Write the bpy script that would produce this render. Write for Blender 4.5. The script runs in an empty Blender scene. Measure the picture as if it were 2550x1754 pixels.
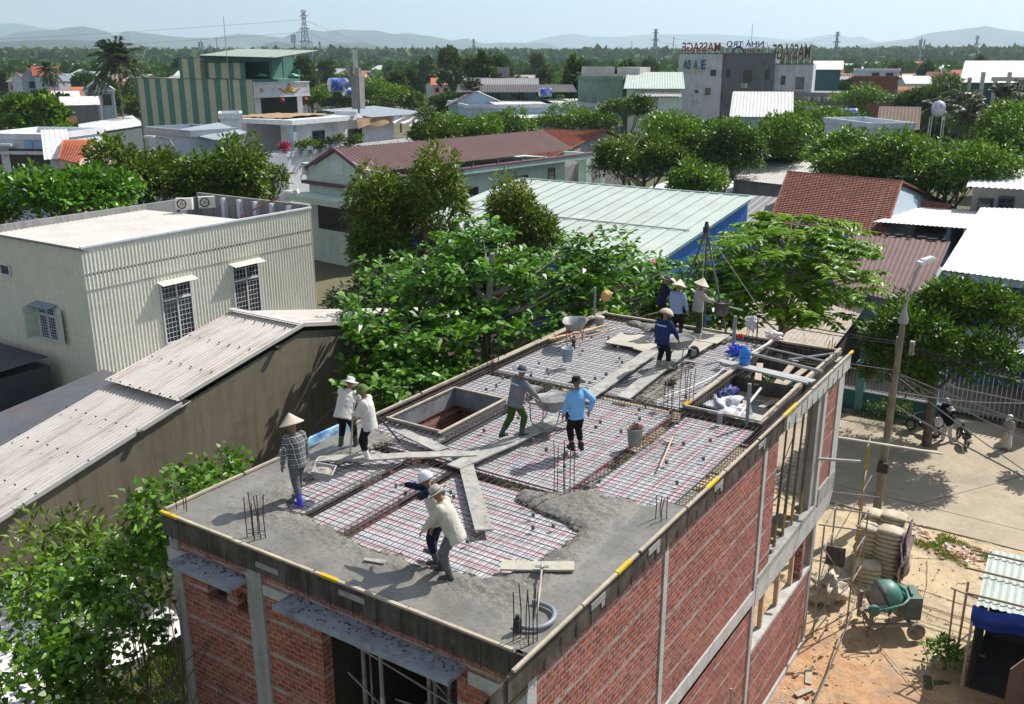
import bpy, math, random
import numpy as np
from mathutils import Vector, Matrix, noise as mnoise
from math import sin, cos, pi, radians as R_
scene = bpy.context.scene
col = scene.collection
random.seed(7)
rng = np.random.default_rng(11)

# ---------------------------------------------------------------- camera, sky, sun
HS = 7.77                                   # height of the roof slab
CAM = Vector((5.51, -8.70, HS + 7.2))
CR = Matrix(((0.83446918, -0.16224623, 0.52662829), (0.55105264, 0.24825434, -0.79668737), (-0.00147824, 0.95501096, 0.29656681)))
cam_d = bpy.data.cameras.new('camera'); cam = bpy.data.objects.new('camera', cam_d); col.objects.link(cam)
cam.matrix_world = Matrix.Translation(CAM) @ CR.to_4x4()
cam_d.sensor_width = 36; cam_d.lens = 2345 / 2550 * 36; cam_d.clip_start = .1; cam_d.clip_end = 60000
scene.camera = cam
EL = R_(47); AZ = math.atan2(.37, 1.0)      # sun direction: azimuth from +y towards +x
SUN = Vector((sin(AZ) * cos(EL), cos(AZ) * cos(EL), sin(EL)))
world = bpy.data.worlds.new('World'); scene.world = world; world.use_nodes = True
_nt = world.node_tree; _sky = _nt.nodes.new('ShaderNodeTexSky'); _sky.sky_type = 'NISHITA'; _sky.sun_disc = False
_sky.sun_elevation = EL; _sky.sun_rotation = AZ; _sky.altitude = 20; _sky.air_density = 1.0; _sky.dust_density = .6; _sky.ozone_density = 1.6
_bg = _nt.nodes['Background']; 
_g = _nt.nodes.new('ShaderNodeTexCoord'); _mp = _nt.nodes.new('ShaderNodeMapping'); _mp.inputs['Scale'].default_value = (1, 1, 5); _n = _nt.nodes.new('ShaderNodeTexNoise'); _n.inputs['Scale'].default_value = 2.2; _n.inputs['Detail'].default_value = 9; _n.inputs['Roughness'].default_value = .62
_r = _nt.nodes.new('ShaderNodeMapRange'); _r.inputs[1].default_value = .42; _r.inputs[2].default_value = .72; _r.inputs[3].default_value = .15; _r.inputs[4].default_value = .8; _mx = _nt.nodes.new('ShaderNodeMix'); _mx.data_type = 'RGBA'; _mx.inputs[7].default_value = (8.2, 8.0, 7.8, 1)
for _a, _c in ((_g.outputs['Generated'], _mp.inputs[0]), (_mp.outputs[0], _n.inputs['Vector']), (_n.outputs['Fac'], _r.inputs[0]), (_r.outputs[0], _mx.inputs[0]), (_sky.outputs[0], _mx.inputs[6]), (_mx.outputs[2], _bg.inputs[0])): _nt.links.new(_a, _c); _bg.inputs[1].default_value = .064
_l = bpy.data.lights.new('sun', 'SUN'); _l.energy = 5.0; _l.angle = R_(.5); _l.color = (1, .955, .88)
sun = bpy.data.objects.new('sun', _l); col.objects.link(sun); sun.rotation_euler = SUN.to_track_quat('Z', 'Y').to_euler(); sun.location = (0, 0, 60)
vs = scene.view_settings; vs.view_transform = 'Standard'; vs.look = 'None'; vs.exposure = 0.62; vs.gamma = 1
scene.cycles.max_bounces = 6; scene.cycles.transparent_max_bounces = 6; scene.cycles.volume_bounces = 2
scene.cycles.diffuse_bounces = 3; scene.cycles.glossy_bounces = 2; scene.cycles.transmission_bounces = 3

K = 2550 / 2320                             # surveying helpers: pixel of the photo (at 2320 wide) -> point in the world
def ray(x, y):
    v = CR @ Vector(((x * K - 1275) / 2345, -(y * K - 877) / 2345, -1.0)); return v
def G(x, y, z=0.0):
    d = ray(x, y); t = (z - CAM.z) / d.z; return CAM + d * t
def AT(x, dist, z=0.0):                     # along the bearing of column x, at a ground distance
    d = ray(x, 129); d.z = 0; d.normalize(); return Vector((CAM.x + d.x * dist, CAM.y + d.y * dist, z))
def HT(y, dist): return CAM.z + (129 - y) * K / 2345 * dist     # height seen at row y at that distance (approx.)

# ---------------------------------------------------------------- mesh builder
class MB:
    def __init__(s): s.v = []; s.f = []; s.mi = []; s.uv = []
    def face(s, pts, m=0, uv=None):
        i = len(s.v); s.v += [tuple(p) for p in pts]; s.f.append(tuple(range(i, i + len(pts)))); s.mi.append(m); s.uv.append(uv)
    def grid(s, P, m=0, uvf=None, closeu=False):
        n, k = len(P), len(P[0]); b = len(s.v)
        for r in P: s.v += [tuple(p) for p in r]
        for i in range(n - 1):
            for j in range(k if closeu else k - 1):
                j2 = (j + 1) % k
                s.f.append((b + i * k + j, b + i * k + j2, b + (i + 1) * k + j2, b + (i + 1) * k + j)); s.mi.append(m)
                s.uv.append(None if uvf is None else [uvf(i, j), uvf(i, j + 1), uvf(i + 1, j + 1), uvf(i + 1, j)])
    def box(s, x0, x1, y0, y1, z0, z1, m=0):
        a = [(x0, y0, z0), (x1, y0, z0), (x1, y1, z0), (x0, y1, z0), (x0, y0, z1), (x1, y0, z1), (x1, y1, z1), (x0, y1, z1)]
        s._box(a, m); return s
    def _box(s, a, m=0):
        for q in ((3, 2, 1, 0), (4, 5, 6, 7), (0, 1, 5, 4), (1, 2, 6, 5), (2, 3, 7, 6), (3, 0, 4, 7)): s.face([a[i] for i in q], m)
    def obox(s, c, sx, sy, sz, rz=0, m=0, rx=0, ry=0):
        M_ = Matrix.Translation(c) @ Matrix.Rotation(rz, 4, 'Z') @ Matrix.Rotation(ry, 4, 'Y') @ Matrix.Rotation(rx, 4, 'X')
        a = [M_ @ Vector((x * sx / 2, y * sy / 2, z * sz / 2)) for z in (-1, 1) for x, y in ((-1, -1), (1, -1), (1, 1), (-1, 1))]
        s._box(a, m); return s
    def bar(s, p, q, w, h, m=0, up=(0, 0, 1)):
        p = Vector(p); q = Vector(q); d = (q - p).normalized(); u = Vector(up)
        if abs(d.dot(u)) > .98: u = Vector((1, 0, 0))
        r = d.cross(u).normalized() * w / 2; t = r.cross(d).normalized() * h / 2
        a = [p - r - t, p + r - t, q + r - t, q - r - t, p - r + t, p + r + t, q + r + t, q - r + t]
        s._box(a, m); return s
    def tube(s, pts, r, n=6, m=0, cap=True, sq=1.0):
        pts = [Vector(p) for p in pts]; k = len(pts); rr = r if isinstance(r, (list, tuple)) else [r] * k
        rings = []; u = None
        for i, p in enumerate(pts):
            d = (pts[min(i + 1, k - 1)] - pts[max(i - 1, 0)])
            d = d.normalized() if d.length > 1e-9 else Vector((0, 0, 1))
            if u is None: u = d.cross(Vector((0, 0, 1)) if abs(d.z) < .9 else Vector((0, 1, 0))).normalized()
            u = (u - d * u.dot(d)).normalized(); w = d.cross(u)
            rings.append([p + (u * cos(a) + w * sin(a) * sq) * rr[i] for a in [2 * pi * j / n for j in range(n)]])
        s.grid(rings, m, closeu=True)
        if cap: s.face(rings[0][::-1], m); s.face(rings[-1], m)
        return s
    def lathe(s, c, prof, n=16, m=0, M_=None, cap=False):
        c = Vector(c); rings = []
        for r, z in prof:
            ring = [Vector((r * cos(2 * pi * j / n), r * sin(2 * pi * j / n), z)) for j in range(n)]
            rings.append([c + (M_ @ p if M_ else p) for p in ring])
        s.grid(rings, m, closeu=True)
        if cap: s.face(rings[0][::-1], m); s.face(rings[-1], m)
        return s
    def ell(s, c, r, n=10, k=7, m=0, M_=None):
        prof = []
        c = Vector(c); rings = []
        for i in range(k + 1):
            a = -pi / 2 + pi * i / k
            ring = [Vector((r[0] * cos(a) * cos(t), r[1] * cos(a) * sin(t), r[2] * sin(a))) for t in [2 * pi * j / n for j in range(n)]]
            rings.append([c + (M_ @ p if M_ else p) for p in ring])
        s.grid(rings, m, closeu=True); return s
    def corr(s, a, b, c, d, pitch=.2, amp=.03, rows=1, m=0, flat=.35, jit=0.0):
        """sheet a-b-c-d, ribs run from edge a-b to edge d-c"""
        a, b, c, d = map(Vector, (a, b, c, d)); L = (b - a).length; n = max(1, int(L / pitch)); nrm = (b - a).cross(d - a).normalized()
        T_ = []
        for i in range(n):
            for t, h in ((0, 0), (flat, 0), ((flat + .5) / 1.0 * .9 + .02, 1), (.98 - .12, 1)): T_.append(((i + t) / n, h))
        T_.append((1.0, 0)); P = []
        for r in range(rows + 1):
            v = r / rows; row = []
            for t, h in T_: row.append((a.lerp(b, t)).lerp(d.lerp(c, t), v) + nrm * (amp * h + (jit * mnoise.noise(Vector((t * L * .5, v * 3, 1))) if jit else 0)))
            P.append(row)
        W_ = (d - a).length
        s.grid(P, m, uvf=lambda i, j: (T_[min(j, len(T_) - 1)][0] * L, i / rows * W_)); return s
    def tiles(s, a, b, c, d, tw=.22, th=.3, m=0, amp=.035):
        """tiled pitch: a-b is the eave, d-c the ridge"""
        a, b, c, d = map(Vector, (a, b, c, d)); L = (b - a).length; H = (d - a).length; n = int(L / tw); k = int(H / th); nrm = (b - a).cross(d - a).normalized()
        for r in range(k):
            v0, v1 = r / k, min(1, (r + 1.12) / k); P = []
            for v, lift in ((v0, .05), (v0, .085), (v1, .015)):
                row = []
                for i in range(n):
                    for t, h in ((0, 0), (.25, .8), (.5, 1), (.75, .8)):
                        u = (i + t) / n; jx = mnoise.noise(Vector((i * 1.7, r * 2.3, 4))) * .012
                        row.append((a.lerp(b, u)).lerp(d.lerp(c, u), v) + nrm * (lift + h * amp + jx - (.03 if lift == .05 else 0)))
                P.append(row)
            s.grid(P, m, uvf=lambda i, j, r=r: (j / 4 * tw, (r + (i > 1)) * th))
    def build(s, name, mats, parent=None, smooth=False, loc=None, label=None):
        me = bpy.data.meshes.new(name)
        off = Vector(loc) if loc is not None else Vector((0, 0, 0))
        V = [(x - off.x, y - off.y, z - off.z) for x, y, z in s.v] if off.length else s.v
        me.from_pydata(V, [], s.f)
        uvl = me.uv_layers.new(name='UVMap'); U = np.zeros(len(me.loops) * 2, 'f'); i = 0
        for f, uv in zip(s.f, s.uv):
            if uv is None:
                p = [s.v[j] for j in f[:3]]; e1 = [p[1][q] - p[0][q] for q in range(3)]; e2 = [p[2][q] - p[0][q] for q in range(3)]
                nx = abs(e1[1] * e2[2] - e1[2] * e2[1]); ny = abs(e1[2] * e2[0] - e1[0] * e2[2]); nz = abs(e1[0] * e2[1] - e1[1] * e2[0])
                A, B = (1, 2) if nx >= ny and nx >= nz else ((0, 2) if ny >= nz else (0, 1))
                for j in f: U[i] = s.v[j][A]; U[i + 1] = s.v[j][B]; i += 2
            else:
                for q in uv: U[i], U[i + 1] = q; i += 2
        uvl.data.foreach_set('uv', U)
        if not isinstance(mats, (list, tuple)): mats = [mats]
        for m in mats: me.materials.append(m)
        if len(mats) > 1: me.polygons.foreach_set('material_index', s.mi)
        if smooth: me.polygons.foreach_set('use_smooth', [True] * len(s.f))
        me.update(); o = bpy.data.objects.new(name, me); col.objects.link(o)
        if parent is not None: o.parent = parent
        elif loc is not None: o.location = loc
        if label: o['label'] = label
        ORG[o.name] = off
        return o
ORG = {}
_b = MB.build
def _build(s, name, mats, parent=None, smooth=False, loc=None, label=None):
    if parent is not None and loc is None: loc = ORG.get(parent.name, Vector((0, 0, 0)))
    return _b(s, name, mats, parent, smooth, loc, label)
MB.build = _build

def tag(o, label=None, cat=None, group=None, kind=None):
    if label: o['label'] = label
    if cat: o['category'] = cat
    if group: o['group'] = group
    if kind: o['kind'] = kind
    return o
def T(name, label, cat, loc=(0, 0, 0), group=None):
    o = bpy.data.objects.new(name, None); col.objects.link(o); o.location = loc; o.empty_display_size = .2
    ORG[o.name] = Vector(loc); return tag(o, label, cat, group)
def place(src, loc, rz=0, sc=1, label=None, group=None, tilt=(0, 0)):
    """copy a thing with its parts and sub-parts"""
    def cp(o, par):
        c = o.copy(); col.objects.link(c); c.parent = par
        for ch in kids.get(o.name, ()): cp(ch, c)
        return c
    kids = {}
    def walk(o):
        kids[o.name] = list(o.children)
        for ch in o.children: walk(ch)
    walk(src)
    c = cp(src, None); c.location = loc; c.rotation_euler = (tilt[0], tilt[1], rz)
    c.scale = (sc, sc, sc) if not isinstance(sc, (tuple, list)) else sc
    if label: c['label'] = label
    if group: c['group'] = group
    return c
def put(src, loc, rz=0, sc=1, label=None, group=None, first=[set()], tilt=(0, 0)):
    """the first time moves the thing itself, afterwards copies it"""
    if src.name not in first[0]:
        first[0].add(src.name); src.location = loc; src.rotation_euler = (tilt[0], tilt[1], rz)
        src.scale = (sc, sc, sc) if not isinstance(sc, (tuple, list)) else sc
        if label: src['label'] = label
        if group: src['group'] = group
        return src
    return place(src, loc, rz, sc, label, group, tilt)

# ---------------------------------------------------------------- materials
MATS = {}
def newmat(name):
    m = bpy.data.materials.new(name); m.use_nodes = True; nt = m.node_tree; b = nt.nodes['Principled BSDF']; MATS[name] = m
    return m, nt, b
def N(nt, t, **kw):
    n = nt.nodes.new(t)
    for k_, v in kw.items():
        if k_ in n.inputs.keys() if isinstance(k_, str) else False: n.inputs[k_].default_value = v
        else: setattr(n, k_, v)
    return n
def noise_(nt, vec, scale, detail=4, rough=.6):
    n = nt.nodes.new('ShaderNodeTexNoise'); n.inputs['Scale'].default_value = scale; n.inputs['Detail'].default_value = detail; n.inputs['Roughness'].default_value = rough
    nt.links.new(vec, n.inputs['Vector']); return n.outputs['Fac']
def mapping(nt, vec, sc=(1, 1, 1), rot=(0, 0, 0), loc=(0, 0, 0)):
    n = nt.nodes.new('ShaderNodeMapping'); n.inputs['Scale'].default_value = sc; n.inputs['Rotation'].default_value = rot; n.inputs['Location'].default_value = loc
    nt.links.new(vec, n.inputs['Vector']); return n.outputs[0]
def ramp(nt, fac, a, b, c0=(0, 0, 0, 1), c1=(1, 1, 1, 1)):
    n = nt.nodes.new('ShaderNodeValToRGB'); n.color_ramp.elements[0].position = a; n.color_ramp.elements[1].position = b
    n.color_ramp.elements[0].color = c0; n.color_ramp.elements[1].color = c1; nt.links.new(fac, n.inputs[0]); return n.outputs[0]
def mix(nt, fac, a, b, mode='MIX'):
    n = nt.nodes.new('ShaderNodeMix'); n.data_type = 'RGBA'; n.blend_type = mode
    for s_, v in ((0, fac), (6, a), (7, b)):
        if isinstance(v, bpy.types.NodeSocket): nt.links.new(v, n.inputs[s_])
        elif s_ == 0: n.inputs[0].default_value = v
        else: n.inputs[s_].default_value = (*v, 1) if len(v) == 3 else v
    return n.outputs[2]
def math_(nt, op, a, b=0.0, c=None):
    n = nt.nodes.new('ShaderNodeMath'); n.operation = op
    for i, v in enumerate((a, b) if c is None else (a, b, c)):
        if isinstance(v, bpy.types.NodeSocket): nt.links.new(v, n.inputs[i])
        else: n.inputs[i].default_value = v
    return n.outputs[0]
def bump_(nt, b, h, strength=.3, dist=.02):
    n = nt.nodes.new('ShaderNodeBump'); n.inputs['Strength'].default_value = strength; n.inputs['Distance'].default_value = dist
    nt.links.new(h, n.inputs['Height']); nt.links.new(n.outputs[0], b.inputs['Normal'])
def coord(nt, which='Object'):
    return nt.nodes.new('ShaderNodeTexCoord').outputs[which]
def sc3(c, k): return tuple(min(1, x * k) for x in c[:3])
def M(name, c, rough=.8, var=.18, scale=2.0, c2=None, amt=.5, dirt=None, dscale=1.2, damt=.5, streak=0, bump=0, bscale=30, metal=0, spec=.3, detail=5, coat=0):
    """plain surface: two scales of mottling, optional second colour patches, dirt and rain streaks"""
    if name in MATS: return MATS[name]
    m, nt, b = newmat(name); oc = coord(nt)
    base = mix(nt, ramp(nt, noise_(nt, oc, scale, detail), .3, .7), sc3(c, 1 - var), sc3(c, 1 + var))
    base = mix(nt, ramp(nt, noise_(nt, oc, scale * 9, 3), .35, .65), mix(nt, 1.0, base, (.9, .9, .9), 'MULTIPLY'), base)
    if c2: base = mix(nt, ramp(nt, noise_(nt, mapping(nt, oc, loc=(7, 3, 1)), scale * .7, 6, .7), .62 - .25 * amt, .72 - .1 * amt), base, c2)
    if dirt: base = mix(nt, math_(nt, 'MULTIPLY', ramp(nt, noise_(nt, mapping(nt, oc, loc=(3, 9, 2)), dscale, 8, .72), .5, .72), damt), base, dirt)
    if streak: base = mix(nt, math_(nt, 'MULTIPLY', ramp(nt, noise_(nt, mapping(nt, oc, sc=(3, 3, .25)), 1.6, 6, .7), .45, .7), streak), base, dirt or sc3(c, .3))
    nt.links.new(base, b.inputs['Base Color']); b.inputs['Roughness'].default_value = rough; b.inputs['Metallic'].default_value = metal
    b.inputs['Specular IOR Level'].default_value = spec; b.inputs['Coat Weight'].default_value = coat
    if bump: bump_(nt, b, noise_(nt, oc, bscale, 5), bump, .02)
    return m
def leafmat(name, c, var=.35, trans=.28, c2=None, rough=.45, gloss=.35):
    if name in MATS: return MATS[name]
    m, nt, b = newmat(name); g = nt.nodes.new('ShaderNodeNewGeometry'); oc = coord(nt)
    c_ = mix(nt, g.outputs['Random Per Island'], sc3(c, 1 - var), sc3(c, 1 + var))
    big = ramp(nt, noise_(nt, oc, .9, 3), .35, .68)
    c_ = mix(nt, big, mix(nt, 1.0, c_, (.72, .85, .8), 'MULTIPLY'), mix(nt, 1.0, c_, c2 or (1.3, 1.15, .8), 'MULTIPLY' if not c2 else 'MIX') if not c2 else mix(nt, .5, c_, c2))
    nt.links.new(c_, b.inputs['Base Color']); b.inputs['Roughness'].default_value = rough; b.inputs['Specular IOR Level'].default_value = gloss
    t = nt.nodes.new('ShaderNodeBsdfTranslucent'); nt.links.new(mix(nt, 1.0, c_, (1.5, 1.5, .5), 'MULTIPLY'), t.inputs[0])
    mx = nt.nodes.new('ShaderNodeMixShader'); mx.inputs[0].default_value = trans; nt.links.new(b.outputs[0], mx.inputs[1]); nt.links.new(t.outputs[0], mx.inputs[2])
    nt.links.new(mx.outputs[0], nt.nodes['Material Output'].inputs[0]); return m
def brickmat(name, c1, c2, mortar, bw=.185, bh=.093, ms=.012, smear=.35, pale=0):
    m, nt, b = newmat(name); uv = coord(nt, 'UV'); oc = coord(nt)
    d = N(nt, 'ShaderNodeTexNoise'); d.inputs['Scale'].default_value = 9; nt.links.new(uv, d.inputs['Vector'])
    dv = nt.nodes.new('ShaderNodeVectorMath'); dv.operation = 'MULTIPLY_ADD'; nt.links.new(d.outputs['Color'], dv.inputs[0]); dv.inputs[1].default_value = (.025, .025, 0); nt.links.new(uv, dv.inputs[2])
    t = nt.nodes.new('ShaderNodeTexBrick'); nt.links.new(dv.outputs[0], t.inputs['Vector']); t.inputs['Scale'].default_value = 1
    t.inputs['Brick Width'].default_value = bw; t.inputs['Row Height'].default_value = bh; t.inputs['Mortar Size'].default_value = ms; t.inputs['Mortar Smooth'].default_value = .4; t.inputs['Bias'].default_value = -.1
    t.inputs['Color1'].default_value = (*c1, 1); t.inputs['Color2'].default_value = (*c2, 1); t.inputs['Mortar'].default_value = (*mortar, 1)
    base = mix(nt, ramp(nt, noise_(nt, uv, 1.3, 5), .3, .7), mix(nt, 1.0, t.outputs[0], (.72, .68, .7), 'MULTIPLY'), t.outputs[0])
    sep = nt.nodes.new('ShaderNodeSeparateXYZ'); nt.links.new(uv, sep.inputs[0])
    # thick mortar beds every few courses and mortar smeared over the faces
    fr = math_(nt, 'FRACT', math_(nt, 'DIVIDE', sep.outputs[1], bh * 7)); bed = math_(nt, 'LESS_THAN', fr, .075)
    n2 = noise_(nt, mapping(nt, uv, sc=(.6, 3, 1)), 5, 6, .75)
    bedm = math_(nt, 'MULTIPLY', bed, ramp(nt, n2, .42, .52))
    n4 = noise_(nt, mapping(nt, uv, sc=(.8, 1.6, 1), loc=(3, 1, 0)), 2.2, 8, .8); base = mix(nt, math_(nt, 'MULTIPLY', ramp(nt, noise_(nt, uv, 11, 3), .42, .6), .75), base, mix(nt, 1.0, base, (.62, .52, .55), 'MULTIPLY')); sm = math_(nt, 'MULTIPLY', math_(nt, 'MAXIMUM', ramp(nt, n2, .58, .72), ramp(nt, n4, .56, .66)), smear)
    base = mix(nt, math_(nt, 'MAXIMUM', bedm, sm), base, mortar)
    if pale: base = mix(nt, math_(nt, 'MULTIPLY', ramp(nt, noise_(nt, uv, .8, 5), .35, .6), pale), base, mortar)
    nt.links.new(base, b.inputs['Base Color']); b.inputs['Roughness'].default_value = .9; b.inputs['Specular IOR Level'].default_value = .15
    h = math_(nt, 'ADD', math_(nt, 'MULTIPLY', t.outputs['Fac'], -1.0), math_(nt, 'MULTIPLY', n2, .8)); bump_(nt, b, h, .6, .012)
    return m
# ---------------------------------------------------------------- ground
m_soil = M('soil', (.13, .12, .07), .95, .3, .05, c2=(.07, .09, .035), amt=.6, bump=.3, bscale=3)
mb = MB(); mb.face([(-14000, -3000, -.03), (14000, -3000, -.03), (14000, 22000, -.03), (-14000, 22000, -.03)])
tag(mb.build('ground', m_soil), kind='structure')
# sandy lot beside the house
m_sand = M('sand', (.50, .40, .26), .95, .12, .7, c2=(.42, .20, .10), amt=.25, dirt=(.24, .20, .15), dscale=.9, damt=.5, bump=.6, bscale=9, detail=8)
m_red = M('red_sand', (.47, .24, .12), .95, .2, 1.2, c2=(.42, .34, .24), amt=.4, dirt=(.2, .15, .11), dscale=1.6, damt=.5, bump=.7, bscale=10, detail=8)
def sheet(name, x0, x1, y0, y1, z, m, step=.25, amp=.03, edge=None):
    mb = MB(); nx = int((x1 - x0) / step); ny = int((y1 - y0) / step)
    P = [[(x0 + (x1 - x0) * i / nx + (edge(y0 + (y1 - y0) * j / ny) if edge and i == nx else 0), y0 + (y1 - y0) * j / ny, z + amp * mnoise.noise(Vector((x0 + i * step, y0 + j * step, 0)) * 1.1) + amp * .5 * mnoise.noise(Vector((i * step, j * step, 5)) * 4)) for i in range(nx + 1)] for j in range(ny + 1)]
    mb.grid(P, 0); return tag(mb.build(name, m, smooth=True), kind='structure')
def sandmat():
    m, nt, b = newmat('sand_lot'); oc = coord(nt); n = noise_(nt, oc, .45, 5); n3 = noise_(nt, oc, 3, 8, .7); sp = nt.nodes.new('ShaderNodeSeparateXYZ'); nt.links.new(oc, sp.inputs[0])
    f = math_(nt, 'ADD', math_(nt, 'MULTIPLY', sp.outputs[1], -.42), math_(nt, 'MULTIPLY', n, 3.0)); f = math_(nt, 'ADD', f, 5.2)
    red = mix(nt, ramp(nt, n3, .35, .65), (.43, .215, .11), (.57, .38, .22)); sand = mix(nt, ramp(nt, n3, .3, .7), (.47, .36, .22), (.64, .51, .34))
    base = mix(nt, ramp(nt, f, 0, 1), sand, red)
    base = mix(nt, math_(nt, 'MULTIPLY', ramp(nt, noise_(nt, mapping(nt, oc, loc=(4, 4, 4)), 1.1, 8, .75), .5, .66), .7), base, (.27, .24, .2))
    base = mix(nt, ramp(nt, noise_(nt, oc, 28, 3), .62, .7), base, (.58, .5, .4))
    nt.links.new(base, b.inputs['Base Color']); b.inputs['Roughness'].default_value = .95; b.inputs['Specular IOR Level'].default_value = .1
    bump_(nt, b, math_(nt, 'ADD', noise_(nt, oc, 8, 8, .7), math_(nt, 'MULTIPLY', noise_(nt, oc, 40, 3), .3)), 1.0, .05); return m
sheet('sand_lot', -9, 9, 4, 22.9, .0, sandmat(), .12, .05)
m_road = M('road_concrete', (.40, .335, .25), .9, .14, .5, dirt=(.23, .19, .14), dscale=.4, damt=.8, c2=(.46, .38, .28), amt=.5, bump=.15, bscale=20)
mb = MB(); mb.face([(-16, 23.0, .05), (30, 21.9, .05), (30, 35.6, .05), (-16, 33.0, .05)]); mb.face([(-16, 23, .05), (30, 21.9, .05), (30, 21.9, -.03), (-16, 23, -.03)])
tag(mb.build('road', m_road), kind='structure')
mb = MB()                                  # expansion joints
for a, b in (((.9, 24.2), (6.5, 33.5)), ((-6, 23.0), (-4.5, 33)), ((7, 23.5), (12, 34)), ((-6, 24.3), (12, 23.8))):
    mb.bar((a[0], a[1], .052), (b[0], b[1], .052), .03, .006)
tag(mb.build('road_joint', M('joint', (.13, .11, .09))), kind='structure')
mb = MB(); mb.face([(-26, 33.4, .08), (30, 36.0, .08), (30, 40, .08), (-26, 40, .08)]); tag(mb.build('verge', M('verge', (.30, .26, .19), .95, .2, 1.5, bump=.5, bscale=8)), kind='structure')

# ---------------------------------------------------------------- the brick house under construction
W_ = 7.15; D_ = 15.3
m_brickF = brickmat('front_brick', (.50, .155, .09), (.31, .08, .06), (.38, .34, .30), smear=.5)
m_brickR = brickmat('side_brick', (.50, .16, .095), (.27, .07, .055), (.40, .365, .34), smear=.65)
m_brickL = brickmat('lower_brick', (.40, .11, .07), (.26, .06, .05), (.38, .35, .33), smear=.7, pale=.25)
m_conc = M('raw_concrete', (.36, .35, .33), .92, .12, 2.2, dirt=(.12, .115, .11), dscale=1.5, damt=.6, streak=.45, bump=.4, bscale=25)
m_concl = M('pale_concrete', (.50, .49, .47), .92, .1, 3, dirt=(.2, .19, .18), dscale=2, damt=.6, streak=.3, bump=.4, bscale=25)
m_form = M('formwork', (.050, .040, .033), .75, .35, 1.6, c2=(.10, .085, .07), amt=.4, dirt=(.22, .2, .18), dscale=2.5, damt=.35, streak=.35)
m_wood = M('batten_wood', (.44, .375, .295), .85, .18, 4, dirt=(.26, .235, .2), dscale=3, damt=.8, bump=.2)
m_woodn = M('fresh_wood', (.62, .42, .26), .8, .15, 6, dirt=(.38, .3, .22), dscale=3, damt=.5, bump=.15)
m_yel = M('yellow_paint', (.62, .42, .02), .6, .15, 4, dirt=(.3, .25, .15), damt=.6)
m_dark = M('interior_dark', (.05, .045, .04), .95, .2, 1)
m_steel = M('rusty_rebar', (.075, .058, .05), .75, .3, 6, metal=.35)
m_galv = M('galvanised', (.30, .30, .30), .5, .2, 5, c2=(.2, .15, .12), amt=.3, metal=.5)
house = T('unfinished_house', 'two storey red brick house under construction with a roof slab being poured on top', 'house')
def hbox(mb, *a, m=0): mb.box(*a, m=m)
# front wall with openings: small vent window and the wide doorway
mb = MB()
def wallY(mb, x0, x1, z0, z1, holes, y=0.0, t=.2, m=0):
    xs = sorted({x0, x1, *[h[0] for h in holes], *[h[1] for h in holes]}); zs = sorted({z0, z1, *[h[2] for h in holes], *[h[3] for h in holes]})
    for i in range(len(xs) - 1):
        for j in range(len(zs) - 1):
            cx_, cz_ = (xs[i] + xs[i + 1]) / 2, (zs[j] + zs[j + 1]) / 2
            if any(h[0] < cx_ < h[1] and h[2] < cz_ < h[3] for h in holes): continue
            mb.face([(xs[i], y, zs[j]), (xs[i + 1], y, zs[j]), (xs[i + 1], y, zs[j + 1]), (xs[i], y, zs[j + 1])], m)
            mb.face([(xs[i], y + t, zs[j]), (xs[i], y + t, zs[j + 1]), (xs[i + 1], y + t, zs[j + 1]), (xs[i + 1], y + t, zs[j])], m)
    for h in holes:
        a, b_, c, d = h
        mb.face([(a, y, c), (a, y, d), (a, y + t, d), (a, y + t, c)], m); mb.face([(b_, y, c), (b_, y + t, c), (b_, y + t, d), (b_, y, d)], m)
        mb.face([(a, y, d), (b_, y, d), (b_, y + t, d), (a, y + t, d)], m); mb.face([(a, y, c), (a, y + t, c), (b_, y + t, c), (b_, y, c)], m)
def wallX(mb, y0, y1, z0, z1, holes, x=0.0, t=.2, m=0):
    sub = MB(); wallY(sub, y0, y1, z0, z1, holes, 0, t, m)
    b0 = len(mb.v)
    mb.v += [(x - q[1], q[0], q[2]) for q in sub.v]; mb.f += [tuple(b0 + i for i in f) for f in sub.f]; mb.mi += sub.mi; mb.uv += sub.uv
wallY(mb, -6.93, -.18, .0, 7.42, [(-6.32, -5.36, 6.38, 6.80), (-3.72, -1.16, .1, 6.90), (-6.2, -5.5, 1.2, 2.4)], .012)
mb.build('front_wall', m_brickF, house)
mb = MB(); mb.box(-5.87, -5.62, .03, .2, 6.38, 6.80); mb.build('brick_mullion', m_brickF, house)
mb = MB(); wallX(mb, .2, 9.98, 3.95, 7.42, [], -.012); wallX(mb, 13.35, 14.6, 4.5, 7.42, [], -.012); wallX(mb, 9.35, 13.6, .15, 2.35, [], -.015)
mb.build('side_wall', m_brickR, house)
mb = MB(); wallX(mb, .2, 9.2, -.1, 3.56, [], -.02); mb.build('lower_side_wall', m_brickR, house)
mb = MB(); wallX(mb, .2, 9.2, -.1, 7.3, [], -6.95); mb.build('far_side_wall', m_brickL, house)
mb = MB(); mb.box(-6.9, -.21, .22, 13.4, 3.6, 3.8); mb.build('intermediate_floor', m_conc, house)
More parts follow.
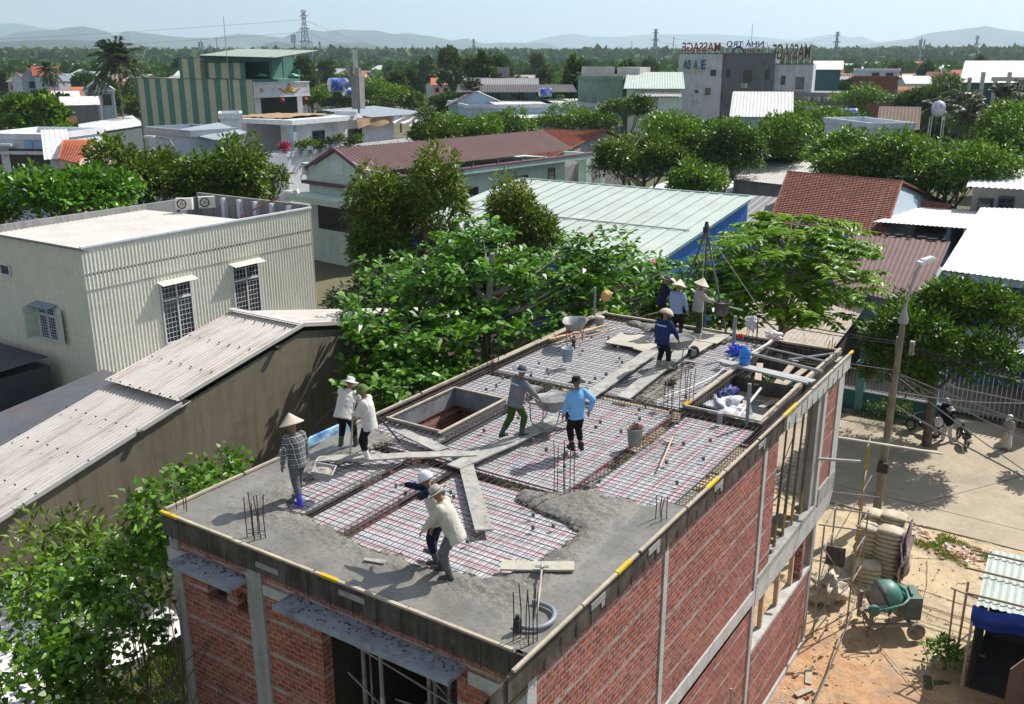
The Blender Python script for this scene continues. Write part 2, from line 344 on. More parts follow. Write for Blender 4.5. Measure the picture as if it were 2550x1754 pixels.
# columns
for (x0, x1, y0, y1, z0, z1) in ((-7.15, -6.93, -.03, .2, 0, 7.42), (-5.27, -4.93, -.035, .2, 0, 7.42), (-.18, .006, -.03, .2, 0, 7.42), (-.2, .012, 4.17, 4.32, 3.9, 7.42), (-.2, .016, 9.03, 9.2, 0, 7.5),
                                 (-.27, -.03, 12.98, 13.34, 4.3, 7.45), (-.2, .018, 13.34, 13.56, 4.2, 7.45), (-.2, .018, 14.6, 15.1, 3.9, 7.7), (-.2, .0, 13.6, 13.85, 0, 3.6), (-2.1, -1.8, 4.1, 4.4, 0, 7.5), (-7.15, -6.9, 9.2, 9.45, 0, 7.5), (-7.15, -6.9, 14.9, 15.1, 0, 7.5)):
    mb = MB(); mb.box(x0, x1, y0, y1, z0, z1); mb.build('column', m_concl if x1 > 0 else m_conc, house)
# ring beam at first floor level, floor edge and curved balcony end
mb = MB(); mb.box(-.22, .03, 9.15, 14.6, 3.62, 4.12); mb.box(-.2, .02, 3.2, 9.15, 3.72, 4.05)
P = [];
for i in range(9):
    a = i / 8 * pi / 2; y = 14.6 + .45 * sin(a); x = .03
    P.append([(x, y, 4.12 + .5 * (1 - cos(a)) - .0), (x, y, 3.62 + .55 * (1 - cos(a)))])
mb.grid(P)
mb.build('ring_beam', m_concl, house)
mb = MB(); mb.box(-.3, .035, 13.6, 15.1, 4.12, 4.6); mb.box(-.26, .03, 9.2, 13.5, 4.125, 4.28)
for i in range(8): mb.obox((-.15 + random.uniform(-.1, .1), 9.5 + i * .48, 4.33), .17, .12, .09, random.uniform(-.5, .5))
mb.build('balcony_kerb', m_conc, house)
mb = MB()
for z, m_ in ((2.35, 0), (.06, 0)): mb.box(-.24, .01 + .02 * (z < 1), 9.2 if z > 1 else .0, 13.62, z, z + .1)
mb.box(-.22, .022, 0, 13.8, -.05, .18); mb.build('sill', m_concl, house)
for yy in (10.2, 11.3, 12.4):
    mb = MB(); mb.bar((-.15, yy, 2.4), (-.15, yy, 3.62), .1, .1); mb.build('timber_post', m_woodn, house)
mb = MB(); mb.box(-.21, .0, 12.75, 12.95, 2.45, 3.62); mb.build('brick_pier', m_brickR, house)
# awnings over the openings
m_awn = M('lintel_slab', (.30, .32, .37), .9, .2, 2.5, dirt=(.1, .075, .07), dscale=3, damt=.9, bump=.5)
for x0, x1, z in ((-6.75, -5.25, 7.09), (-4.3, -1.0, 7.13)):
    mb = MB(); mb.box(x0, x1, -.36, .01, z - .02, z + .04); mb.box(x0, x1, -.39, -.36, z - .04, z + .055)
    for i in range(int((x1 - x0) * 26)):
        mb.obox((random.uniform(x0 + .05, x1 - .05), random.triangular(-.33, 0, -.03), z + .045), random.uniform(.01, .045), random.uniform(.01, .035), .015, random.random() * 3, m=1)
    mb.build('awning', [m_awn, M('mortar_crumb', (.13, .10, .09), .95)], house)
for q in ((-7.2, -6.5, -.06, .0, 6.88, 7.12), (-4.92, -4.2, -.02, .005, 6.95, 7.13), (-.95, -.16, -.02, .005, 6.92, 7.12)): mb = MB(); mb.box(*q); mb.build('lintel_beam', m_concl, house)
# formwork boards round the slab, with battens, drips and clamps
mb = MB()
mb.box(-7.22, -.02, -.075, -.04, 7.36, 7.75); mb.box(.03, .055, -.55, 10.2, 7.38, 7.76); mb.box(-7.2, -7.17, -.05, 15.3, 7.45, 7.78); mb.box(-7.2, -.2, 15.28, 15.31, 7.45, 7.76)
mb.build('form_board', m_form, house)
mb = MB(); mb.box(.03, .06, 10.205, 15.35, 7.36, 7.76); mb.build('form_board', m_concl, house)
mb = MB()
def batten(mb, p, q, w=.06, h=.045, seg=1.6, m=0, y=()):
    p, q = Vector(p), Vector(q); L = (q - p).length; n = max(1, int(L / seg)); k = 0
    for i in range(n):
        a = p.lerp(q, i / n + .002); b = p.lerp(q, (i + 1) / n - .002); j = Vector((random.uniform(-.006, .006), random.uniform(-.006, .006), random.uniform(-.006, .006)))
        mb.bar(a + j, b + j, w, h, m)
batten(mb, (-7.22, -.085, 7.79), (-.12, -.085, 7.79), .055, .035); batten(mb, (.07, -.5, 7.80), (.07, 15.4, 7.80), .05, .035)
batten(mb, (-7.2, -.02, 7.80), (-7.2, 15.35, 7.80), .05); batten(mb, (-7.0, 9.4, 7.87), (-7.0, 15.3, 7.87), .08, .03); batten(mb, (-7.2, 15.3, 7.8), (-.2, 15.3, 7.8), .07)
mb.build('batten', m_wood, house)
for a, b_ in (((-7.2, -.086, 7.793), (-6.75, -.086, 7.793)), ((-3.55, -.086, 7.793), (-3.2, -.086, 7.793)), ((.07, 2.3, 7.803), (.07, 2.75, 7.803)), ((.07, 5.7, 7.803), (.07, 6.2, 7.803)), ((.07, 9.9, 7.803), (.07, 10.8, 7.803)), ((.07, 15.1, 7.803), (.07, 15.4, 7.803))):
    mb = MB(); mb.bar(a, b_, .062, .045); mb.build('painted_batten', m_yel, house)
for p in ((-2.95, -.10, 7.62), (-4.7, -.10, 7.52)):
    mb = MB(); mb.obox((p[0], -.085, p[2]), .5, .014, .09); mb.build('patch_board', m_conc, house)
for y in (1.75, 3.6, 6.3, 8.6):
    mb = MB(); mb.obox((.063, y, 7.62), .014, .42, .11); mb.build('patch_board', m_conc, house); mb = MB(); mb.obox((.063, y + .15, 7.5), .014, .1, .08); mb.build('patch_block', m_conc, house)
mb = MB()
for x in np.arange(-7, 0, .45): mb.box(x, x + .012, -.082, -.074, 7.3, 7.36 + random.uniform(.1, .35))
for y in np.arange(.3, 15, .42): mb.box(.062, .07, y, y + .012, 7.34, 7.4 + random.uniform(.1, .3))
tag(mb.build('wire_tie', m_dark, house), kind='stuff')
mb = MB(); mb.face([(-.03, -.1, 7.35), (-.03, -.95, 7.2), (-.03, -.95, 7.6), (-.03, -.1, 7.76)]); mb.box(.0, .03, -.9, -.05, 7.22, 7.7); mb.build('corner_form_board', m_form, house)

# ---- deck: plywood panels under striped sheet, beam channels between them
def tarpmat(name, axis, plain=False):
    m, nt, b = newmat(name); oc = coord(nt); sp = nt.nodes.new('ShaderNodeSeparateXYZ'); nt.links.new(oc, sp.inputs[0]); u = sp.outputs[axis]
    wob = math_(nt, 'MULTIPLY', noise_(nt, oc, 1.2, 2), .12); u = math_(nt, 'ADD', u, wob)
    base = mix(nt, ramp(nt, noise_(nt, mapping(nt, oc, sc=(1, 6, 1) if axis == 0 else (6, 1, 1)), 3, 5), .35, .7), (.58, .56, .57), (.38, .39, .42))
    if not plain:
        fr = math_(nt, 'FRACT', math_(nt, 'DIVIDE', u, .40)); red = math_(nt, 'LESS_THAN', fr, .06); bl = math_(nt, 'COMPARE', fr, .5, .022); r2 = math_(nt, 'COMPARE', fr, .22, .016)
        base = mix(nt, math_(nt, 'MULTIPLY', math_(nt, 'MAXIMUM', red, r2), ramp(nt, noise_(nt, oc, 2.2, 4), .28, .45)), base, (.55, .10, .16))
        base = mix(nt, math_(nt, 'MULTIPLY', math_(nt, 'MULTIPLY', bl, .5), ramp(nt, noise_(nt, oc, 2.6, 3), .4, .5)), base, (.08, .16, .5))
    base = mix(nt, math_(nt, 'MULTIPLY', ramp(nt, noise_(nt, oc, 2.5, 8, .8), .52, .64), .85), base, (.27, .25, .23))
    nt.links.new(base, b.inputs['Base Color']); b.inputs['Roughness'].default_value = .45; bump_(nt, b, noise_(nt, mapping(nt, oc, sc=(3, .6, 1) if axis == 0 else (.6, 3, 1)), 6, 3), .5, .03); return m
m_tarpY = tarpmat('striped_sheet', 0); m_tarpX = tarpmat('striped_sheet_across', 1); m_tarpP = tarpmat('pale_sheet', 0, True)
ZD = HS - .11
OPEN_L = (-6.86, -5.45, 5.3, 7.6); SH = (-1.9, -.12, 9.25, 15.2)
xsA = ((-6.98, -5.36), (-5.12, -4.33), (-4.11, -.2)); mb = MB()
def panel(x0, x1, y0, y1, m=0): mb.box(x0, x1, y0, y1, ZD - .05, ZD, m)
for a in xsA: panel(*a, .3, 4.06, 1 if a[0] > -4.2 else 0)
panel(-6.98, -5.36, 4.3, 5.3); panel(-6.98, -6.86, 5.3, 7.6); panel(-6.98, -5.36, 7.6, 9.06, 2)
panel(-5.1, -2.04, 4.32, 9.04); panel(-1.78, -.28, 4.32, 9.1)
panel(-6.98, -2.04, 9.36, 15.2, 2)
mb.build('deck_sheet', [m_tarpY, m_tarpX, m_tarpP], house)
mb = MB(); mb.box(-7.1, -5.36, 8.6, 9.0, HS - .5, HS - .45)
for (x0, x1, y0, y1) in ((-5.36, -5.1, .2, 9.2), (-4.33, -4.11, .2, 4.1), (-2.04, -1.78, 4.2, 15.2), (-.28, .02, 0, 15.2), (-7.15, -6.98, 0, 15.2)): mb.box(x0, x1, y0, y1, HS - .42, HS - .38)
for (x0, x1, y0, y1) in ((-7.0, -.2, 4.06, 4.32), (-7.0, -.2, 9.04, 9.3), (-7, -.2, 0, .3)): mb.box(x0, x1, y0, y1, HS - .425, HS - .385)
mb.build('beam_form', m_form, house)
# stair opening on the left
mb = MB(); x0, x1, y0, y1 = OPEN_L
m_plyg = M('grey_form_ply', (.24, .24, .26), .8, .25, 2.2, dirt=(.10, .10, .10), dscale=2, damt=.7)
for a in ((x0 - .02, x0 + .01, y0, y1), (x1 - .01, x1 + .02, y0, y1), (x0, x1, y0 - .02, y0 + .01), (x0, x1, y1 - .01, y1 + .02)): mb.box(a[0], a[1], a[2], a[3], HS - .42, HS - .005)
mb.build('opening_form', m_plyg, house)
mb = MB(); mb.bar((x0, y0, HS + .01), (x0, y1, HS + .01), .05, .03); mb.bar((x1, y0 - .1, HS + .01), (x1, y1 + .05, HS + .01), .065, .03); mb.bar((x0 - .05, y0, HS + .014), (x1, y0, HS + .014), .045, .03); mb.bar((x0, y1, HS + .014), (x1, y1, HS + .014), .05, .03)
mb.build('opening_batten', m_wood, house)
mb = MB(); mb.box(x0 - .1, x0 - .02, y0, y1 + .3, HS - 1.5, HS - .45); mb.box(x0, x1 + .6, y1 + .25, y1 + .33, HS - 1.6, HS - .42); mb.build('inner_wall', m_brickF, house)
mb = MB(); mb.tube([(x1 - .3, y1 - .1, HS - 2.5), (x1 - .3, y1 - .1, HS - .42)], .03); mb.build('prop', m_yel, house)
# bar mat
zt = HS - .045; mb = MB(); holes = [OPEN_L, SH]
def seg(axis, c, a, b):
    out = [(a, b)]
    for h in holes:
        lo, hi, s, e = (h[2], h[3], h[0], h[1]) if axis == 'x' else (h[0], h[1], h[2], h[3])
        if lo - .02 < c < hi + .02:
            o2 = []
            for p, q in out:
                if e <= p or s >= q: o2.append((p, q)); continue
                if s - p > .15: o2.append((p, s + .08))
                if q - e > .15: o2.append((e - .08, q))
            out = o2
    return out
def rb(p, q, r):
    d = Vector(q) - Vector(p); n = max(1, int(d.length / 1.4)); pts = [Vector(p).lerp(Vector(q), i / n) + Vector((random.uniform(-.006, .006), random.uniform(-.006, .006), random.uniform(-.006, .006))) for i in range(n + 1)]
    mb.tube(pts, r, 4, cap=False)
y = .55
while y < 15.2:
    for a, b_ in seg('x', y, -7.05 + random.uniform(-.04, .04), -.06): rb((a, y + random.uniform(-.02, .02), zt), (b_, y + random.uniform(-.02, .02), zt), .0068)
    y += .135 if y < 9 else .15
x = -6.95
while x < -.1:
    for a, b_ in seg('y', x, .5, 15.2): rb((x, a, zt + .012), (x + random.uniform(-.02, .02), b_, zt + .012), .0068)
    x += .145
# beam cages in the channels
def cage(p, q, w=.16):
    p, q = Vector(p), Vector(q); d = (q - p).normalized(); s = Vector((-d.y, d.x, 0)) * w / 2
    for k in (-1, 1):
        for dz in (0, -.28): rb(p + s * k + Vector((0, 0, dz)), q + s * k + Vector((0, 0, dz)), .009)
    L = (q - p).length; n = int(L / .15)
    for i in range(n):
        c = p + d * (i + .5) * .15; mb.tube([c + s, c - s, c - s - Vector((0, 0, .28)), c + s - Vector((0, 0, .28)), c + s], .005, 4, cap=False)
zc = HS - .03
for p, q in (((-5.23, 1, zc), (-5.23, 9.2, zc)), ((-4.22, 1, zc), (-4.22, 4.1, zc)), ((-1.91, 4.2, zc), (-1.91, 15.2, zc)), ((-.13, 4.2, zc + .0), (-.13, 15.2, zc)), ((-7.08, 4.9, zc + .03), (-7.08, 15.2, zc + .03)),
             ((-7, 4.19, zc), (-.2, 4.19, zc)), ((-7, 9.17, zc), (-.2, 9.17, zc)), ((-6.9, 15.2, zc), (-.3, 15.2, zc))): cage(p, q)
mb.build('rebar_mat', m_steel, house)
# spacer blocks under the bars
mb = MB()
for i in range(150):
    x, y = random.uniform(-6.8, -.3), random.uniform(1.5, 15)
    if any(h[0] - .1 < x < h[1] + .1 and h[2] - .1 < y < h[3] + .1 for h in holes) or (x > -1.9 and y > 9) or (y < 5 and not (-5 < x < -1.4 and 1.7 < y < 3.3)): continue
    mb.obox((x, y, HS - .01), .05, .05, .075, random.random(), rx=random.uniform(-.3, .3))
tag(mb.build('spacer_block', M('spacer', (.16, .15, .15)), house), kind='stuff')

# ---- wet concrete already poured
def inpoly(X, Y, P):
    c = np.zeros(X.shape, bool); d = np.full(X.shape, 1e9); n = len(P)
    for i in range(n):
        x1, y1 = P[i]; x2, y2 = P[(i + 1) % n]
        if y1 != y2:
            cond = ((y1 > Y) != (y2 > Y)) & (X < (x2 - x1) * (Y - y1) / (y2 - y1) + x1); c ^= cond
        dx, dy = x2 - x1, y2 - y1; t = np.clip(((X - x1) * dx + (Y - y1) * dy) / (dx * dx + dy * dy), 0, 1)
        d = np.minimum(d, np.hypot(X - x1 - t * dx, Y - y1 - t * dy))
    return np.where(c, d, -d)
def wetmat():
    m, nt, b = newmat('wet_concrete'); oc = coord(nt); n1 = noise_(nt, oc, 1.4, 5); n2 = noise_(nt, oc, 14, 6, .75)
    base = mix(nt, ramp(nt, n1, .35, .65), (.15, .142, .125), (.225, .21, .185)); base = mix(nt, ramp(nt, n2, .28, .48), (.085, .08, .07), base)
    vc = nt.nodes.new('ShaderNodeAttribute'); vc.attribute_name = 'rough'; base = mix(nt, math_(nt, 'MULTIPLY', vc.outputs['Fac'], ramp(nt, noise_(nt, oc, 22, 5, .7), .54, .66)), base, (.36, .335, .295))
    nt.links.new(base, b.inputs['Base Color'])
    nt.links.new(math_(nt, 'ADD', math_(nt, 'MULTIPLY', vc.outputs['Fac'], .35), .30), b.inputs['Roughness']); b.inputs['Specular IOR Level'].default_value = .4
    hh = math_(nt, 'ADD', math_(nt, 'MULTIPLY', n2, math_(nt, 'ADD', vc.outputs['Fac'], .06)), math_(nt, 'MULTIPLY', noise_(nt, oc, 3, 2), .25)); bump_(nt, b, hh, .9, .05); return m
m_wet = wetmat()
def pour(name, P, bb, smoothf, step=.035, parent=None, h0=0.0):
    nx = int((bb[1] - bb[0]) / step); ny = int((bb[3] - bb[2]) / step); xs = np.linspace(bb[0], bb[1], nx); ys = np.linspace(bb[2], bb[3], ny); X, Y = np.meshgrid(xs, ys)
    n1 = np.array([[mnoise.noise(Vector((x * 2.2, y * 2.2, 3))) + .5 * mnoise.noise(Vector((x * 6, y * 6, 8))) for x in xs] for y in ys])
    n2 = np.array([[mnoise.noise(Vector((x * 9, y * 9, 1))) + .6 * mnoise.noise(Vector((x * 20, y * 20, 5))) for x in xs] for y in ys])
    d = inpoly(X, Y, P) + n1 * .13; edge = (X > bb[0] + .12) & (X < bb[1] - .12) & (Y > bb[2] + .12)
    ed = inpoly(X, Y, P); d = np.where(((X < -6.75) | (X > -.45) | (Y < .5)) & (ed > -.01), np.maximum(d, .25), d)
    Rg = np.clip(smoothf(X, Y) + n1 * .35, 0, 1); lift = np.clip(d / .22, 0, 1); Z = HS - .1 + .1 * lift ** .6 + Rg * n2 * .032 + h0 + Rg * .008
    keep = d > -.02; idx = -np.ones(X.shape, int); vv = []; rr = []
    for j in range(ny):
        for i in range(nx):
            if keep[j, i]: idx[j, i] = len(vv); vv.append((X[j, i], Y[j, i], Z[j, i])); rr.append(Rg[j, i])
    ff = [(idx[j, i], idx[j, i + 1], idx[j + 1, i + 1], idx[j + 1, i]) for j in range(ny - 1) for i in range(nx - 1) if keep[j, i] and keep[j, i + 1] and keep[j + 1, i + 1] and keep[j + 1, i]]
    me = bpy.data.meshes.new(name); me.from_pydata(vv, [], [tuple(int(q) for q in f) for f in ff]); me.materials.append(m_wet)
    a = me.attributes.new('rough', 'FLOAT', 'POINT'); a.data.foreach_set('value', np.array(rr, 'f')); me.polygons.foreach_set('use_smooth', [True] * len(ff)); me.update()
    o = bpy.data.objects.new(name, me); col.objects.link(o)
    if parent: o.parent = parent
    return o
WP = [(-7.16, -.04), (-7.16, 4.95), (-6.75, 4.9), (-5.96, 4.55), (-6.1, 4.1), (-6.25, 3.0), (-6.2, 2.3), (-5.6, 1.25), (-4.5, 1.18), (-3.75, 1.02), (-2.5, 1.08), (-1.4, 1.42), (-1.15, 2.0), (-1.12, 3.3), (-1.6, 3.4), (-2.65, 3.66), (-2.8, 4.05), (-2.2, 4.3), (-1.7, 4.75), (-.8, 4.74), (-.25, 4.9), (.02, 4.9), (.02, -.04)]
def smf(X, Y):                              # 0 = trowelled smooth, 1 = lumpy
    e = np.minimum(np.minimum(Y / .75, (-X) / .8), (X + 7.15) / .9); return np.clip((e - .55) * 1.6, 0, 1)
pour('wet_concrete', WP, (-7.16, .03, -.05, 5.1), smf, .035, house)
pour('wet_concrete', [(-6.2, 14.95), (-5.4, 14.6), (-4.8, 14.9), (-3.9, 14.2), (-3.2, 14.0), (-3.0, 15.25), (-6.2, 15.25)], (-6.4, -2.9, 13.9, 15.25), lambda X, Y: X * 0 + .8, .05, house, .01)
pour('wet_concrete', [(-3.3, 9.4), (-2.6, 9.4), (-3.0, 12.8), (-3.4, 12.6)], (-3.6, -2.4, 9.2, 13), lambda X, Y: X * 0 + 1, .06, house, -.05)
# beam concrete is heaped round the column bars
# ---- lift shaft / stair void on the right
mb = MB()
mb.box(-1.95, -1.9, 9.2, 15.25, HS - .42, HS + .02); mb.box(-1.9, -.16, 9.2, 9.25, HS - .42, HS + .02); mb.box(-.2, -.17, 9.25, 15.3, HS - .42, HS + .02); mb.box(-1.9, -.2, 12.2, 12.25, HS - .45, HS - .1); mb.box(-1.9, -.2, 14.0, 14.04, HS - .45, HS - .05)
mb.build('shaft_form', m_form, house)
mb = MB(); batten(mb, (-1.93, 9.3, HS + .05), (-1.93, 15.2, HS + .05), .09); batten(mb, (-1.9, 9.27, HS + .05), (-.2, 9.27, HS + .05), .05); batten(mb, (-.25, 9.3, HS + .05), (-.25, 15.4, HS + .05), .06, .05, .9)
mb.build('shaft_batten', m_wood, house)
mb = MB(); mb.bar((-1.93, 9.3, HS + .055), (-1.93, 9.6, HS + .055), .1, .05); mb.build('painted_batten', m_yel, house)
mb = MB(); mb.box(-1.88, -.22, 9.3, 12.15, HS - .62, HS - .58); mb.build('shaft_deck', m_plyg, house)
for c, l, a in (((-1.35, 11.6), .8, .3), ((-.9, 11.8), .7, -.2), ((-.65, 11.2), .9, -.1), ((-.5, 11.4), 1.0, -.15), ((-.35, 11.0), 1.2, -.05), ((-1.1, 10.6), 1.3, 1.7)):
    mb = MB(); mb.obox((c[0], c[1], HS - .5), .14, l, .03, a); o = mb.build('loose_board', m_wood); tag(o, 'grey offcut board lying on the debris in the roof shaft', 'board', 'offcut boards in the shaft')
# front doorway props inside
# ---------------------------------------------------------------- people
m_skin = M('skin', (.30, .15, .09), .6, .08, 12)
def ik(a, c, l1, l2, hint):
    a, c = Vector(a), Vector(c); d = c - a; L = d.length
    if L > (l1 + l2) * .998: c = a + d.normalized() * (l1 + l2) * .998; d = c - a; L = d.length
    x = (l1 * l1 - l2 * l2 + L * L) / (2 * L); h = math.sqrt(max(0, l1 * l1 - x * x)); n = d.normalized(); hv = Vector(hint); hv = (hv - n * hv.dot(n)).normalized()
    return a + n * x + hv * h, c
def remeshed(mb, name, mats, parent, vox=.014, folds=0.0, smooth=6, label=None):
    me = bpy.data.meshes.new(name); me.from_pydata(mb.v, [], mb.f); o = bpy.data.objects.new(name, me); col.objects.link(o)
    r = o.modifiers.new('r', 'REMESH'); r.mode = 'VOXEL'; r.voxel_size = vox
    s_ = o.modifiers.new('s', 'SMOOTH'); s_.iterations = smooth; s_.factor = .5
    dg = bpy.context.evaluated_depsgraph_get(); dg.update(); m2 = bpy.data.meshes.new_from_object(o.evaluated_get(dg)); m2.name = name
    bpy.data.objects.remove(o); bpy.data.meshes.remove(me)
    n = len(m2.vertices); co = np.empty(n * 3, 'f'); m2.vertices.foreach_get('co', co); co = co.reshape(-1, 3)
    if folds:
        no = np.empty(n * 3, 'f'); m2.vertices.foreach_get('normal', no); no = no.reshape(-1, 3)
        d = np.array([mnoise.noise(Vector((c[0] * 16, c[1] * 16, c[2] * 7))) + .6 * mnoise.noise(Vector((c[0] * 30 + 5, c[1] * 30, c[2] * 22 + c[0] * 15))) for c in co]); co += no * (d[:, None] * folds); m2.vertices.foreach_set('co', co.ravel())
    m2.polygons.foreach_set('use_smooth', [True] * len(m2.polygons)); m2.materials.clear()
    for m in (mats if isinstance(mats, (list, tuple)) else [mats]): m2.materials.append(m)
    m2.update(); o = bpy.data.objects.new(name, m2); col.objects.link(o); o.parent = parent
    if label: o['label'] = label
    return o
def limb(mb, pts, rs, n=12, sub=3):
    P = []; Q = []
    for i in range(len(pts) - 1):
        for k in range(sub): t = k / sub; P.append(Vector(pts[i]).lerp(Vector(pts[i + 1]), t)); Q.append(rs[i] * (1 - t) + rs[i + 1] * t)
    P.append(Vector(pts[-1])); Q.append(rs[-1]); mb.tube(P, Q, n)
    for p, r in zip(pts, rs): mb.ell(p, (r, r, r), 10, 7)
def person(label, loc, face, lean=(0, .05), pel=.86, feet=None, hands=None, hat=None, shirt=None, trousers=None, boots=None, knee=(0, 1, 0), look=(0, 1, -.25), bulk=1.0, elbow=None, skirt=None, bootlen=.3, group='workers on the roof', shirtlen=.12, turn=0, stripe=None, text=None, vest=None, h=.885, folds=.006):
    """local frame: x right, y forward; feet/hands = ((left xyz), (right xyz))"""
    root = T('person', label, 'person', (0, 0, 0), group)
    feet = feet or ((-.11, 0, 0), (.11, .05, 0)); P = Vector((0, lean[1] * -.3, pel)); up = Vector((lean[0], lean[1], 1)).normalized()
    tr = Matrix.Rotation(turn, 3, 'Z'); rt = tr @ Vector((1, 0, 0)); rt = (rt - up * rt.dot(up)).normalized(); fw = up.cross(rt) * 1.0
    if fw.y * cos(turn) < 0: fw = -fw
    chest = P + up * .30; shc = P + up * .475; neck = shc + up * .06 + fw * .01; look = Vector(look).normalized(); head = neck + up * .06 + look * .03 + Vector((0, 0, .09))
    S = [shc - rt * .175 * bulk, shc + rt * .175 * bulk]; Hp = [P - Vector((.085, 0, .02)), P + Vector((.085, 0, -.02))]
    A = [Vector(f) + Vector((0, 0, .075)) for f in feet]; KN = []
    for i in (0, 1): k, a = ik(Hp[i], A[i], .40, .405, knee); KN.append(k); A[i] = a
    hands = hands or ((-.28, .1, .78), (.28, .1, .78)); EL_ = []; WR = []
    for i in (0, 1): e, w_ = ik(S[i], hands[i], .27, .245, (elbow[i] if elbow else ((-.5 if i == 0 else .5), -1, -.2))); EL_.append(e); WR.append(w_)
    b = MB(); hz = look; hr = Vector((look.y, -look.x, 0)).normalized(); hu = hr.cross(hz).normalized(); HM = Matrix((hr, hz, hu)).transposed()
    def hp(x, y, z): return head + HM @ Vector((x, y, z))
    b.ell(hp(0, -.008, .02), (.074, .092, .098), 16, 12, M_=HM); b.ell(hp(0, .028, -.045), (.054, .058, .066), 12, 8, M_=HM)
    b.ell(hp(0, .092, -.005), (.013, .018, .024), 8, 6, M_=HM); b.ell(hp(0, .083, -.045), (.026, .012, .009), 8, 5, M_=HM)
    for sx in (-1, 1): b.ell(hp(.076 * sx, -.005, 0), (.01, .02, .03), 8, 6, M_=HM); b.ell(hp(.03 * sx, .082, .028), (.018, .01, .008), 8, 5, M_=HM)
    limb(b, [neck - up * .07, hp(0, -.01, -.05)], [.056, .05]); limb(b, [P, chest, shc - up * .07], [.10, .10, .085])
    for i in (0, 1):
        limb(b, [S[i], EL_[i], WR[i]], [.052, .038, .027]); limb(b, [Hp[i], KN[i], A[i]], [.085, .055, .04]); d = (WR[i] - EL_[i]).normalized()
        sd = d.cross(Vector((0, 0, 1)) if abs(d.z) < .9 else Vector((0, 1, 0))).normalized(); pn = sd.cross(d); sgn = 1 if i == 0 else -1
        pc = WR[i] + d * .05; b.ell(pc, (.036, .05, .017), 10, 7, M_=Matrix((sd, d, pn)).transposed())
        for f in range(4):
            o_ = sd * (.024 - .016 * f); base = WR[i] + d * .082 + o_; L_ = (.066, .075, .07, .055)[f]; curl = -pn * (.018 + .004 * f)
            b.tube([base - d * .02, base + d * L_ * .45 + curl * .3, base + d * L_ * .8 + curl, base + d * L_ * .9 + curl * 1.9], [.0095, .009, .008, .007], 6)
        b.tube([WR[i] + d * .03 + sd * .025 * sgn, WR[i] + d * .06 + sd * .05 * sgn - pn * .01, WR[i] + d * .09 + sd * .055 * sgn - pn * .02], [.012, .011, .009], 6)
        fd = Vector((0, 1, 0)); b.tube([A[i] + Vector((0, -.03, -.05)), A[i] + Vector((0, .14, -.055))], [.035, .03], 8)
    remeshed(b, 'body', m_skin, root, .0095, 0, 2)
    if shirt:
        c = MB(); k = bulk; wv = lambda q, w: MB
        for t, rx, ry in ((-.13 - shirtlen * .3, .165, .125), (.02, .158, .118), (.16, .165, .12), (.30, .178, .125), (.41, .165, .11), (.475, .12, .085)):
            pass
        prof = [(-shirtlen, .195, .155), (.0, .185, .15), (.12, .182, .145), (.28, .195, .148), (.38, .192, .138), (.45, .165, .115), (.50, .095, .085), (.535, .064, .062)]
        rings = []
        for t, rx, ry in prof:
            cc = P + up * t; rings.append([cc + rt * rx * k * cos(a) + fw * ry * k * sin(a) for a in [2 * pi * j / 20 for j in range(20)]])
        c.grid(rings, closeu=True); c.face(rings[0][::-1]); c.face(rings[-1])
        for i in (0, 1):
            w2 = EL_[i].lerp(WR[i], .93); limb(c, [S[i] - rt * (.02 if i else -.02) - up * .015, EL_[i], w2], [.084 * k, .068 * k, .05], sub=4)
        remeshed(c, 'jacket', shirt, root, .013, folds)
        c = MB(); rr = []
        for t, q in ((.49, .078), (.525, .074), (.545, .07)): cc = P + up * t; rr.append([cc + rt * q * cos(a) + fw * q * sin(a) for a in [2 * pi * j / 14 for j in range(14)]])
        c.grid(rr, closeu=True); c.build('collar', shirt, root, smooth=True)
    if vest:
        c = MB(); rings = []
        for t, rx, ry in prof[:6]: cc = P + up * t; q = 1.05; rings.append([cc + rt * rx * q * cos(a) + fw * ry * q * sin(a) for a in [2 * pi * j / 24 for j in range(24)]])
        c.grid(rings, closeu=True); c.build('vest', vest, root, smooth=True)
    if trousers:
        c = MB(); rings = []
        for t, rx, ry in ((.07, .15, .11), (0, .172, .128), (-.07, .178, .135), (-.13, .15, .12)): cc = P + Vector((0, 0, t)) + fw * 0; rings.append([cc + rt * rx * cos(a) + fw * ry * sin(a) for a in [2 * pi * j / 18 for j in range(18)]])
        c.grid(rings, closeu=True); c.face(rings[0][::-1]); c.face(rings[-1])
        for i in (0, 1):
            e = KN[i].lerp(A[i], .55 if boots else .98); flare = .095 if skirt == 'flare' else .062; limb(c, [Hp[i] - Vector((0, 0, .03)), KN[i], e], [.11, .084, max(.07, flare)], sub=4)
        remeshed(c, 'trousers', trousers, root, .013, folds)
    if skirt == 'long':
        c = MB(); rings = []
        for z, r in ((pel + .05, .15), (pel - .1, .18), (.45, .2), (.16, .24)): rings.append([Vector(((r + .02 * sin(5 * a)) * cos(a), (r * .85 + .02 * sin(5 * a)) * sin(a), z)) for a in [2 * pi * j / 30 for j in range(30)]])
        c.grid(rings, closeu=True); c.build('skirt', trousers or shirt, root, smooth=True)
    if boots:
        for i in (0, 1):
            c = MB(); t = (KN[i] - A[i]).normalized(); top = A[i] + t * bootlen; limb(c, [top, A[i].lerp(top, .4), A[i] + Vector((0, -.01, -.02))], [.072, .062, .055]); fo = Vector(feet[i]); ang = Matrix.Rotation((-.15 if i else .15), 3, 'Z')
            limb(c, [A[i] + Vector((0, -.035, -.035)), A[i] + ang @ Vector((0, .06, -.035)), A[i] + ang @ Vector((0, .155, -.045))], [.042, .046, .036]); c.obox(A[i] + ang @ Vector((0, .055, -.072)), .085, .25, .02, -.15 if i else .15)
            remeshed(c, 'boot', boots, root, .012, .002, 3)
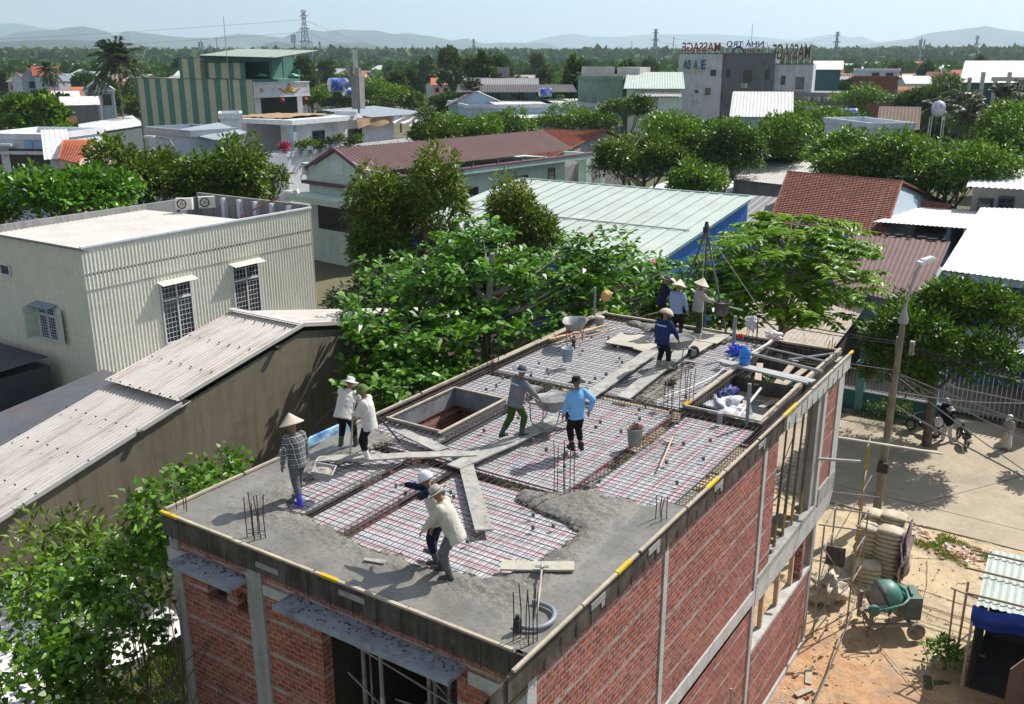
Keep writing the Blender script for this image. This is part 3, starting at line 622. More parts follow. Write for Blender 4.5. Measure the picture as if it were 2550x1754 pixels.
    if hat:
        kind, hm = hat[0], hat[1]; c = MB(); tilt = HM; n = 28
        if kind == 'cone': prof = [(.0, .215), (.02, .205), (.10, .125), (.17, .06), (.235, .005), (.237, -.004), (.16, .05), (.05, .14)]; o_ = hp(0, -.01, .03)
        elif kind == 'dome': prof = [(.0, .165), (.06, .16), (.115, .135), (.165, .09), (.2, .03), (.205, .0), (.19, -.002), (.12, .08)]; o_ = hp(0, -.01, .02)
        elif kind == 'bucket': prof = [(.0, .115), (.06, .112), (.088, .09), (.097, .03), (.10, .012), (.15, -.012), (.185, -.022), (.187, -.028), (.10, .0)]; o_ = hp(0, -.01, .03)
        elif kind == 'wide': prof = [(.0, .125), (.065, .12), (.09, .1), (.098, .03), (.10, .012), (.17, .0), (.235, .008), (.237, .0), (.10, 0)]; o_ = hp(0, -.01, .03)
        elif kind == 'pith': prof = [(.0, .135), (.05, .13), (.09, .10), (.112, .05), (.12, .012), (.165, -.018), (.168, -.026), (.11, .0)]; o_ = hp(0, -.01, .02)
        else: prof = [(.0, .135), (.05, .128), (.09, .10), (.115, .05), (.122, .0), (.124, -.012), (.11, -.01)]; o_ = hp(0, -.01, .015)
        rings = []
        for r, z in prof:
            row = []
            for j in range(n):
                a = 2 * pi * j / n; wob = (.02 * sin(2 * a + 1) + .012 * sin(3 * a)) * (1 if kind in ('bucket', 'wide') and r > .12 else 0); ry_ = r * (1.0 if kind in ('cone', 'dome', 'wide') else 1.12)
                row.append(o_ + HM @ Vector((r * cos(a), ry_ * sin(a), z + wob)))
            rings.append(row)
        c.grid(rings, closeu=True); ho = c.build({'cone': 'conical_hat', 'dome': 'straw_hat', 'bucket': 'bucket_hat', 'wide': 'wide_brim_hat', 'pith': 'pith_helmet'}.get(kind, 'hard_hat'), hm, root, smooth=kind not in ('cone',))
        if kind == 'hard':
            c = MB(); c.grid([[o_ + HM @ Vector((.12 * cos(a), .13 * sin(a) + q, -.008 - q * .25)) for a in [pi * j / 12 for j in range(13)]] for q in (0, .055)]); c.build('peak', hm, ho, smooth=True)
        if len(hat) > 2:
            c = MB(); rr = [[o_ + HM @ Vector(((.1 + q) * cos(a), (.112 + q) * sin(a), z)) for a in [2 * pi * j / 20 for j in range(20)]] for z, q in ((.012, .004), (.035, .001))]; c.grid(rr, closeu=True); c.build('hat_band', hat[2], ho)
        if kind in ('cone',): c = MB(); c.tube([hp(.07, 0, .02), hp(.05, .05, -.09), hp(0, .06, -.115), hp(-.05, .05, -.09), hp(-.07, 0, .02)], .006, 5); c.build('chin_strap', MATS.get('strap') or M('strap', (.15, .3, .12)), ho)
    if stripe:
        c = MB(); pts = [P + up * .40 + rt * x * bulk + fw * (-.142 * bulk * math.sqrt(max(.02, 1 - (x / .21) ** 2)) - .008) for x in (-.15, -.1, -.05, 0, .05, .1, .15)]
        c.grid([[p + up * .018 for p in pts], [p - up * .018 for p in pts]]); c.grid([[p + up * .018 + fw * .002 for p in pts], [p - up * .018 + fw * .002 for p in pts]]); c.build('reflective_stripe', stripe, root)
    if text:
        cu = bpy.data.curves.new('back_print', 'FONT'); cu.body = text[0]; cu.size = .09; cu.align_x = 'CENTER'; cu.extrude = .001; o = bpy.data.objects.new('back_print', cu); col.objects.link(o); dg = bpy.context.evaluated_depsgraph_get(); me = bpy.data.meshes.new_from_object(o.evaluated_get(dg)); bpy.data.objects.remove(o); me.materials.append(text[1])
        o = bpy.data.objects.new('back_print', me); col.objects.link(o); o.parent = root; MX = Matrix((rt, up, -fw)).transposed().to_4x4(); o.matrix_local = Matrix.Translation(P + up * .33 - fw * .158 * bulk) @ MX
    root.location = loc; root.rotation_euler = (0, 0, math.atan2(face[1], face[0]) - pi / 2); root.scale = (h, h, h)
    root['P'] = 0; del root['P']
    return root
def plaidmat():
    m, nt, b = newmat('plaid_shirt'); oc = coord(nt); sp = nt.nodes.new('ShaderNodeSeparateXYZ'); nt.links.new(oc, sp.inputs[0])
    fx = math_(nt, 'FRACT', math_(nt, 'MULTIPLY', math_(nt, 'ADD', sp.outputs[0], math_(nt, 'MULTIPLY', sp.outputs[1], .8)), 11)); fz = math_(nt, 'FRACT', math_(nt, 'MULTIPLY', sp.outputs[2], 9.5))
    a = math_(nt, 'LESS_THAN', fx, .5); c = math_(nt, 'LESS_THAN', fz, .5); base = mix(nt, math_(nt, 'MULTIPLY', math_(nt, 'ADD', a, c), .5), (.022, .024, .03), (.13, .13, .14))
    base = mix(nt, math_(nt, 'MAXIMUM', math_(nt, 'LESS_THAN', math_(nt, 'ABSOLUTE', math_(nt, 'SUBTRACT', fx, .75)), .05), math_(nt, 'LESS_THAN', math_(nt, 'ABSOLUTE', math_(nt, 'SUBTRACT', fz, .75)), .06)), base, (.5, .5, .5))
    nt.links.new(base, b.inputs['Base Color']); b.inputs['Roughness'].default_value = .9; return m
def cloth(n, c, dirt=None, **k): return M('cloth_' + n, c, .9, .12, 5, dirt=dirt, dscale=3, damt=.5, bump=.15, bscale=60, spec=.15, **k)
c_grey = cloth('slate', (.17, .175, .20), (.28, .27, .25)); c_beige = cloth('beige', (.56, .53, .45), (.35, .32, .27)); c_white = cloth('white', (.62, .60, .57), (.38, .36, .33)); c_navy = cloth('navy', (.022, .032, .12)); c_lb = cloth('sky_blue', (.20, .46, .80))
c_lbg = cloth('blue_grey', (.25, .31, .48)); c_blk = cloth('black', (.012, .012, .014)); c_green = cloth('green', (.045, .09, .02)); c_gtr = cloth('grey_trousers', (.11, .115, .12), (.25, .24, .22)); c_wht = cloth('warm_grey', (.36, .34, .33)); c_dkn = cloth('dark_navy', (.015, .02, .05))
b_blue = M('boot_blue', (.012, .03, .42), .4, .1, 4, dirt=(.25, .24, .22), dscale=8, damt=.5, spec=.5); b_green = M('boot_green', (.02, .06, .04), .4, .2, 4, dirt=(.2, .2, .18), dscale=6, damt=.6, spec=.5); b_white = M('boot_white', (.72, .71, .69), .45, .05, 4, dirt=(.35, .33, .3), dscale=6, damt=.5)
b_dark = M('boot_dark', (.035, .04, .04), .4, .2, 4, dirt=(.22, .21, .19), dscale=6, damt=.8, spec=.5); b_tan = M('boot_tan', (.27, .24, .19), .6, .15, 5, dirt=(.4, .38, .34), damt=.6)
def strawmat(n, c):
    m, nt, b = newmat(n); oc = coord(nt); w_ = nt.nodes.new('ShaderNodeTexNoise'); w_.inputs['Scale'].default_value = 60; nt.links.new(oc, w_.inputs['Vector']); base = mix(nt, w_.outputs['Fac'], sc3(c, .7), sc3(c, 1.25)); nt.links.new(base, b.inputs['Base Color']); b.inputs['Roughness'].default_value = .8; bump_(nt, b, w_.outputs['Fac'], .3, .01); return m
h_straw = strawmat('straw_hat', (.52, .43, .35)); h_pale = strawmat('pale_straw_hat', (.66, .60, .48)); h_grey = M('hat_grey', (.15, .16, .18), .9, .1, 8); h_camo = M('hat_camo', (.22, .22, .19), .9, .35, 14, c2=(.07, .08, .06), amt=.5); h_green = M('hat_green', (.10, .16, .035), .8, .12, 6); h_white = M('hat_white', (.70, .71, .74), .35, .04, 4, spec=.5); h_cloth = M('hat_cloth', (.55, .57, .60), .9, .1, 8); h_blk = M('hat_black', (.02, .02, .022), .9, .1, 8)
m_refl = M('reflective', (.45, .58, .72), .5, .05, 5); m_txt = M('print_white', (.62, .68, .78), .7, .05, 5)
Z = HS + .0
person('worker in a plaid shirt and conical hat carrying a grey tub, in bright blue boots', (-5.62, 1.52, Z), (-.95, .25), lean=(0, .1), feet=((-.12, -.26, .0), (.1, .2, 0)), hands=((-.30, .0, .80), (.30, .12, .83)), hat=('cone', h_straw), shirt=plaidmat(), trousers=c_gtr, boots=b_blue, look=(-.15, 1, -.35), bulk=1.0, shirtlen=.14)
person('worker in a white shirt bending over a vibrator hose, black trousers and green boots', (-6.55, 3.75, Z), (-.35, .95), lean=(.1, .62), pel=.83, feet=((-.16, -.05, 0), (.15, .05, 0)), hands=((-.2, .55, .82), (.12, .55, .72)), hat=('bucket', h_cloth), shirt=c_white, trousers=c_blk, boots=b_green, look=(0, 1, -.6), bulk=1.08, bootlen=.33)
person('worker in a green pith helmet and white boots leaning on a hoe', (-5.78, 3.48, Z), (-.9, -.35), lean=(0, .12), feet=((-.13, -.02, 0), (.13, .12, 0)), hands=((-.02, .28, 1.02), (.06, .30, .80)), hat=('pith', h_green), shirt=c_white, trousers=c_blk, boots=b_white, look=(0, 1, -.45), bulk=1.08, bootlen=.28, elbow=((-1, -.4, -.6), (1, -.4, -.6)), shirtlen=.16)
person('worker in a white hard hat and navy sleeves pointing with an outstretched arm', (-2.42, 1.18, Z), (-.93, -.1), lean=(0, .38), pel=.86, feet=((-.14, -.12, 0), (.14, .15, 0)), hands=((.25, .55, .9), (.15, .98, 1.17)), hat=('hard', h_white), shirt=[c_dkn], vest=c_white, trousers=c_dkn, boots=b_dark, look=(-.2, 1, -.45), turn=.5, elbow=((-1, -.4, -.6), (.3, -.4, -1)))
person('worker in a camouflage bush hat and beige jacket bending forward near the front edge', (-2.0, .93, Z), (-.9, -.32), lean=(0, .42), pel=.85, feet=((-.12, -.08, 0), (.13, .16, 0)), hands=((-.14, .38, .80), (.06, .30, .70)), hat=('wide', M('hat_sand', (.42, .40, .34), .9, .25, 9, c2=(.2, .2, .17), amt=.5), h_camo), shirt=c_beige, trousers=c_gtr, boots=b_dark, look=(0, 1, -.75), bulk=1.06, bootlen=.33, shirtlen=.18)
person('worker in a grey jacket with green trousers and wide brim hat pushing a wheelbarrow', (-4.03, 5.95, Z + .02), (.42, .95), lean=(0, .22), pel=.85, feet=((-.1, -.38, .03), (.1, .02, 0)), hands=((-.27, .42, .84), (.27, .42, .84)), hat=('wide', h_grey, h_blk), shirt=c_grey, trousers=c_green, boots=b_green, look=(.1, 1, -.3), bulk=1.12, bootlen=.33, stripe=m_refl)
person('man in a sky blue shirt and black hat standing with a hand on his hip', (-2.74, 6.02, Z), (-.75, .5), lean=(0, -.02), feet=((-.1, .0, 0), (.1, -.06, 0)), hands=((-.26, .12, .82), (.24, -.14, .92)), hat=('bucket', h_blk), shirt=c_lb, trousers=c_blk, look=(-.25, 1, -.2), elbow=((-.6, -1, 0), (1, -.6, .2)), boots=M('shoe', (.02, .02, .02), .6), bootlen=.06)
person('worker in a navy jacket and straw hat behind a full wheelbarrow, tan boots', (-3.42, 11.4, Z + .02), (.25, 1), lean=(0, .12), feet=((-.12, -.05, 0), (.12, .1, 0)), hands=((-.33, .1, .82), (.30, .32, .80)), hat=('dome', h_straw), shirt=c_navy, trousers=c_blk, boots=b_tan, look=(.1, 1, -.5), bulk=1.12, bootlen=.33, stripe=m_refl, elbow=((-1, -.4, 0), (1, -.4, 0)))
person('worker in a blue grey jacket with printed back and pale conical hat', (-4.36, 14.3, Z), (.1, 1), lean=(0, .1), feet=((-.1, 0, 0), (.12, .1, 0)), hands=((-.3, .2, .85), (.33, .1, .78)), hat=('cone', h_pale), shirt=c_lbg, trousers=c_blk, boots=b_dark, look=(0, 1, -.4), bulk=1.1, text=('- - - -', m_txt))
person('worker in a warm grey jacket and pale conical hat holding the hoist bucket', (-3.95, 14.82, Z), (.72, .6), lean=(0, .05), feet=((-.1, 0, 0), (.12, .06, 0)), hands=((-.2, .3, 1.35), (.18, .42, 1.08)), hat=('cone', h_pale), shirt=c_wht, trousers=c_green, boots=b_green, look=(.1, 1, -.3), bulk=1.12, bootlen=.34)
person('worker in dark navy and a grey bush hat at the far edge behind the others', (-5.05, 14.95, Z), (.6, .5), lean=(0, .15), hands=((-.2, .3, .95), (.2, .4, .95)), hat=('wide', h_grey, h_blk), shirt=c_dkn, trousers=c_blk, boots=b_dark, look=(0, 1, -.5))
# in the street
person('woman in a black top and flared white trousers holding up a phone', (.65, 30.9, .06), (-.3, -1), hands=((-.06, .22, 1.35), (.06, .22, 1.35)), feet=((-.18, 0, 0), (.16, .05, 0)), hat=('bucket', h_cloth), shirt=c_blk, trousers=c_white, skirt='flare', look=(0, 1, 0), group='people in the street', elbow=((-1, 0, -.5), (1, 0, -.5)))
person('woman in a white cap, grey top and long cream skirt by the gate', (2.78, 31.2, .06), (-.5, -1), hands=((-.12, .22, 1.0), (.12, .22, 1.0)), hat=('hard', h_white), shirt=c_wht, trousers=cloth('cream', (.55, .50, .42)), skirt='long', look=(0, 1, -.3), group='people in the street')
person('person in dark clothes and a pale helmet behind the woman with the phone', (.35, 31.9, .06), (-.2, -1), hat=('hard', h_cloth), shirt=c_dkn, trousers=c_dkn, boots=M('shoe', (.02, .02, .02), .6), bootlen=.06, group='people in the street')
# ---------------------------------------------------------------- tools and things on the roof
m_barrow = M('barrow_steel', (.27, .28, .28), .6, .15, 4, dirt=(.42, .40, .37), dscale=3, damt=.8, metal=.3); m_tyre = M('tyre', (.03, .03, .03), .8, .2, 6, dirt=(.25, .23, .2), dscale=8, damt=.6)
m_wetfill = M('fill_concrete', (.13, .13, .125), .5, .3, 9, c2=(.3, .29, .27), amt=.4, bump=1, bscale=30, spec=.5)
m_orange = M('orange_steel', (.42, .10, .04), .6, .2, 5, dirt=(.3, .28, .25), damt=.7)
def barrow(label, loc, rz, load=True, tilt=0, frame=m_barrow, group='wheelbarrows on the roof'):
    t = T('wheelbarrow', label, 'wheelbarrow', (0, 0, 0), group)   # x forward: wheel at +x
    b = MB(); n = 24
    def ring(sx, sy, z, cx=0, e=3.2):
        out = []
        for j in range(n):
            a = 2 * pi * j / n; c, s = cos(a), sin(a); out.append((cx + sx * math.copysign(abs(c) ** (2 / e), c), sy * math.copysign(abs(s) ** (2 / e), s), z))
        return out
    b.grid([ring(.29, .20, .42, .02), ring(.34, .25, .48, .03), ring(.46, .335, .665, .05), ring(.475, .35, .67, .05), ring(.46, .335, .662, .05), ring(.33, .24, .49, .03), ring(.28, .19, .435, .02)], closeu=True)
    b.face(ring(.29, .20, .42, .02)[::-1]); b.face(ring(.28, .19, .437, .02)); b.build('tray', m_barrow, t, smooth=True)
    if load:
        b = MB(); rr = []
        for k, q in enumerate((1, .8, .6, .4, .2, .03)): rr.append([(x, y, .60 + .06 * (1 - q) + .02 * mnoise.noise(Vector((x * 9, y * 9, k)))) for x, y, _ in ring(.42 * q, .30 * q, 0, .05)])
        b.grid(rr, closeu=True); b.build('load', m_wetfill, t, smooth=True)
    b = MB()
    for s in (-1, 1):
        b.tube([(-.82, .28 * s, .62), (-.45, .26 * s, .52), (-.1, .22 * s, .41), (.35, .15 * s, .37), (.62, .06 * s, .22)], .016, 8)
        b.tube([(-.40, .25 * s, .50), (-.36, .24 * s, .12), (-.28, .24 * s, .0), (-.12, .24 * s, .0), (.02, .23 * s, .15), (.10, .2 * s, .40)], .014, 8)
    b.tube([(-.3, -.24, .03), (-.3, .24, .03)], .012, 6); b.tube([(.34, -.15, .38), (.34, .15, .38)], .014, 6); b.build('frame', frame, t, smooth=True)
    b = MB(); RM = Matrix.Rotation(pi / 2, 3, 'X'); b.lathe((.6, 0, .185), [(.11, -.035), (.15, -.045), (.18, -.03), (.187, 0), (.18, .03), (.15, .045), (.11, .035), (.11, -.035)], 24, M_=RM); w = b.build('wheel', m_tyre, t, smooth=True)
    b = MB(); b.lathe((.6, 0, .185), [(.0, -.03), (.11, -.02), (.112, 0), (.11, .02), (0, .03)], 16, M_=RM); b.tube([(.6, -.09, .185), (.6, .09, .185)], .012, 6); b.build('rim', m_barrow, w)
    t.location = loc; t.rotation_euler = (0, tilt, rz); t.scale = (.93,) * 3; return t
barrow('grey wheelbarrow full of wet concrete being pushed along a plank', (-3.76, 6.72, HS + .02), math.atan2(.95, .42), True, math.radians(5))
barrow('wheelbarrow heaped with dark concrete in front of the navy jacketed worker', (-3.38, 12.1, HS + .02), R_(62), True)
barrow('empty wheelbarrow with orange frame standing at the left edge of the roof', (-6.35, 12.25, HS), R_(-62), False, 0, m_orange)
# planks and boards
m_plank = M('cement_plank', (.36, .35, .32), .9, .12, 3, dirt=(.13, .13, .125), dscale=5, damt=.9, c2=(.46, .44, .40), amt=.5, bump=.5, bscale=30)
m_ply = M('cement_ply', (.46, .43, .36), .9, .12, 2, dirt=(.26, .25, .22), dscale=3, damt=.7, c2=(.5, .42, .32), amt=.3, bump=.3)
def plank(label, pts, th=.03, z=HS + .02, m=m_plank, dz=0, grp='planks laid over the bars'):
    b = MB(); top = []; 
    for (x, y) in pts: top.append(Vector((x, y, 0)))
    # pts: four corners in order; warped a little
    n = 14; P = []; Q = []
    for i in range(n + 1):
        t = i / n; a = top[0].lerp(top[1], t); c = top[3].lerp(top[2], t); w1 = .012 * mnoise.noise(Vector((a.x, a.y, 2)) * 2); zz = z + dz * t + w1
        P.append([(a.x, a.y, zz), (a.x, a.y, zz + th), (c.x, c.y, zz + th + w1), (c.x, c.y, zz + w1)])
    b.grid(P, closeu=True); b.face(P[0][::-1]); b.face(P[-1]); return tag(b.build('plank', m), label, 'plank', grp)
plank('cement crusted plank under the grey jacketed worker and his wheelbarrow', [(-4.33, 4.0), (-3.98, 7.2), (-3.62, 7.2), (-4.0, 3.98)])
plank('long pale plank crossing from the left edge to the wheelbarrow run', [(-6.55, 2.95), (-4.2, 4.85), (-4.08, 4.6), (-6.45, 2.72)], z=HS + .045)
plank('speckled plank lying alone on the bars behind the two bending workers', [(-4.11, 4.08), (-2.42, 2.22), (-2.2, 2.4), (-3.93, 4.28)], z=HS + .01)
plank('short mortar covered plank below the square roof opening', [(-6.2, 4.72), (-4.87, 4.38), (-4.77, 4.66), (-6.09, 4.92)])
plank('first length of the pale plank runway leading to the far workers', [(-4.1, 8.35), (-4.42, 12.6), (-4.06, 12.6), (-3.79, 8.4)])
plank('narrow plank under the navy jacketed worker', [(-3.42, 9.02), (-3.76, 13.25), (-3.42, 13.25), (-3.1, 9.0)], z=HS + .03)
plank('pale square plywood sheet lying on the bars at the far left', [(-5.62, 12.6), (-5.72, 13.75), (-4.9, 13.85), (-4.7, 12.6)], m=m_ply, th=.02)
plank('plywood sheet splashed with concrete near the hoist', [(-3.9, 14.1), (-3.9, 15.05), (-3.1, 15.05), (-3.1, 14.1)], m=m_ply, th=.02, z=HS + .03)
plank('second plywood sheet beside the loaded wheelbarrow', [(-3.85, 13.2), (-3.85, 14.0), (-3.15, 14.0), (-3.2, 13.0)], m=m_ply, th=.02, z=HS + .04)
plank('small pale board next to the square plywood sheet', [(-4.75, 12.5), (-4.75, 13.2), (-4.3, 13.2), (-4.35, 12.4)], m=m_ply, th=.02, z=HS + .03)
plank('orange brown timber leaning along the left edge under the empty wheelbarrow', [(-6.98, 11.95), (-6.35, 13.95), (-6.27, 13.92), (-6.88, 11.9)], m=m_woodn, th=.05, z=HS + .05)
plank('thin reddish stick beside the empty wheelbarrow', [(-6.3, 12.9), (-5.95, 14.1), (-5.92, 14.08), (-6.26, 12.9)], m=m_woodn, th=.03)
plank('dirty board lying half in the concrete by the front edge', [(-3.3, .62), (-3.0, .75), (-2.97, .66), (-3.28, .55)], th=.02)
# buckets
def bucket(label, loc, m, fill=None, r=.15, hgt=.34, handle=True, tilt=(0, 0), name='bucket', rz=0.0):
    t = T(name, label, 'bucket', (0, 0, 0), None); b = MB(); b.lathe((0, 0, 0), [(0, 0), (r * .78, 0), (r * .8, .01), (r * .95, hgt * .85), (r, hgt * .86), (r * .98, hgt * .93), (r * 1.03, hgt * .96), (r * 1.03, hgt), (r * .95, hgt), (r * .76, .02), (0, .02)], 24); b.build('shell', m, t, smooth=True)
    if fill: b = MB(); b.lathe((0, 0, 0), [(0, hgt * .8 + .03), (r * .5, hgt * .8 + .02), (r * .93, hgt * .8)], 16); b.build('contents', fill, t, smooth=True)
    if handle: b = MB(); b.tube([(r * cos(a), .02 - .12 * sin(a) * .3, hgt * .93 + r * .9 * -sin(a) * .9) for a in [pi * k / 12 for k in range(13)]], .004, 5); b.build('handle', m_galv, t)
    t.location = loc; t.rotation_euler = (*tilt, rz); return t
m_bblue = M('bucket_blue', (.18, .27, .37), .6, .2, 4, dirt=(.42, .40, .38), dscale=6, damt=1, c2=(.42, .42, .42), amt=.5); m_bgrey = M('bucket_grey', (.26, .28, .26), .6, .15, 4, dirt=(.42, .4, .36), dscale=5, damt=.8)
bucket('faded blue paint bucket standing on the bars in front of the empty wheelbarrow', (-5.58, 10.55, HS + .08), m_bblue)
b2 = bucket('grey bucket filled with reddish tie wire beside the dark beam channel', (-1.9, 6.85, HS), m_bgrey, m_dark, r=.16, hgt=.36)
b = MB()
for i in range(60):
    a = random.random() * 6.3; r0 = random.uniform(0, .12); z = .33 + random.uniform(0, .1); p = Vector((r0 * cos(a), r0 * sin(a), z)); b.tube([p, p + Vector((random.uniform(-.1, .1), random.uniform(-.1, .1), random.uniform(-.02, .07))), p + Vector((random.uniform(-.14, .14), random.uniform(-.14, .14), -.03))], .003, 3)
m_wire = M('tie_wire', (.20, .055, .03), .7, .3, 6); o = b.build('tie_wire', m_wire); o.parent = b2; tag(o, kind='stuff')
b = MB()
for i in range(110):
    p = Vector((-1.72 + random.gauss(0, .13), 7.2 + random.gauss(0, .32), HS - .0 + random.uniform(0, .05))); b.tube([p, p + Vector((random.uniform(-.09, .09), random.uniform(-.09, .09), random.uniform(-.01, .04))), p + Vector((random.uniform(-.12, .12), random.uniform(-.12, .12), 0))], .003, 3)
tag(b.build('wire_scrap', m_wire), 'loose scatter of rusty tie wire on the bars beside the grey bucket', 'wire scraps', kind='stuff')
bucket('small grey bucket at the far left corner with a straw cap over it', (-6.48, 13.9, HS), m_bgrey, None, .13, .25, False)
b = MB(); b.ell((-6.48, 13.9, HS + .30), (.14, .14, .06), 14, 6); tag(b.build('straw_cap', h_straw, smooth=True), 'crumpled straw cap resting on the small grey bucket', 'cap')
bucket('black rubber hoist bucket held by the warm grey jacketed worker', (-3.42, 15.15, HS + .55), M('rubber', (.07, .07, .068), .7, .2, 4, dirt=(.25, .24, .23), damt=.8), m_wetfill, .22, .36, True)
# grey tub carried by the plaid worker
t = T('mortar_tub', 'pale grey plastic tub of rubble held by the plaid shirted worker', 'tub', (0, 0, 0)); m_tub = M('tub', (.40, .41, .41), .6, .08, 4, dirt=(.25, .24, .22), dscale=5, damt=.6)
b = MB(); f = lambda sx, sy, z: [(sx, sy, z), (-sx, sy, z), (-sx, -sy, z), (sx, -sy, z)]
b.grid([f(.13, .09, 0), f(.2, .15, .24), f(.215, .165, .24), f(.21, .16, .25), f(.19, .14, .25), f(.125, .085, .02)], closeu=True); b.face(f(.13, .09, 0)[::-1]); b.face(f(.125, .085, .02)); b.build('shell', m_tub, t)
b = MB(); rr = [[(x * q, y * q, .2 + .03 * (1 - q) + .02 * mnoise.noise(Vector((x * 20, y * 20, q * 5)))) for x, y, _ in [(.17 * cos(a), .13 * sin(a), 0) for a in [2 * pi * j / 20 for j in range(20)]]] for q in (1, .7, .4, .05)]; b.grid(rr, closeu=True); b.build('rubble', M('rubble', (.42, .36, .31), .9, .35, 12, bump=.8), t); b = MB(); b.tube([(-.2, 0, .24), (-.1, 0, .44), (.0, 0, .52), (.1, 0, .44), (.2, 0, .24)], .006, 6); b.build('rope_handle', m_wood, t)
t.scale = (.9,) * 3; t.location = (-5.50, 2.0, HS + .24); t.rotation_euler = (.2, .15, .5)
# starter bars of the columns
def bars(label, pts, hgt, tie=True):
    b = MB()
    for x, y in pts:
        l = hgt * random.uniform(.86, 1.08); b.tube([(x, y, HS - .15), (x + random.uniform(-.015, .015), y + random.uniform(-.015, .015), HS + l * .5), (x + random.uniform(-.03, .03), y + random.uniform(-.03, .03), HS + l)], .0085, 6)
    if tie:
        for z in (.05, .12, .2)[:2]: b.tube([(p[0], p[1], HS + z) for p in pts] + [(pts[0][0], pts[0][1], HS + z)], .004, 4, cap=False)
    return tag(b.build('starter_bars', m_steel, loc=(pts[0][0], pts[0][1], HS)), label, 'rebar', 'column starter bars')
bars('tall starter bars at the near corner by the grey hose', [(-.30, .10), (-.27, .22), (-.20, .26), (-.08, .12), (-.05, .20), (-.03, .27)], .82)
bars('six starter bars in smooth concrete near the left front edge', [(-5.36, .14), (-5.30, .20), (-5.26, .28), (-5.17, .12), (-5.12, .2), (-5.08, .27)], .72)
bars('short starter bars on the far left corner of the slab', [(-7.07, .14), (-7.0, .22), (-6.88, .18)], .42, False)
bars('starter bars in the middle of the slab in front of the man in sky blue', [(-2.12, 4.16), (-2.14, 4.30), (-2.05, 4.38), (-1.92, 4.2), (-1.88, 4.3), (-1.85, 4.4)], .92)
bars('short starter bars on the right edge behind the yellow batten', [(-.22, 4.22), (-.18, 4.34), (-.1, 4.2), (-.06, 4.32)], .42, False)
bars('starter bars with a dark bundle beside the roof shaft corner', [(-2.38, 9.25), (-2.35, 9.4), (-2.25, 9.45), (-2.2, 9.25)], .62)
bars('crossing starter bars at the corner of the roof shaft', [(-2.03, 9.3), (-1.95, 9.4), (-1.9, 9.5), (-2.0, 9.6), (-1.88, 9.7)], .85)
bars('starter bars against the dark tree on the left edge', [(-7.05, 9.2), (-7.0, 9.33), (-6.93, 9.25), (-7.06, 9.5), (-6.98, 9.58), (-6.9, 9.45)], .95)
bars('starter bars behind the grey pipe at the far left corner', [(-7.05, 14.9), (-6.98, 15.0), (-7.08, 15.1), (-6.92, 14.85)], .8, False)
bars('starter bars at the far right where a white rag hangs', [(-2.34, 14.35), (-2.28, 14.5), (-2.45, 14.55), (-2.2, 14.6)], .6, False)
bars('single tall starter bars beside the blue bottle', [(-2.03, 14.05), (-2.06, 14.25)], .95, False)
bars('thin starter bars on the outer far corner above the street', [(-.3, 14.4), (-.2, 14.6), (-.34, 14.9)], .5, False)
b = MB()
for i in range(25): p = Vector((-2.28, 9.35, HS + .48)); b.tube([p + Vector((random.uniform(-.1, .1), random.uniform(-.1, .1), random.uniform(-.08, .08))), p + Vector((random.uniform(-.1, .1), random.uniform(-.1, .1), random.uniform(-.08, .08)))], .01, 4)
tag(b.build('wire_bundle', m_dark), 'dark bundle of tie wire hung on the starter bars by the shaft', 'wire bundle')
m_pvc = M('grey_pvc', (.22, .24, .27), .45, .06, 3, dirt=(.35, .34, .33), damt=.4, spec=.5)
def pipe(label, p, q, r=.03, m=m_pvc, name='pipe', group=None):
    b = MB(); b.tube([p, q], r, 12); return tag(b.build(name, m), label, 'pipe', group)
pipe('grey vertical pipe at the far left corner of the roof', (-7.03, 14.6, HS - .1), (-7.03, 14.6, HS + .95), .035)
pipe('grey vertical pipe standing beside the blue bottle', (-2.46, 13.6, HS - .1), (-2.46, 13.6, HS + 1.0), .045)
pipe('grey vertical pipe at the right hand corner of the shaft', (-.48, 9.2, HS - .1), (-.48, 9.2, HS + .85), .04)
pipe('short capped pipe stub standing on the bars by the shaft', (-.98, 8.95, HS - .05), (-.98, 8.95, HS + .18), .055)
b = MB(); b.tube([(-.55, .98, HS + .05)] + [(-.34 + .27 * sin(a), .67 + .31 * cos(a), HS + .06) for a in [pi * i / 16 for i in range(17)]] + [(-.46, .40, HS + .05)], .034, 12); tag(b.build('curved_hose', m_pvc, smooth=True), 'grey hooked hose lying on the wet concrete at the near corner', 'hose')
b = MB(); b.obox((-.36, .30, HS + .1), .09, .07, .2); b.tube([(-.36, .3, HS + .2), (-.36, .3, HS + .26)], .03, 8); tag(b.build('hose_fitting', m_dark), 'dark hose fitting tied to the near corner bars', 'fitting')
def hoe(label, p, q, m=m_wood, bl=.2):
    t = T('hoe', label, 'hoe', p); b = MB(); b.tube([p, Vector(p).lerp(Vector(q), .5) + Vector((.01, 0, .01)), q], .017, 8); b.build('shaft', m, t, smooth=True)
    d = (Vector(p) - Vector(q)).normalized(); s = Vector((-d.y, d.x, 0)).normalized(); c = Vector(p); b = MB(); b.obox(c + Vector((0, 0, -.0)), bl, .16, .012, math.atan2(s.y, s.x), rx=.35); b.tube([c - d * .05, c + d * .03], .025, 8); b.build('blade', m_galv, t); return t
hoe('pale handled hoe lying over the striped sheet on the right', (-1.42, 7.62, HS + .06), (-1.02, 6.12, HS + .03), m_woodn)
hoe('hoe with a long pale handle resting on the concrete float at the near corner', (-.86, 1.72, HS + .13), (-.33, .72, HS + .05))
hoe('hoe held upright by the worker in the green pith helmet', (-6.02, 3.20, HS + .02), (-6.03, 3.42, HS + 1.12), m_ply)
plank('patched screed board lying across the wet concrete at the near corner', [(-1.40, 1.42), (-.48, 2.0), (-.60, 2.22), (-1.52, 1.66)], m=m_ply, th=.03, z=HS + .03)
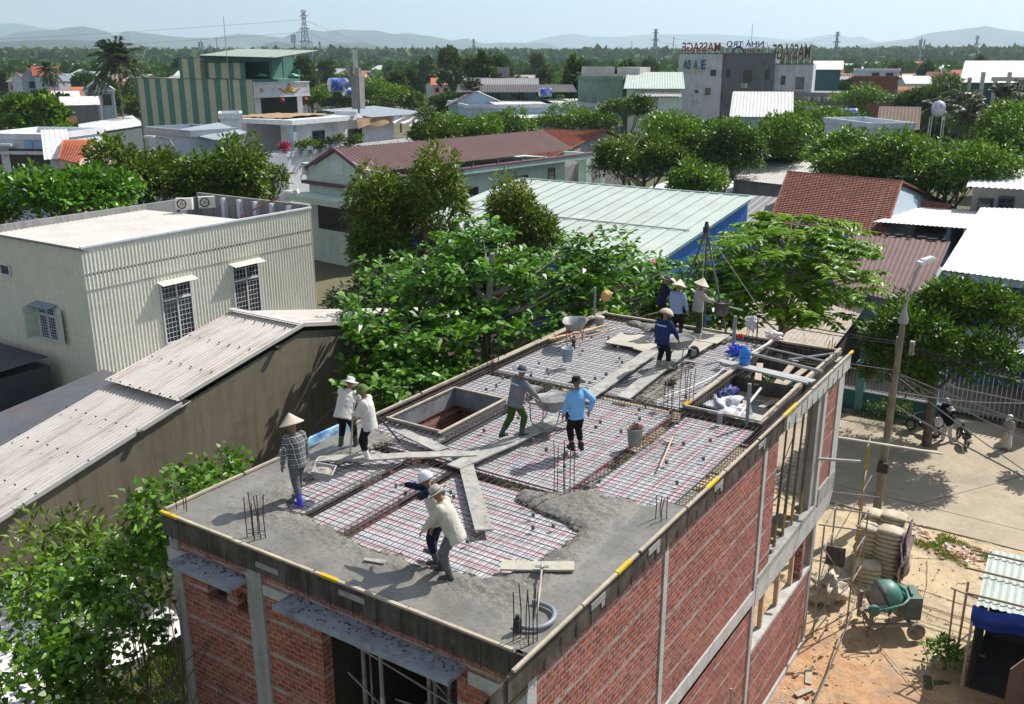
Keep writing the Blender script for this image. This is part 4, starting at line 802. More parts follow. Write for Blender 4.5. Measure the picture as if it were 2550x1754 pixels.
b = MB(); b.tube([(-6.35, 3.9, HS + .8), (-6.7, 3.7, HS + .85), (-7.0, 3.3, HS + .45), (-7.05, 2.95, HS + .04)], .018, 8); b.tube([(-6.35, 3.9, HS + .8), (-6.0, 4.15, HS + .5), (-5.75, 4.35, HS + .05)], .018, 8); tag(b.build('vibrator_hose', M('black_rubber', (.02, .02, .022), .5), smooth=True), 'black vibrator hose running from the bending worker into the concrete', 'hose')
m_bluesheet = M('blue_sheet', (.35, .6, .8), .6, .3, 3, c2=(.02, .07, .35), amt=.6)
b = MB(); b.box(-7.23, -7.16, 2.6, 4.6, HS - .05, HS + .16); tag(b.build('blue_sheet', m_bluesheet), 'light blue printed sheet folded over the left edge formwork', 'sheet')
# bottle, bag, rags
t = T('water_bottle', 'large blue water bottle standing on the boards over the shaft', 'bottle', (-1.80, 12.62, HS + .12)); m_, nt, bs = newmat('bottle_blue'); bs.inputs['Base Color'].default_value = (.02, .28, .85, 1); bs.inputs['Roughness'].default_value = .12; bs.inputs['Transmission Weight'].default_value = .35; bs.inputs['Coat Weight'].default_value = .3
b = MB(); b.lathe((-1.80, 12.62, HS + .12), [(0, 0), (.12, .0), (.135, .02), (.135, .15), (.127, .165), (.135, .18), (.135, .3), (.12, .35), (.06, .39), (.05, .43), (0, .43)], 28); b.build('shell', m_, t, smooth=True)
b = MB(); b.lathe((-1.80, 12.62, HS + .12), [(.131, .155), (.137, .16), (.137, .175), (.131, .18)], 28); b.build('waist_band', M('deep_blue', (.01, .05, .4), .4), t)
def crumple(name, label, cat, c, r, m, seed=0, k=.5, n=(26, 16)):
    b = MB(); rings = []
    for i in range(n[1] + 1):
        a = -pi / 2 + pi * i / n[1]; rings.append([Vector(c) + Vector((r[0] * cos(a) * cos(t_), r[1] * cos(a) * sin(t_), r[2] * sin(a))) * (1 + k * mnoise.noise(Vector((cos(a) * cos(t_) * 2.2 + seed, cos(a) * sin(t_) * 2.2, sin(a) * 2.2))) + k * .4 * mnoise.noise(Vector((cos(t_) * 6 + seed, sin(t_) * 6, a * 5)))) for t_ in [2 * pi * j / n[0] for j in range(n[0])]])
    b.grid(rings, closeu=True); o = b.build(name, m, smooth=True, loc=c); return tag(o, label, cat)
crumple('plastic_bag', 'crumpled blue plastic bag on the bars behind the blue bottle', 'bag', (-2.28, 13.3, HS + .16), (.2, .16, .16), M('bag_blue', (.02, .07, .62), .3, .15, 5, spec=.6), 3, .9)
crumple('white_rag', 'white rag hung over the top of the starter bars at the far right', 'rag', (-2.3, 14.45, HS + .62), (.16, .12, .15), M('rag', (.62, .60, .56), .9, .1), 5, .9)
crumple('red_rag', 'small red rag tied to bars at the far right', 'rag', (-2.55, 14.35, HS + .28), (.07, .05, .05), M('red_cloth', (.6, .03, .04), .8), 6, .6)
crumple('cement_bag_heap', 'crumpled white cement bags piled in the roof shaft', 'bags', (-1.5, 10.75, HS - .38), (.48, .5, .2), M('bag_white', (.55, .56, .60), .7, .15, 4, c2=(.08, .12, .3), amt=.35), 8, .8, (40, 20))
crumple('cement_bag', 'flattened grey cement bag in the near part of the roof shaft', 'bag', (-1.1, 10.15, HS - .42), (.5, .3, .14), M('bag_grey', (.42, .43, .45), .8, .15, 5), 12, .8, (36, 18))
crumple('blue_tarpaulin', 'dark blue crumpled tarpaulin at the left side of the shaft', 'tarpaulin', (-1.72, 11.3, HS - .3), (.16, .4, .18), M('dk_blue', (.015, .03, .14), .5, .3), 14, .8)
b = MB(); b.obox((-1.35, 9.85, HS - .42), .38, .22, .16, .3); b.obox((-1.33, 9.86, HS - .33), .36, .2, .02, .35); tag(b.build('brick_block', M('block', (.55, .33, .24), .9, .2, 5, c2=(.6, .55, .5), amt=.4)), 'orange brown hollow block in the near corner of the shaft', 'block')
t = T('mortar_trough', 'grey steel mortar trough tipped in the roof shaft', 'trough', (0, 0, 0)); b = MB(); f = lambda sx, sy, z: [(sx, sy, z), (-sx, sy, z), (-sx, -sy, z), (sx, -sy, z)]
b.grid([f(.2, .35, 0), f(.28, .45, .14), f(.27, .44, .15), f(.18, .33, .015)], closeu=True); b.face(f(.2, .35, 0)[::-1]); b.face(f(.18, .33, .016)); b.build('trough_shell', m_barrow, t); t.location = (-.65, 10.6, HS - .5); t.rotation_euler = (.15, .2, .35)
pipe('white pipe leaning across the shaft in front of the trough', (-.95, 9.6, HS - .3), (-1.05, 11.7, HS - .1), .03, M('white_pvc', (.6, .6, .58), .4))
m_alu = M('pale_steel', (.42, .42, .42), .45, .1, 3, dirt=(.25, .24, .23), damt=.5, metal=.2)
b = MB(); b.bar((-2.45, 12.62, HS + .09), (-.02, 12.3, HS + .09), .24, .035); b.bar((-2.3, 12.48, HS + .09), (-.1, 12.12, HS + .08), .08, .05); tag(b.build('scaffold_board', m_alu), 'pale scaffold board spanning the shaft under the blue bottle', 'board')
pipe('first long grey pipe laid across the shaft behind the bottle', (-2.0, 13.55, HS + .10), (-.05, 13.1, HS + .10), .04, m_alu)
pipe('thin pipe across the dark end of the shaft', (-1.95, 14.35, HS + .08), (-.2, 14.0, HS + .08), .025, m_alu)
pipe('grey diagonal pipe at the outer end of the shaft', (-1.2, 14.2, HS - .1), (-.1, 14.9, HS + .1), .03, m_alu)
b = MB(); b.tube([(-2.3, 12.9, HS + .05), (-2.0, 13.8, HS + .06), (-1.8, 14.3, HS + .2), (-1.9, 14.9, HS + .12)], .035, 8); b.tube([(-2.2, 12.7, HS + .02), (-2.15, 11.6, HS + .02), (-2.3, 10.5, HS + .02), (-2.55, 9.6, HS + .02)], .02, 6); tag(b.build('white_hose', M('pale_hose', (.6, .58, .55), .6), smooth=True), 'pale hose snaking past the blue bottle along the shaft edge', 'hose')
crumple('white_sack', 'bright white and pink sack at the far corner of the shaft', 'sack', (-1.92, 15.15, HS + .2), (.22, .12, .11), M('sack_white', (.9, .82, .84), .7, .05, c2=(.85, .4, .42), amt=.3), 21, .6)
for i, (x, a) in enumerate(((-1.55, .3), (-.75, -.1), (-.45, -.1), (-1.0, .0))):
    b = MB(); b.obox((x, 13.0 + .1 * i, HS - .2), .16, 1.7, .03, a, rx=.05 * i); tag(b.build('shaft_plank', m_wood), 'grey plank spanning the darker end of the roof shaft', 'plank', 'planks inside the shaft')
# hoist tripod
t = T('hoist_tripod', 'dark pole tripod hoist with guy rope standing at the far edge of the roof', 'hoist', (-3.6, 15.6, HS)); ap = G(1597, 528, HS + 3.15) if False else None
apx = Vector((-4.15, 15.55, HS + 2.75)); m_pole = M('pole_steel', (.10, .10, .105), .6, .2, 4, metal=.3, dirt=(.3, .28, .26), damt=.5)
for q in ((-3.23, 15.15, HS), (-4.9, 15.2, HS + .0), (-4.45, 16.6, HS - .3)):
    b = MB(); d = (apx - Vector(q)).normalized(); b.tube([q, apx + d * .15], .032, 8); b.build('leg', m_pole, t)
b = MB(); b.obox(apx, .14, .14, .16); b.tube([apx + Vector((0, 0, .1)), apx + Vector((0, 0, .22))], .05, 8); b.build('head', m_dark, t)
b = MB(); b.tube([apx, Vector((-2.15, 15.9, HS + .1))], .012, 5); b.build('guy_rope', M('rope', (.5, .47, .42), .9), t)
b = MB(); b.tube([apx, apx + Vector((.12, -.35, -1.2)), Vector((-3.75, 14.6, HS + 1.0)), Vector((-3.62, 14.35, HS + .35)), Vector((-3.5, 13.9, HS + .05))], .008, 5); b.build('hoist_rope', M('rope', (.5, .47, .42), .9), t)
pipe('pale rail fixed behind the far workers', (-3.95, 15.45, HS + .78), (-3.0, 15.65, HS + .62), .025, m_alu)
t = T('sun_hat', 'yellow straw sun hat hanging from the grey pipe at the far left corner', 'hat', (-6.8, 14.75, HS + .75)); b = MB(); b.lathe((-6.78, 14.8, HS + .72), [(0, .1), (.06, .1), (.09, .05), (.1, 0), (.17, -.02), (.175, -.03)], 20, M_=Matrix.Rotation(1.1, 3, 'X')); b.build('crown', M('yellow_straw', (.6, .38, .14), .8, .15, 8), t, smooth=True)
# ---------------------------------------------------------------- neighbouring buildings
def PT(x, y, dist): d = ray(x, y); t = dist / math.hypot(d.x, d.y); return CAM + d * t
def PX(x, y, X): d = ray(x, y); return CAM + d * ((X - CAM.x) / d.x)
def PY(x, y, Y): d = ray(x, y); return CAM + d * ((Y - CAM.y) / d.y)
def wall(n, c, **k): return M('wall_' + n, c, .9, .06, .8, dirt=k.pop('dirt', (.12, .115, .11)), dscale=k.pop('dscale', .6), damt=k.pop('damt', .35), streak=k.pop('streak', .2), **k)
w_cream = wall('cream', (.74, .73, .63), damt=.12, streak=.08); w_white = wall('white', (.68, .70, .76)); w_blue = wall('pale_blue', (.42, .56, .68), streak=.4); w_green = wall('pale_green', (.58, .68, .60), damt=.2); w_dgreen = wall('mould_green', (.22, .33, .27), damt=.7, streak=.7)
w_grey = wall('grey', (.30, .30, .30), damt=.6, streak=.7); w_tan = wall('tan', (.20, .17, .125), damt=.6, streak=.6, dirt=(.09, .075, .06)); w_deepb = wall('deep_blue', (.035, .17, .45), damt=.2); w_teal = wall('teal', (.05, .17, .19), damt=.3); w_pink = wall('pink', (.62, .45, .40)); w_off = wall('off_white', (.62, .60, .55)); w_slate = wall('slate_blue', (.33, .42, .50))
def roofm(n, c, rough=.5, **k): return M('roof_' + n, c, rough, k.pop('var', .08), k.pop('scale', .6), dirt=k.pop('dirt', (.2, .17, .15)), dscale=k.pop('dscale', .5), damt=k.pop('damt', .3), **k)
r_white = roofm('white', (.72, .71, .69), .5); r_pale = roofm('pale', (.55, .53, .50)); r_mint = roofm('mint', (.48, .54, .49), .5, damt=.3); r_brown = roofm('brown', (.155, .085, .08), .55); r_blue = roofm('blue_grey', (.28, .33, .38)); r_rust = roofm('rusty', (.45, .40, .33), .7, dirt=(.35, .13, .06), dscale=1.5, damt=.9); r_grey = roofm('grey', (.26, .26, .27)); r_dark = roofm('dark', (.10, .09, .09))
def ironmat():
    m, nt, b = newmat('weathered_iron'); oc = coord(nt); base = mix(nt, ramp(nt, noise_(nt, oc, .8, 5), .3, .7), (.42, .385, .355), (.53, .49, .455))
    base = mix(nt, math_(nt, 'MULTIPLY', ramp(nt, noise_(nt, mapping(nt, oc, sc=(2.2, .22, .22)), 1.7, 7, .75), .5, .66), .75), base, (.25, .19, .16)); base = mix(nt, math_(nt, 'MULTIPLY', ramp(nt, noise_(nt, mapping(nt, oc, sc=(3, .25, .3), loc=(5, 2, 1)), 1.3, 6, .7), .6, .68), .6), base, (.33, .12, .06))
    nt.links.new(base, b.inputs['Base Color']); b.inputs['Roughness'].default_value = .6; return m
r_iron = ironmat()
t_red = M('tile_red', (.34, .11, .065), .85, .25, 3, c2=(.24, .09, .06), amt=.5, dirt=(.08, .06, .05), dscale=1.2, damt=.6); t_brn = M('tile_brown', (.21, .078, .052), .85, .25, 3, c2=(.36, .15, .10), amt=.4, dirt=(.07, .05, .045), dscale=1.0, damt=.5); t_org = M('tile_orange', (.50, .17, .10), .8, .15, 3, dirt=(.2, .1, .08), damt=.4)
m_glass, _nt2, _b2 = newmat('dark_glass'); _b2.inputs['Base Color'].default_value = (.02, .026, .03, 1); _b2.inputs['Roughness'].default_value = .12; _b2.inputs['Specular IOR Level'].default_value = .7
m_fr = M('white_frame', (.68, .70, .74), .6, .05, 4, dirt=(.3, .3, .3), damt=.3); m_frd = M('dark_frame', (.06, .065, .07), .6)
def window(par, a, u, v, w, h, frame=m_fr, cols=2, n=None, bars=False, awn=None):
    """a = lower left corner, u = unit vector along the wall, v = up, window w x h, n = outward normal"""
    a = Vector(a); u = Vector(u); v = Vector(v); n = n or u.cross(v)
    b = MB(); o = n * .03
    for q in range(cols + 1): p = a + u * (w * q / cols) + o; b.bar(p, p + v * h, .06, .06)
    for hh in ((0, h * .72, h) if h > 1.4 else (0, h)): b.bar(a + v * hh + o, a + v * hh + u * w + o, .06, .07)
    f = b.build('window', frame, par)
    b = MB(); p = a + n * .012; b.face([p, p + u * w, p + u * w + v * h, p + v * h]); b.build('pane', m_glass, f)
    if bars:
        b = MB(); o = n * .02
        for q in range(1, 8): p = a + u * (w * q / 8) + o; b.bar(p, p + v * h, .012, .012)
        k = 0
        for q in range(1, 12): hh = h * (q / 12); b.bar(a + v * hh + o, a + v * hh + u * w + o, .014, .014)
        b.build('grille', m_fr, f)
    if awn: b = MB(); p = a + v * (h + .12) - u * .15; b.corr(p + n * .45 - v * .12, p + n * .45 - v * .12 + u * (w + .3), p + u * (w + .3), p, .12, .02); b.build('canopy', awn, f)
    return f
def prism(name, mat, par, poly, z0, z1=None, lab=None):
    """vertical walls on a polygon; poly = points with their own top z"""
    b = MB(); n = len(poly)
    for i in range(n):
        p, q = poly[i], poly[(i + 1) % n]; b.face([(p[0], p[1], z0), (q[0], q[1], z0), (q[0], q[1], q[2]), (p[0], p[1], p[2])])
    b.face([tuple(p) for p in poly]); return b.build(name, mat, par, label=lab)
def gable(name, label, cat, E, R, wmat, rmat, kind='corr', base=0, group=None, inset=.3, pitch=.25, over=.25):
    """E = 4 eave corners (front-left, front-right, back-right, back-left), R = ridge ends (left, right)"""
    E = [Vector(p) for p in E]; R = [Vector(p) for p in R]; t = T(name, label, cat, (0, 0, 0), group)
    ux = (E[1] - E[0]).normalized() * over; b = MB()
    W = []
    for i, p in enumerate(E): c = (R[0] + R[1]) / 2; d = Vector((c.x - p.x, c.y - p.y, 0)).normalized(); W.append(p + d * inset)
    for i in range(4):
        p, q = W[i], W[(i + 1) % 4]; b.face([(p.x, p.y, base), (q.x, q.y, base), (q.x, q.y, q.z), (p.x, p.y, p.z)])
    RI = [R[0].lerp(R[1], .01 + inset / max(1, (R[1] - R[0]).length)), R[1].lerp(R[0], .01 + inset / max(1, (R[1] - R[0]).length))]
    b.face([W[3], W[0], RI[0] - Vector((0, 0, .08))]); b.face([W[1], W[2], RI[1] - Vector((0, 0, .08))]); b.build('wall', wmat, t)
    b = MB(); A0, A1, A2, A3 = E[0] - ux * .0, E[1], E[2], E[3]
    (b.tiles if kind == 'tile' else b.corr)(A0, A1, R[1], R[0], *((.24, .32) if kind == 'tile' else (pitch, .035)))
    (b.tiles if kind == 'tile' else b.corr)(A2, A3, R[0], R[1], *((.24, .32) if kind == 'tile' else (pitch, .035)))
    ro = b.build('roof', rmat, t); b = MB(); b.tube([R[0] + Vector((0, 0, .04)), R[1] + Vector((0, 0, .04))], .1 if kind == 'tile' else .07, 6)
    if kind == 'tile':
        for r_, e_ in ((R[0], E[0]), (R[1], E[1]), (R[1], E[2]), (R[0], E[3])): b.tube([r_ + Vector((0, 0, .04)), e_ + Vector((0, 0, .05))], .07, 6)
    b.build('ridge', rmat, ro); return t, W
def Wp(px, py, z): return G(px, py, z)
# A ---- cream corrugated building on the left
t = T('cream_building', 'cream two storey building clad in corrugated sheet with a white roof', 'building', (-28.2, 12.1, 0)); X0, X1, Y0, Y1 = -36.5, -28.2, 12.1, 24.4
b = MB(); b.corr((X1, Y0, 1.5), (X1, Y1, 1.5), (X1, Y1, 8.0), (X1, Y0, 8.0), .17, .03); b.build('corrugated_wall', w_cream, t)
b = MB(); b.corr((X0, Y0, 1.5), (X1, Y0, 1.5), (X1, Y0, 7.95), (X0, Y0, 7.95), .2, .012); b.build('side_wall', wall('cream_side', (.72, .71, .57), damt=.1, streak=.1), t)
b = MB(); b.corr((X1 - .1, Y0, 7.80), (X1 - .1, 20.9, 7.85), (X0 + .1, 20.9, 7.7), (X0 + .1, Y0, 7.65), .25, .03); b.build('roof', roofm('cream_top', (.70, .66, .60), .6, damt=.25, dirt=(.35, .28, .25)), t)
b = MB(); b.box(X0, X1 - .02, Y1 - .15, Y1, 5, 8.2); b.box(X0 - .1, X0 + .08, Y0, Y1, 5, 7.98); b.box(X1 - .12, X1 - .02, Y0, Y1, 7.9, 8.05); b.box(X0, X1, Y0 + .02, Y1 - .1, 6.9, 7.0); b.build('parapet', w_grey, t)
b = MB(); b.bar((X1 + .02, Y0 - .05, 8.06), (X1 + .02, Y1, 8.06), .12, .08); b.build('edge_trim', w_white, t)
b = MB()
for z in (2.9, 4.3, 5.6, 6.9):
    for y in np.arange(Y0 + .1, Y1, .34): b.obox((X1 + .035, y, z + random.uniform(-.02, .02)), .015, .022, .022)
    for x in np.arange(X0, X1, .4): b.obox((x, Y0 - .02, z + .1), .022, .015, .022)
tag(b.build('screw', m_frd, t), kind='stuff')
b = MB(); b.box(X1 + .005, X1 + .04, Y0, Y1, 6.32, 6.34); b.build('sheet_lap', w_grey, t)
for i in range(5): b = MB(); b.box(X0 + 2.2 + i * 1.2, X0 + 2.42 + i * 1.2, Y1 - .4, Y1 - .15, 7.0, 8.1); b.build('parapet_pier', w_white, t)
b = MB()
for i in range(9): b.obox((X0 + .6 + i * .95, Y0 - .06, 7.98), .92, .32, .05, 0, rx=-.5)
b.build('flashing', M('flash', (.23, .23, .27), .6, .15, 3), t)
window(t, (X1 + .03, 15.4, 3.35), (0, 1, 0), (0, 0, 1), 1.5, 2.6, bars=True, cols=2, awn=w_cream); window(t, (X1 + .03, 19.25, 3.45), (0, 1, 0), (0, 0, 1), 1.5, 2.6, bars=True, cols=2, awn=w_cream)
f = window(t, (-31.75, Y0 - .03, 3.9), (1, 0, 0), (0, 0, 1), 1.2, 1.45, bars=True, cols=2, awn=r_blue)
for p, q in (((-30.5, Y0 - .06), (-29.93, Y0 - .2)), ((-31.8, Y0 - .06), (-32.0, Y0 - .62))):
    p, q = Vector(p), Vector(q); c_ = (p + q) / 2; d_ = q - p; b = MB(); an_ = math.atan2(d_.y, d_.x); b.obox((c_.x, c_.y, 4.62), d_.length, .04, 1.45, an_); b.obox((c_.x, c_.y, 4.62), d_.length * .8, .05, 1.28, an_, m=1); b.build('shutter', [m_fr, M('pane_green', (.50, .58, .46), .4)], f)
window(t, (-34.2, Y0 - .03, 6.3), (1, 0, 0), (0, 0, 1), .7, .45, cols=1)
def aircon(label, loc, rz, par=None, sc=1.0, group='outdoor air conditioning units'):
    t = T('air_conditioner', label, 'air conditioner', (0, 0, 0), group); b = MB(); b.box(-.4, .4, -.15, .15, .12, .67); b.build('casing', w_off, t)
    b = MB(); b.lathe((-.1, -.155, .4), [(.24, -.005), (.24, .02), (.2, .02), (.18, 0)], 20, M_=Matrix.Rotation(pi / 2, 3, 'X')); fo = b.build('fan_grille', m_frd, t); b = MB(); b.lathe((-.1, -.16, .4), [(0, .02), (.05, .02), (.05, 0)], 10, M_=Matrix.Rotation(pi / 2, 3, 'X'))
    for k in range(5): a = k * 2 * pi / 5; b.bar((-.1, -.165, .4), (-.1 + .17 * cos(a), -.165, .4 + .17 * sin(a)), .07, .01, up=(0, 1, 0))
    b.build('fan', w_grey, fo); b = MB(); b.box(-.35, -.3, -.2, .2, 0, .12); b.box(.3, .35, -.2, .2, 0, .12); b.build('bracket', m_frd, t)
    t.location = loc; t.rotation_euler = (0, 0, rz); t.scale = (sc,) * 3; return t
aircon('white air conditioner with a visible fan on the cream roof, left of the pair', tuple(G(420, 480, 7.82)), R_(35), sc=1.0)
aircon('white air conditioner on the cream roof, right of the pair', tuple(G(470, 476, 7.82)), R_(52), sc=1.0)
# B ---- long gabled shed with the stained wall
t = T('long_shed', 'long shed with weathered pale iron roof and stained grey brown end wall', 'shed', (-14, 9.9, 0)); XW, XE = -17.15, -14.0
prof = [(-9, 3.1), (1.1, 5.55), (5.75, 6.62), (9.9, 7.5), (14.5, 6.6), (20, 5.5)]
b = MB()
for i in range(len(prof) - 1): (ya, za), (yb, zb) = prof[i], prof[i + 1]; b.face([(XE - .08, ya, 0), (XE - .08, yb, 0), (XE - .08, yb, zb - .06), (XE - .08, ya, za - .06)])
b.build('end_wall', w_tan, t)
b = MB(); b.box(XE - .1, XE - .075, -9, 20, .02, 1); b.face([(XW, -9, 0), (XW, 20, 0), (XW, 20, 5.4), (XW, 9.9, 7.4), (XW, -9, 3)]); b.build('rear_wall', w_grey, t)
b = MB(); b.corr((XE, -9, 3.08), (XW, -9, 3.08), (XW, 5.8, 6.56), (XE, 5.8, 6.56), .14, .022, 8); b.build('lower_roof_sheet', r_iron, t)
b = MB(); b.corr((XE, 5.45, 6.66), (XW, 5.45, 6.66), (XW, 9.9, 7.6), (XE, 9.9, 7.6), .14, .022, 4); b.corr((XW, 20, 5.55), (XE, 20, 5.55), (XE, 9.9, 7.6), (XW, 9.9, 7.6), .14, .022, 4); b.build('upper_roof_sheet', r_iron, t)
b = MB()
for ya in (1.0, 4.2, 8.8, 12.0): z = np.interp(ya, [p[0] for p in prof], [p[1] for p in prof]); b.obox((XE + .02, ya, z - .04), .16, .14, .1)
for y in np.arange(-8, 9.6, 1.35):
    z = np.interp(y, [p[0] for p in prof], [p[1] for p in prof]) + (.13 if y > 5.4 else .06)
    for x in np.arange(XW + .2, XE, .42): b.obox((x, y, z), .035, .035, .03)
b.build('roof_bolt', m_dark, t)
b = MB(); b.bar((XE + .0, -9, 3.16), (XE, 5.5, 6.58), .05, .1); b.bar((XE, 5.45, 6.74), (XE, 9.9, 7.66), .05, .1); b.bar((XE, 9.9, 7.66), (XE, 20, 5.6), .05, .1); b.bar((XE, 9.9, 7.68), (XW, 9.9, 7.68), .2, .03); b.build('edge_trim', r_pale, t)
# C ---- low roofs between
b = MB(); b.corr((-18, 3, 2.3), (-27.5, 3, 2.3), (-27.5, 11.9, 3.3), (-18, 11.9, 3.3), .2, .03); b.box(-27.4, -18, 3.2, 11.8, 0, 2.3); tag(b.build('low_shed', M('blue_iron', (.095, .105, .13), .6, .2, .8, dirt=(.14, .075, .05), dscale=.6, damt=.6)), 'low blue grey iron roof with rust patches between the cream building and the shed', 'shed')
b = MB(); b.corr((-17.2, 11.9, 2.0), (-28, 11.9, 2.0), (-28, 16, 2.3), (-17.2, 16, 2.3), .2, .03); b.box(-28, -17.4, 12.0, 24, 0, 1.9); tag(b.build('low_shed', r_pale), 'small pale iron roof tucked behind the shed at the foot of the cream building', 'shed')
b = MB(); b.corr((-30.5, 2, 3), (-50, 2, 3), (-50, 11.5, 3.4), (-30.5, 11.5, 3.4), .25, .03); b.box(-49, -30.6, 2, 11.5, 0, 3); tag(b.build('low_shed', M('slate_iron', (.07, .075, .09), .6, .2, .8)), 'dark slate iron roof at the far left below the cream building', 'shed')
# white sheet lying in the weedy lot
b = MB(); nn = 26; P = [[(-13.75 + 4.4 * i / nn, -3.2 + 5.6 * j / nn - i * .03, 4.15 - .012 * i + .22 * mnoise.noise(Vector((i * .2, j * .2, 1))) + .07 * mnoise.noise(Vector((i * .7, j * .7, 1)))) for i in range(nn + 1)] for j in range(nn + 1)]; [b.tube([(x, y, 0), (x, y, 4)], .04, 6) for x in (-13.6, -9.6) for y in (-3, -.5, 1.8)]; b.grid(P); tag(b.build('white_tarpaulin', M('tarp_white', (.74, .72, .70), .7, .1, 1.5, dirt=(.4, .38, .34), damt=.4), smooth=True), 'large wavy white sheet stretched behind the shrubs at the lower left', 'tarpaulin')
# ---- green house with brown corrugated roof
rz = R_(-7.5); t = T('green_house', 'pale green two storey house with a long brown corrugated roof and gabled front', 'house', (0, 0, 0)); L = 23.0; W = 6.9
b = MB(); b.box(-W, 0, 0, L, 0, 6.55); b.face([(-W, 0, 6.55), (0, 0, 6.55), (0, 0, 7.0), (-W / 2, 0, 8.55), (-W, 0, 7.0)]); b.box(-W - .1, .12, -.12, .3, 6.2, 6.62); b.build('wall', w_green, t)
b = MB(); b.corr((.15, 0, 7.25), (.15, L + 1, 7.25), (-W / 2, L + 1, 8.75), (-W / 2, 0, 8.75), .36, .07, jit=.03); b.corr((-W - .1, L, 7.25), (-W - .1, 0, 7.25), (-W / 2, 0, 8.75), (-W / 2, L, 8.75), .26, .045); b.build('roof', r_brown, t)
b = MB(); b.box(.0, .75, 0, L + 6, 6.35, 6.75); b.build('eave_beam', wall('mint', (.45, .58, .52)), t); b = MB(); b.box(.0, .8, -.1, L + 6, 6.75, 6.84); b.bar((-W - .1, -.2, 7.1), (-W / 2, -.2, 8.72), .25, .14, up=(0, 1, 0)); b.bar((.1, -.2, 7.1), (-W / 2, -.2, 8.72), .25, .14, up=(0, 1, 0)); b.box(-W - .5, .3, -.35, .0, 5.95, 6.2); b.build('cornice', M('maroon_trim', (.14, .07, .10), .7), t)
b = MB()
for i in range(7): b.bar((.1, 2 + i * 3, 7.1), (.7, 1.2 + i * 3, 6.9), .05, .05)
b.build('rafter', m_frd, t)
b = MB(); n = 12; P = [(-W / 2 + .75 * cos(pi - pi * i / n), -.03, 7.35 + .55 * sin(pi * i / n)) for i in range(n + 1)]; b.face([(-W / 2 - .75, -.03, 6.85)] + P + [(-W / 2 + .75, -.03, 6.85)]); b.build('arched_panel', w_white, t)
for x in (-W - .2, .2): b = MB(); b.box(x - .18, x + .18, -.25, .1, 6.6, 7.4); b.box(x - .25, x + .25, -.32, .17, 7.4, 7.5); b.build('pilaster', w_green, t)
b = MB(); b.box(-W - .3, .2, -2.2, -.05, 5.1, 5.3); b.box(-W - .3, .2, -2.25, -2.1, 4.9, 5.35); b.build('balcony_roof', w_green, t)
b = MB(); b.face([(-W + .9, -.02, 2.6), (-1.4, -.02, 2.6), (-1.4, -.02, 4.9), (-W + .9, -.02, 4.9)]); b.build('doorway', m_glass, t)
window(t, (.02, 5.6, 3.6), (0, 1, 0), (0, 0, 1), 1.5, 1.3, m_frd, 2); window(t, (.02, 10.3, 3.0), (0, 1, 0), (0, 0, 1), 1.2, 2.1, m_frd, 2); window(t, (.02, 16.2, 4.3), (0, 1, 0), (0, 0, 1), 1.6, 1.2, m_frd, 2); window(t, (.02, 20.6, 3.6), (0, 1, 0), (0, 0, 1), .9, 2.2, m_frd, 1)
b = MB(); b.box(0, .25, -.02, L, .1, 3.0); b.build('stone_base', M('stone_cladding', (.20, .23, .27), .8, .4, 3), t)
b = MB(); b.box(-.1, .75, L + 2.2, L + 3.0, 0, 6.4); b.box(-.1, .2, L + 5.6, L + 5.9, 2, 6.4); b.box(-4.5, .2, L + 5.6, L + 5.9, 6.0, 6.5); b.build('terrace_frame', w_green, t)
t.location = (-40.7, 42.5, 0); t.rotation_euler = (0, 0, rz)
# ---- brick red tiled house behind it
a, c, d_, e = Wp(1150, 300, 6.2), Wp(1380, 298, 6.2), Wp(1352, 392, 3.4), Wp(1180, 392, 3.4)
R0, R1 = Wp(1230, 295, 6.6), Wp(1376, 297, 6.6)
gable('tiled_house', 'old house with a red clay tile roof and mouldy grey gable behind the brown roof', 'house', [(R0.x - 1, R0.y - 27, 2.4), (R1.x + .4, R1.y - 27, 2.4), (R1.x + .5, R1.y + 8, 4.2), (R0.x, R0.y + 8, 4.2)], [R0, R1], w_grey, t_red, 'tile')
gable('tiled_house', 'small red roof with a white gable edge between the trees behind the brown roof', 'house', [Wp(1090, 325, 5) , Wp(1130, 325, 5), Wp(1120, 300, 5.2), Wp(1080, 302, 5.2)], [Wp(1085, 312, 6), Wp(1112, 305, 6)], w_white, t_org, 'tile')
b = MB(); b.corr((-33, 66, 3.2), (-25, 66, 3.2), (-25, 80, 3.7), (-33, 80, 3.7), .3, .04); b.box(-33, -25, 66, 80, 0, 3); tag(b.build('low_shed', r_white), 'white iron roof seen between the green posts behind the brown roofed house', 'shed')
# ---- mint roofed blue shed
t = T('blue_shed', 'large blue steel shed with a pale mint green roof', 'shed', (-14, 47, 0)); x0, x1, y0, y1 = -31, -14.0, 33.2, 47.2; z0, z1 = 5.3, 7.0
b = MB(); b.corr((x0, y0, z0), (x1, y0, z0), (x1, y1, z1), (x0, y1, z1), .9, .035, flat=.82); b.build('roof', r_mint, t)
b = MB(); b.corr((x1 - .2, y0 + .2, 0), (x1 - .2, y1, 0), (x1 - .2, y1, z1 - .3), (x1 - .2, y0 + .2, z0 - .3), .25, .03); b.build('side_wall', wall('shed_blue', (.05, .19, .52), damt=.1, streak=.25, dirt=(.02, .06, .2)), t)
b = MB(); b.box(x0 + .2, x1 - .25, y0 + .3, y1 - .1, 0, z0 - .2); b.build('front_wall', w_deepb, t)
b = MB(); b.bar((x1, y0, z0 - .1), (x1, y1, z1 - .1), .06, .32); b.bar((x0, y1, z1 + .02), (x1, y1, z1 + .02), .1, .12); b.build('fascia', wall('mint2', (.48, .64, .62)), t)
b = MB()
for i in range(160): b.obox((x0 + .1 + i * .103, y0 + (y1 - y0) * .42, z0 + (z1 - z0) * .42 + .07), .05, .12, .06)
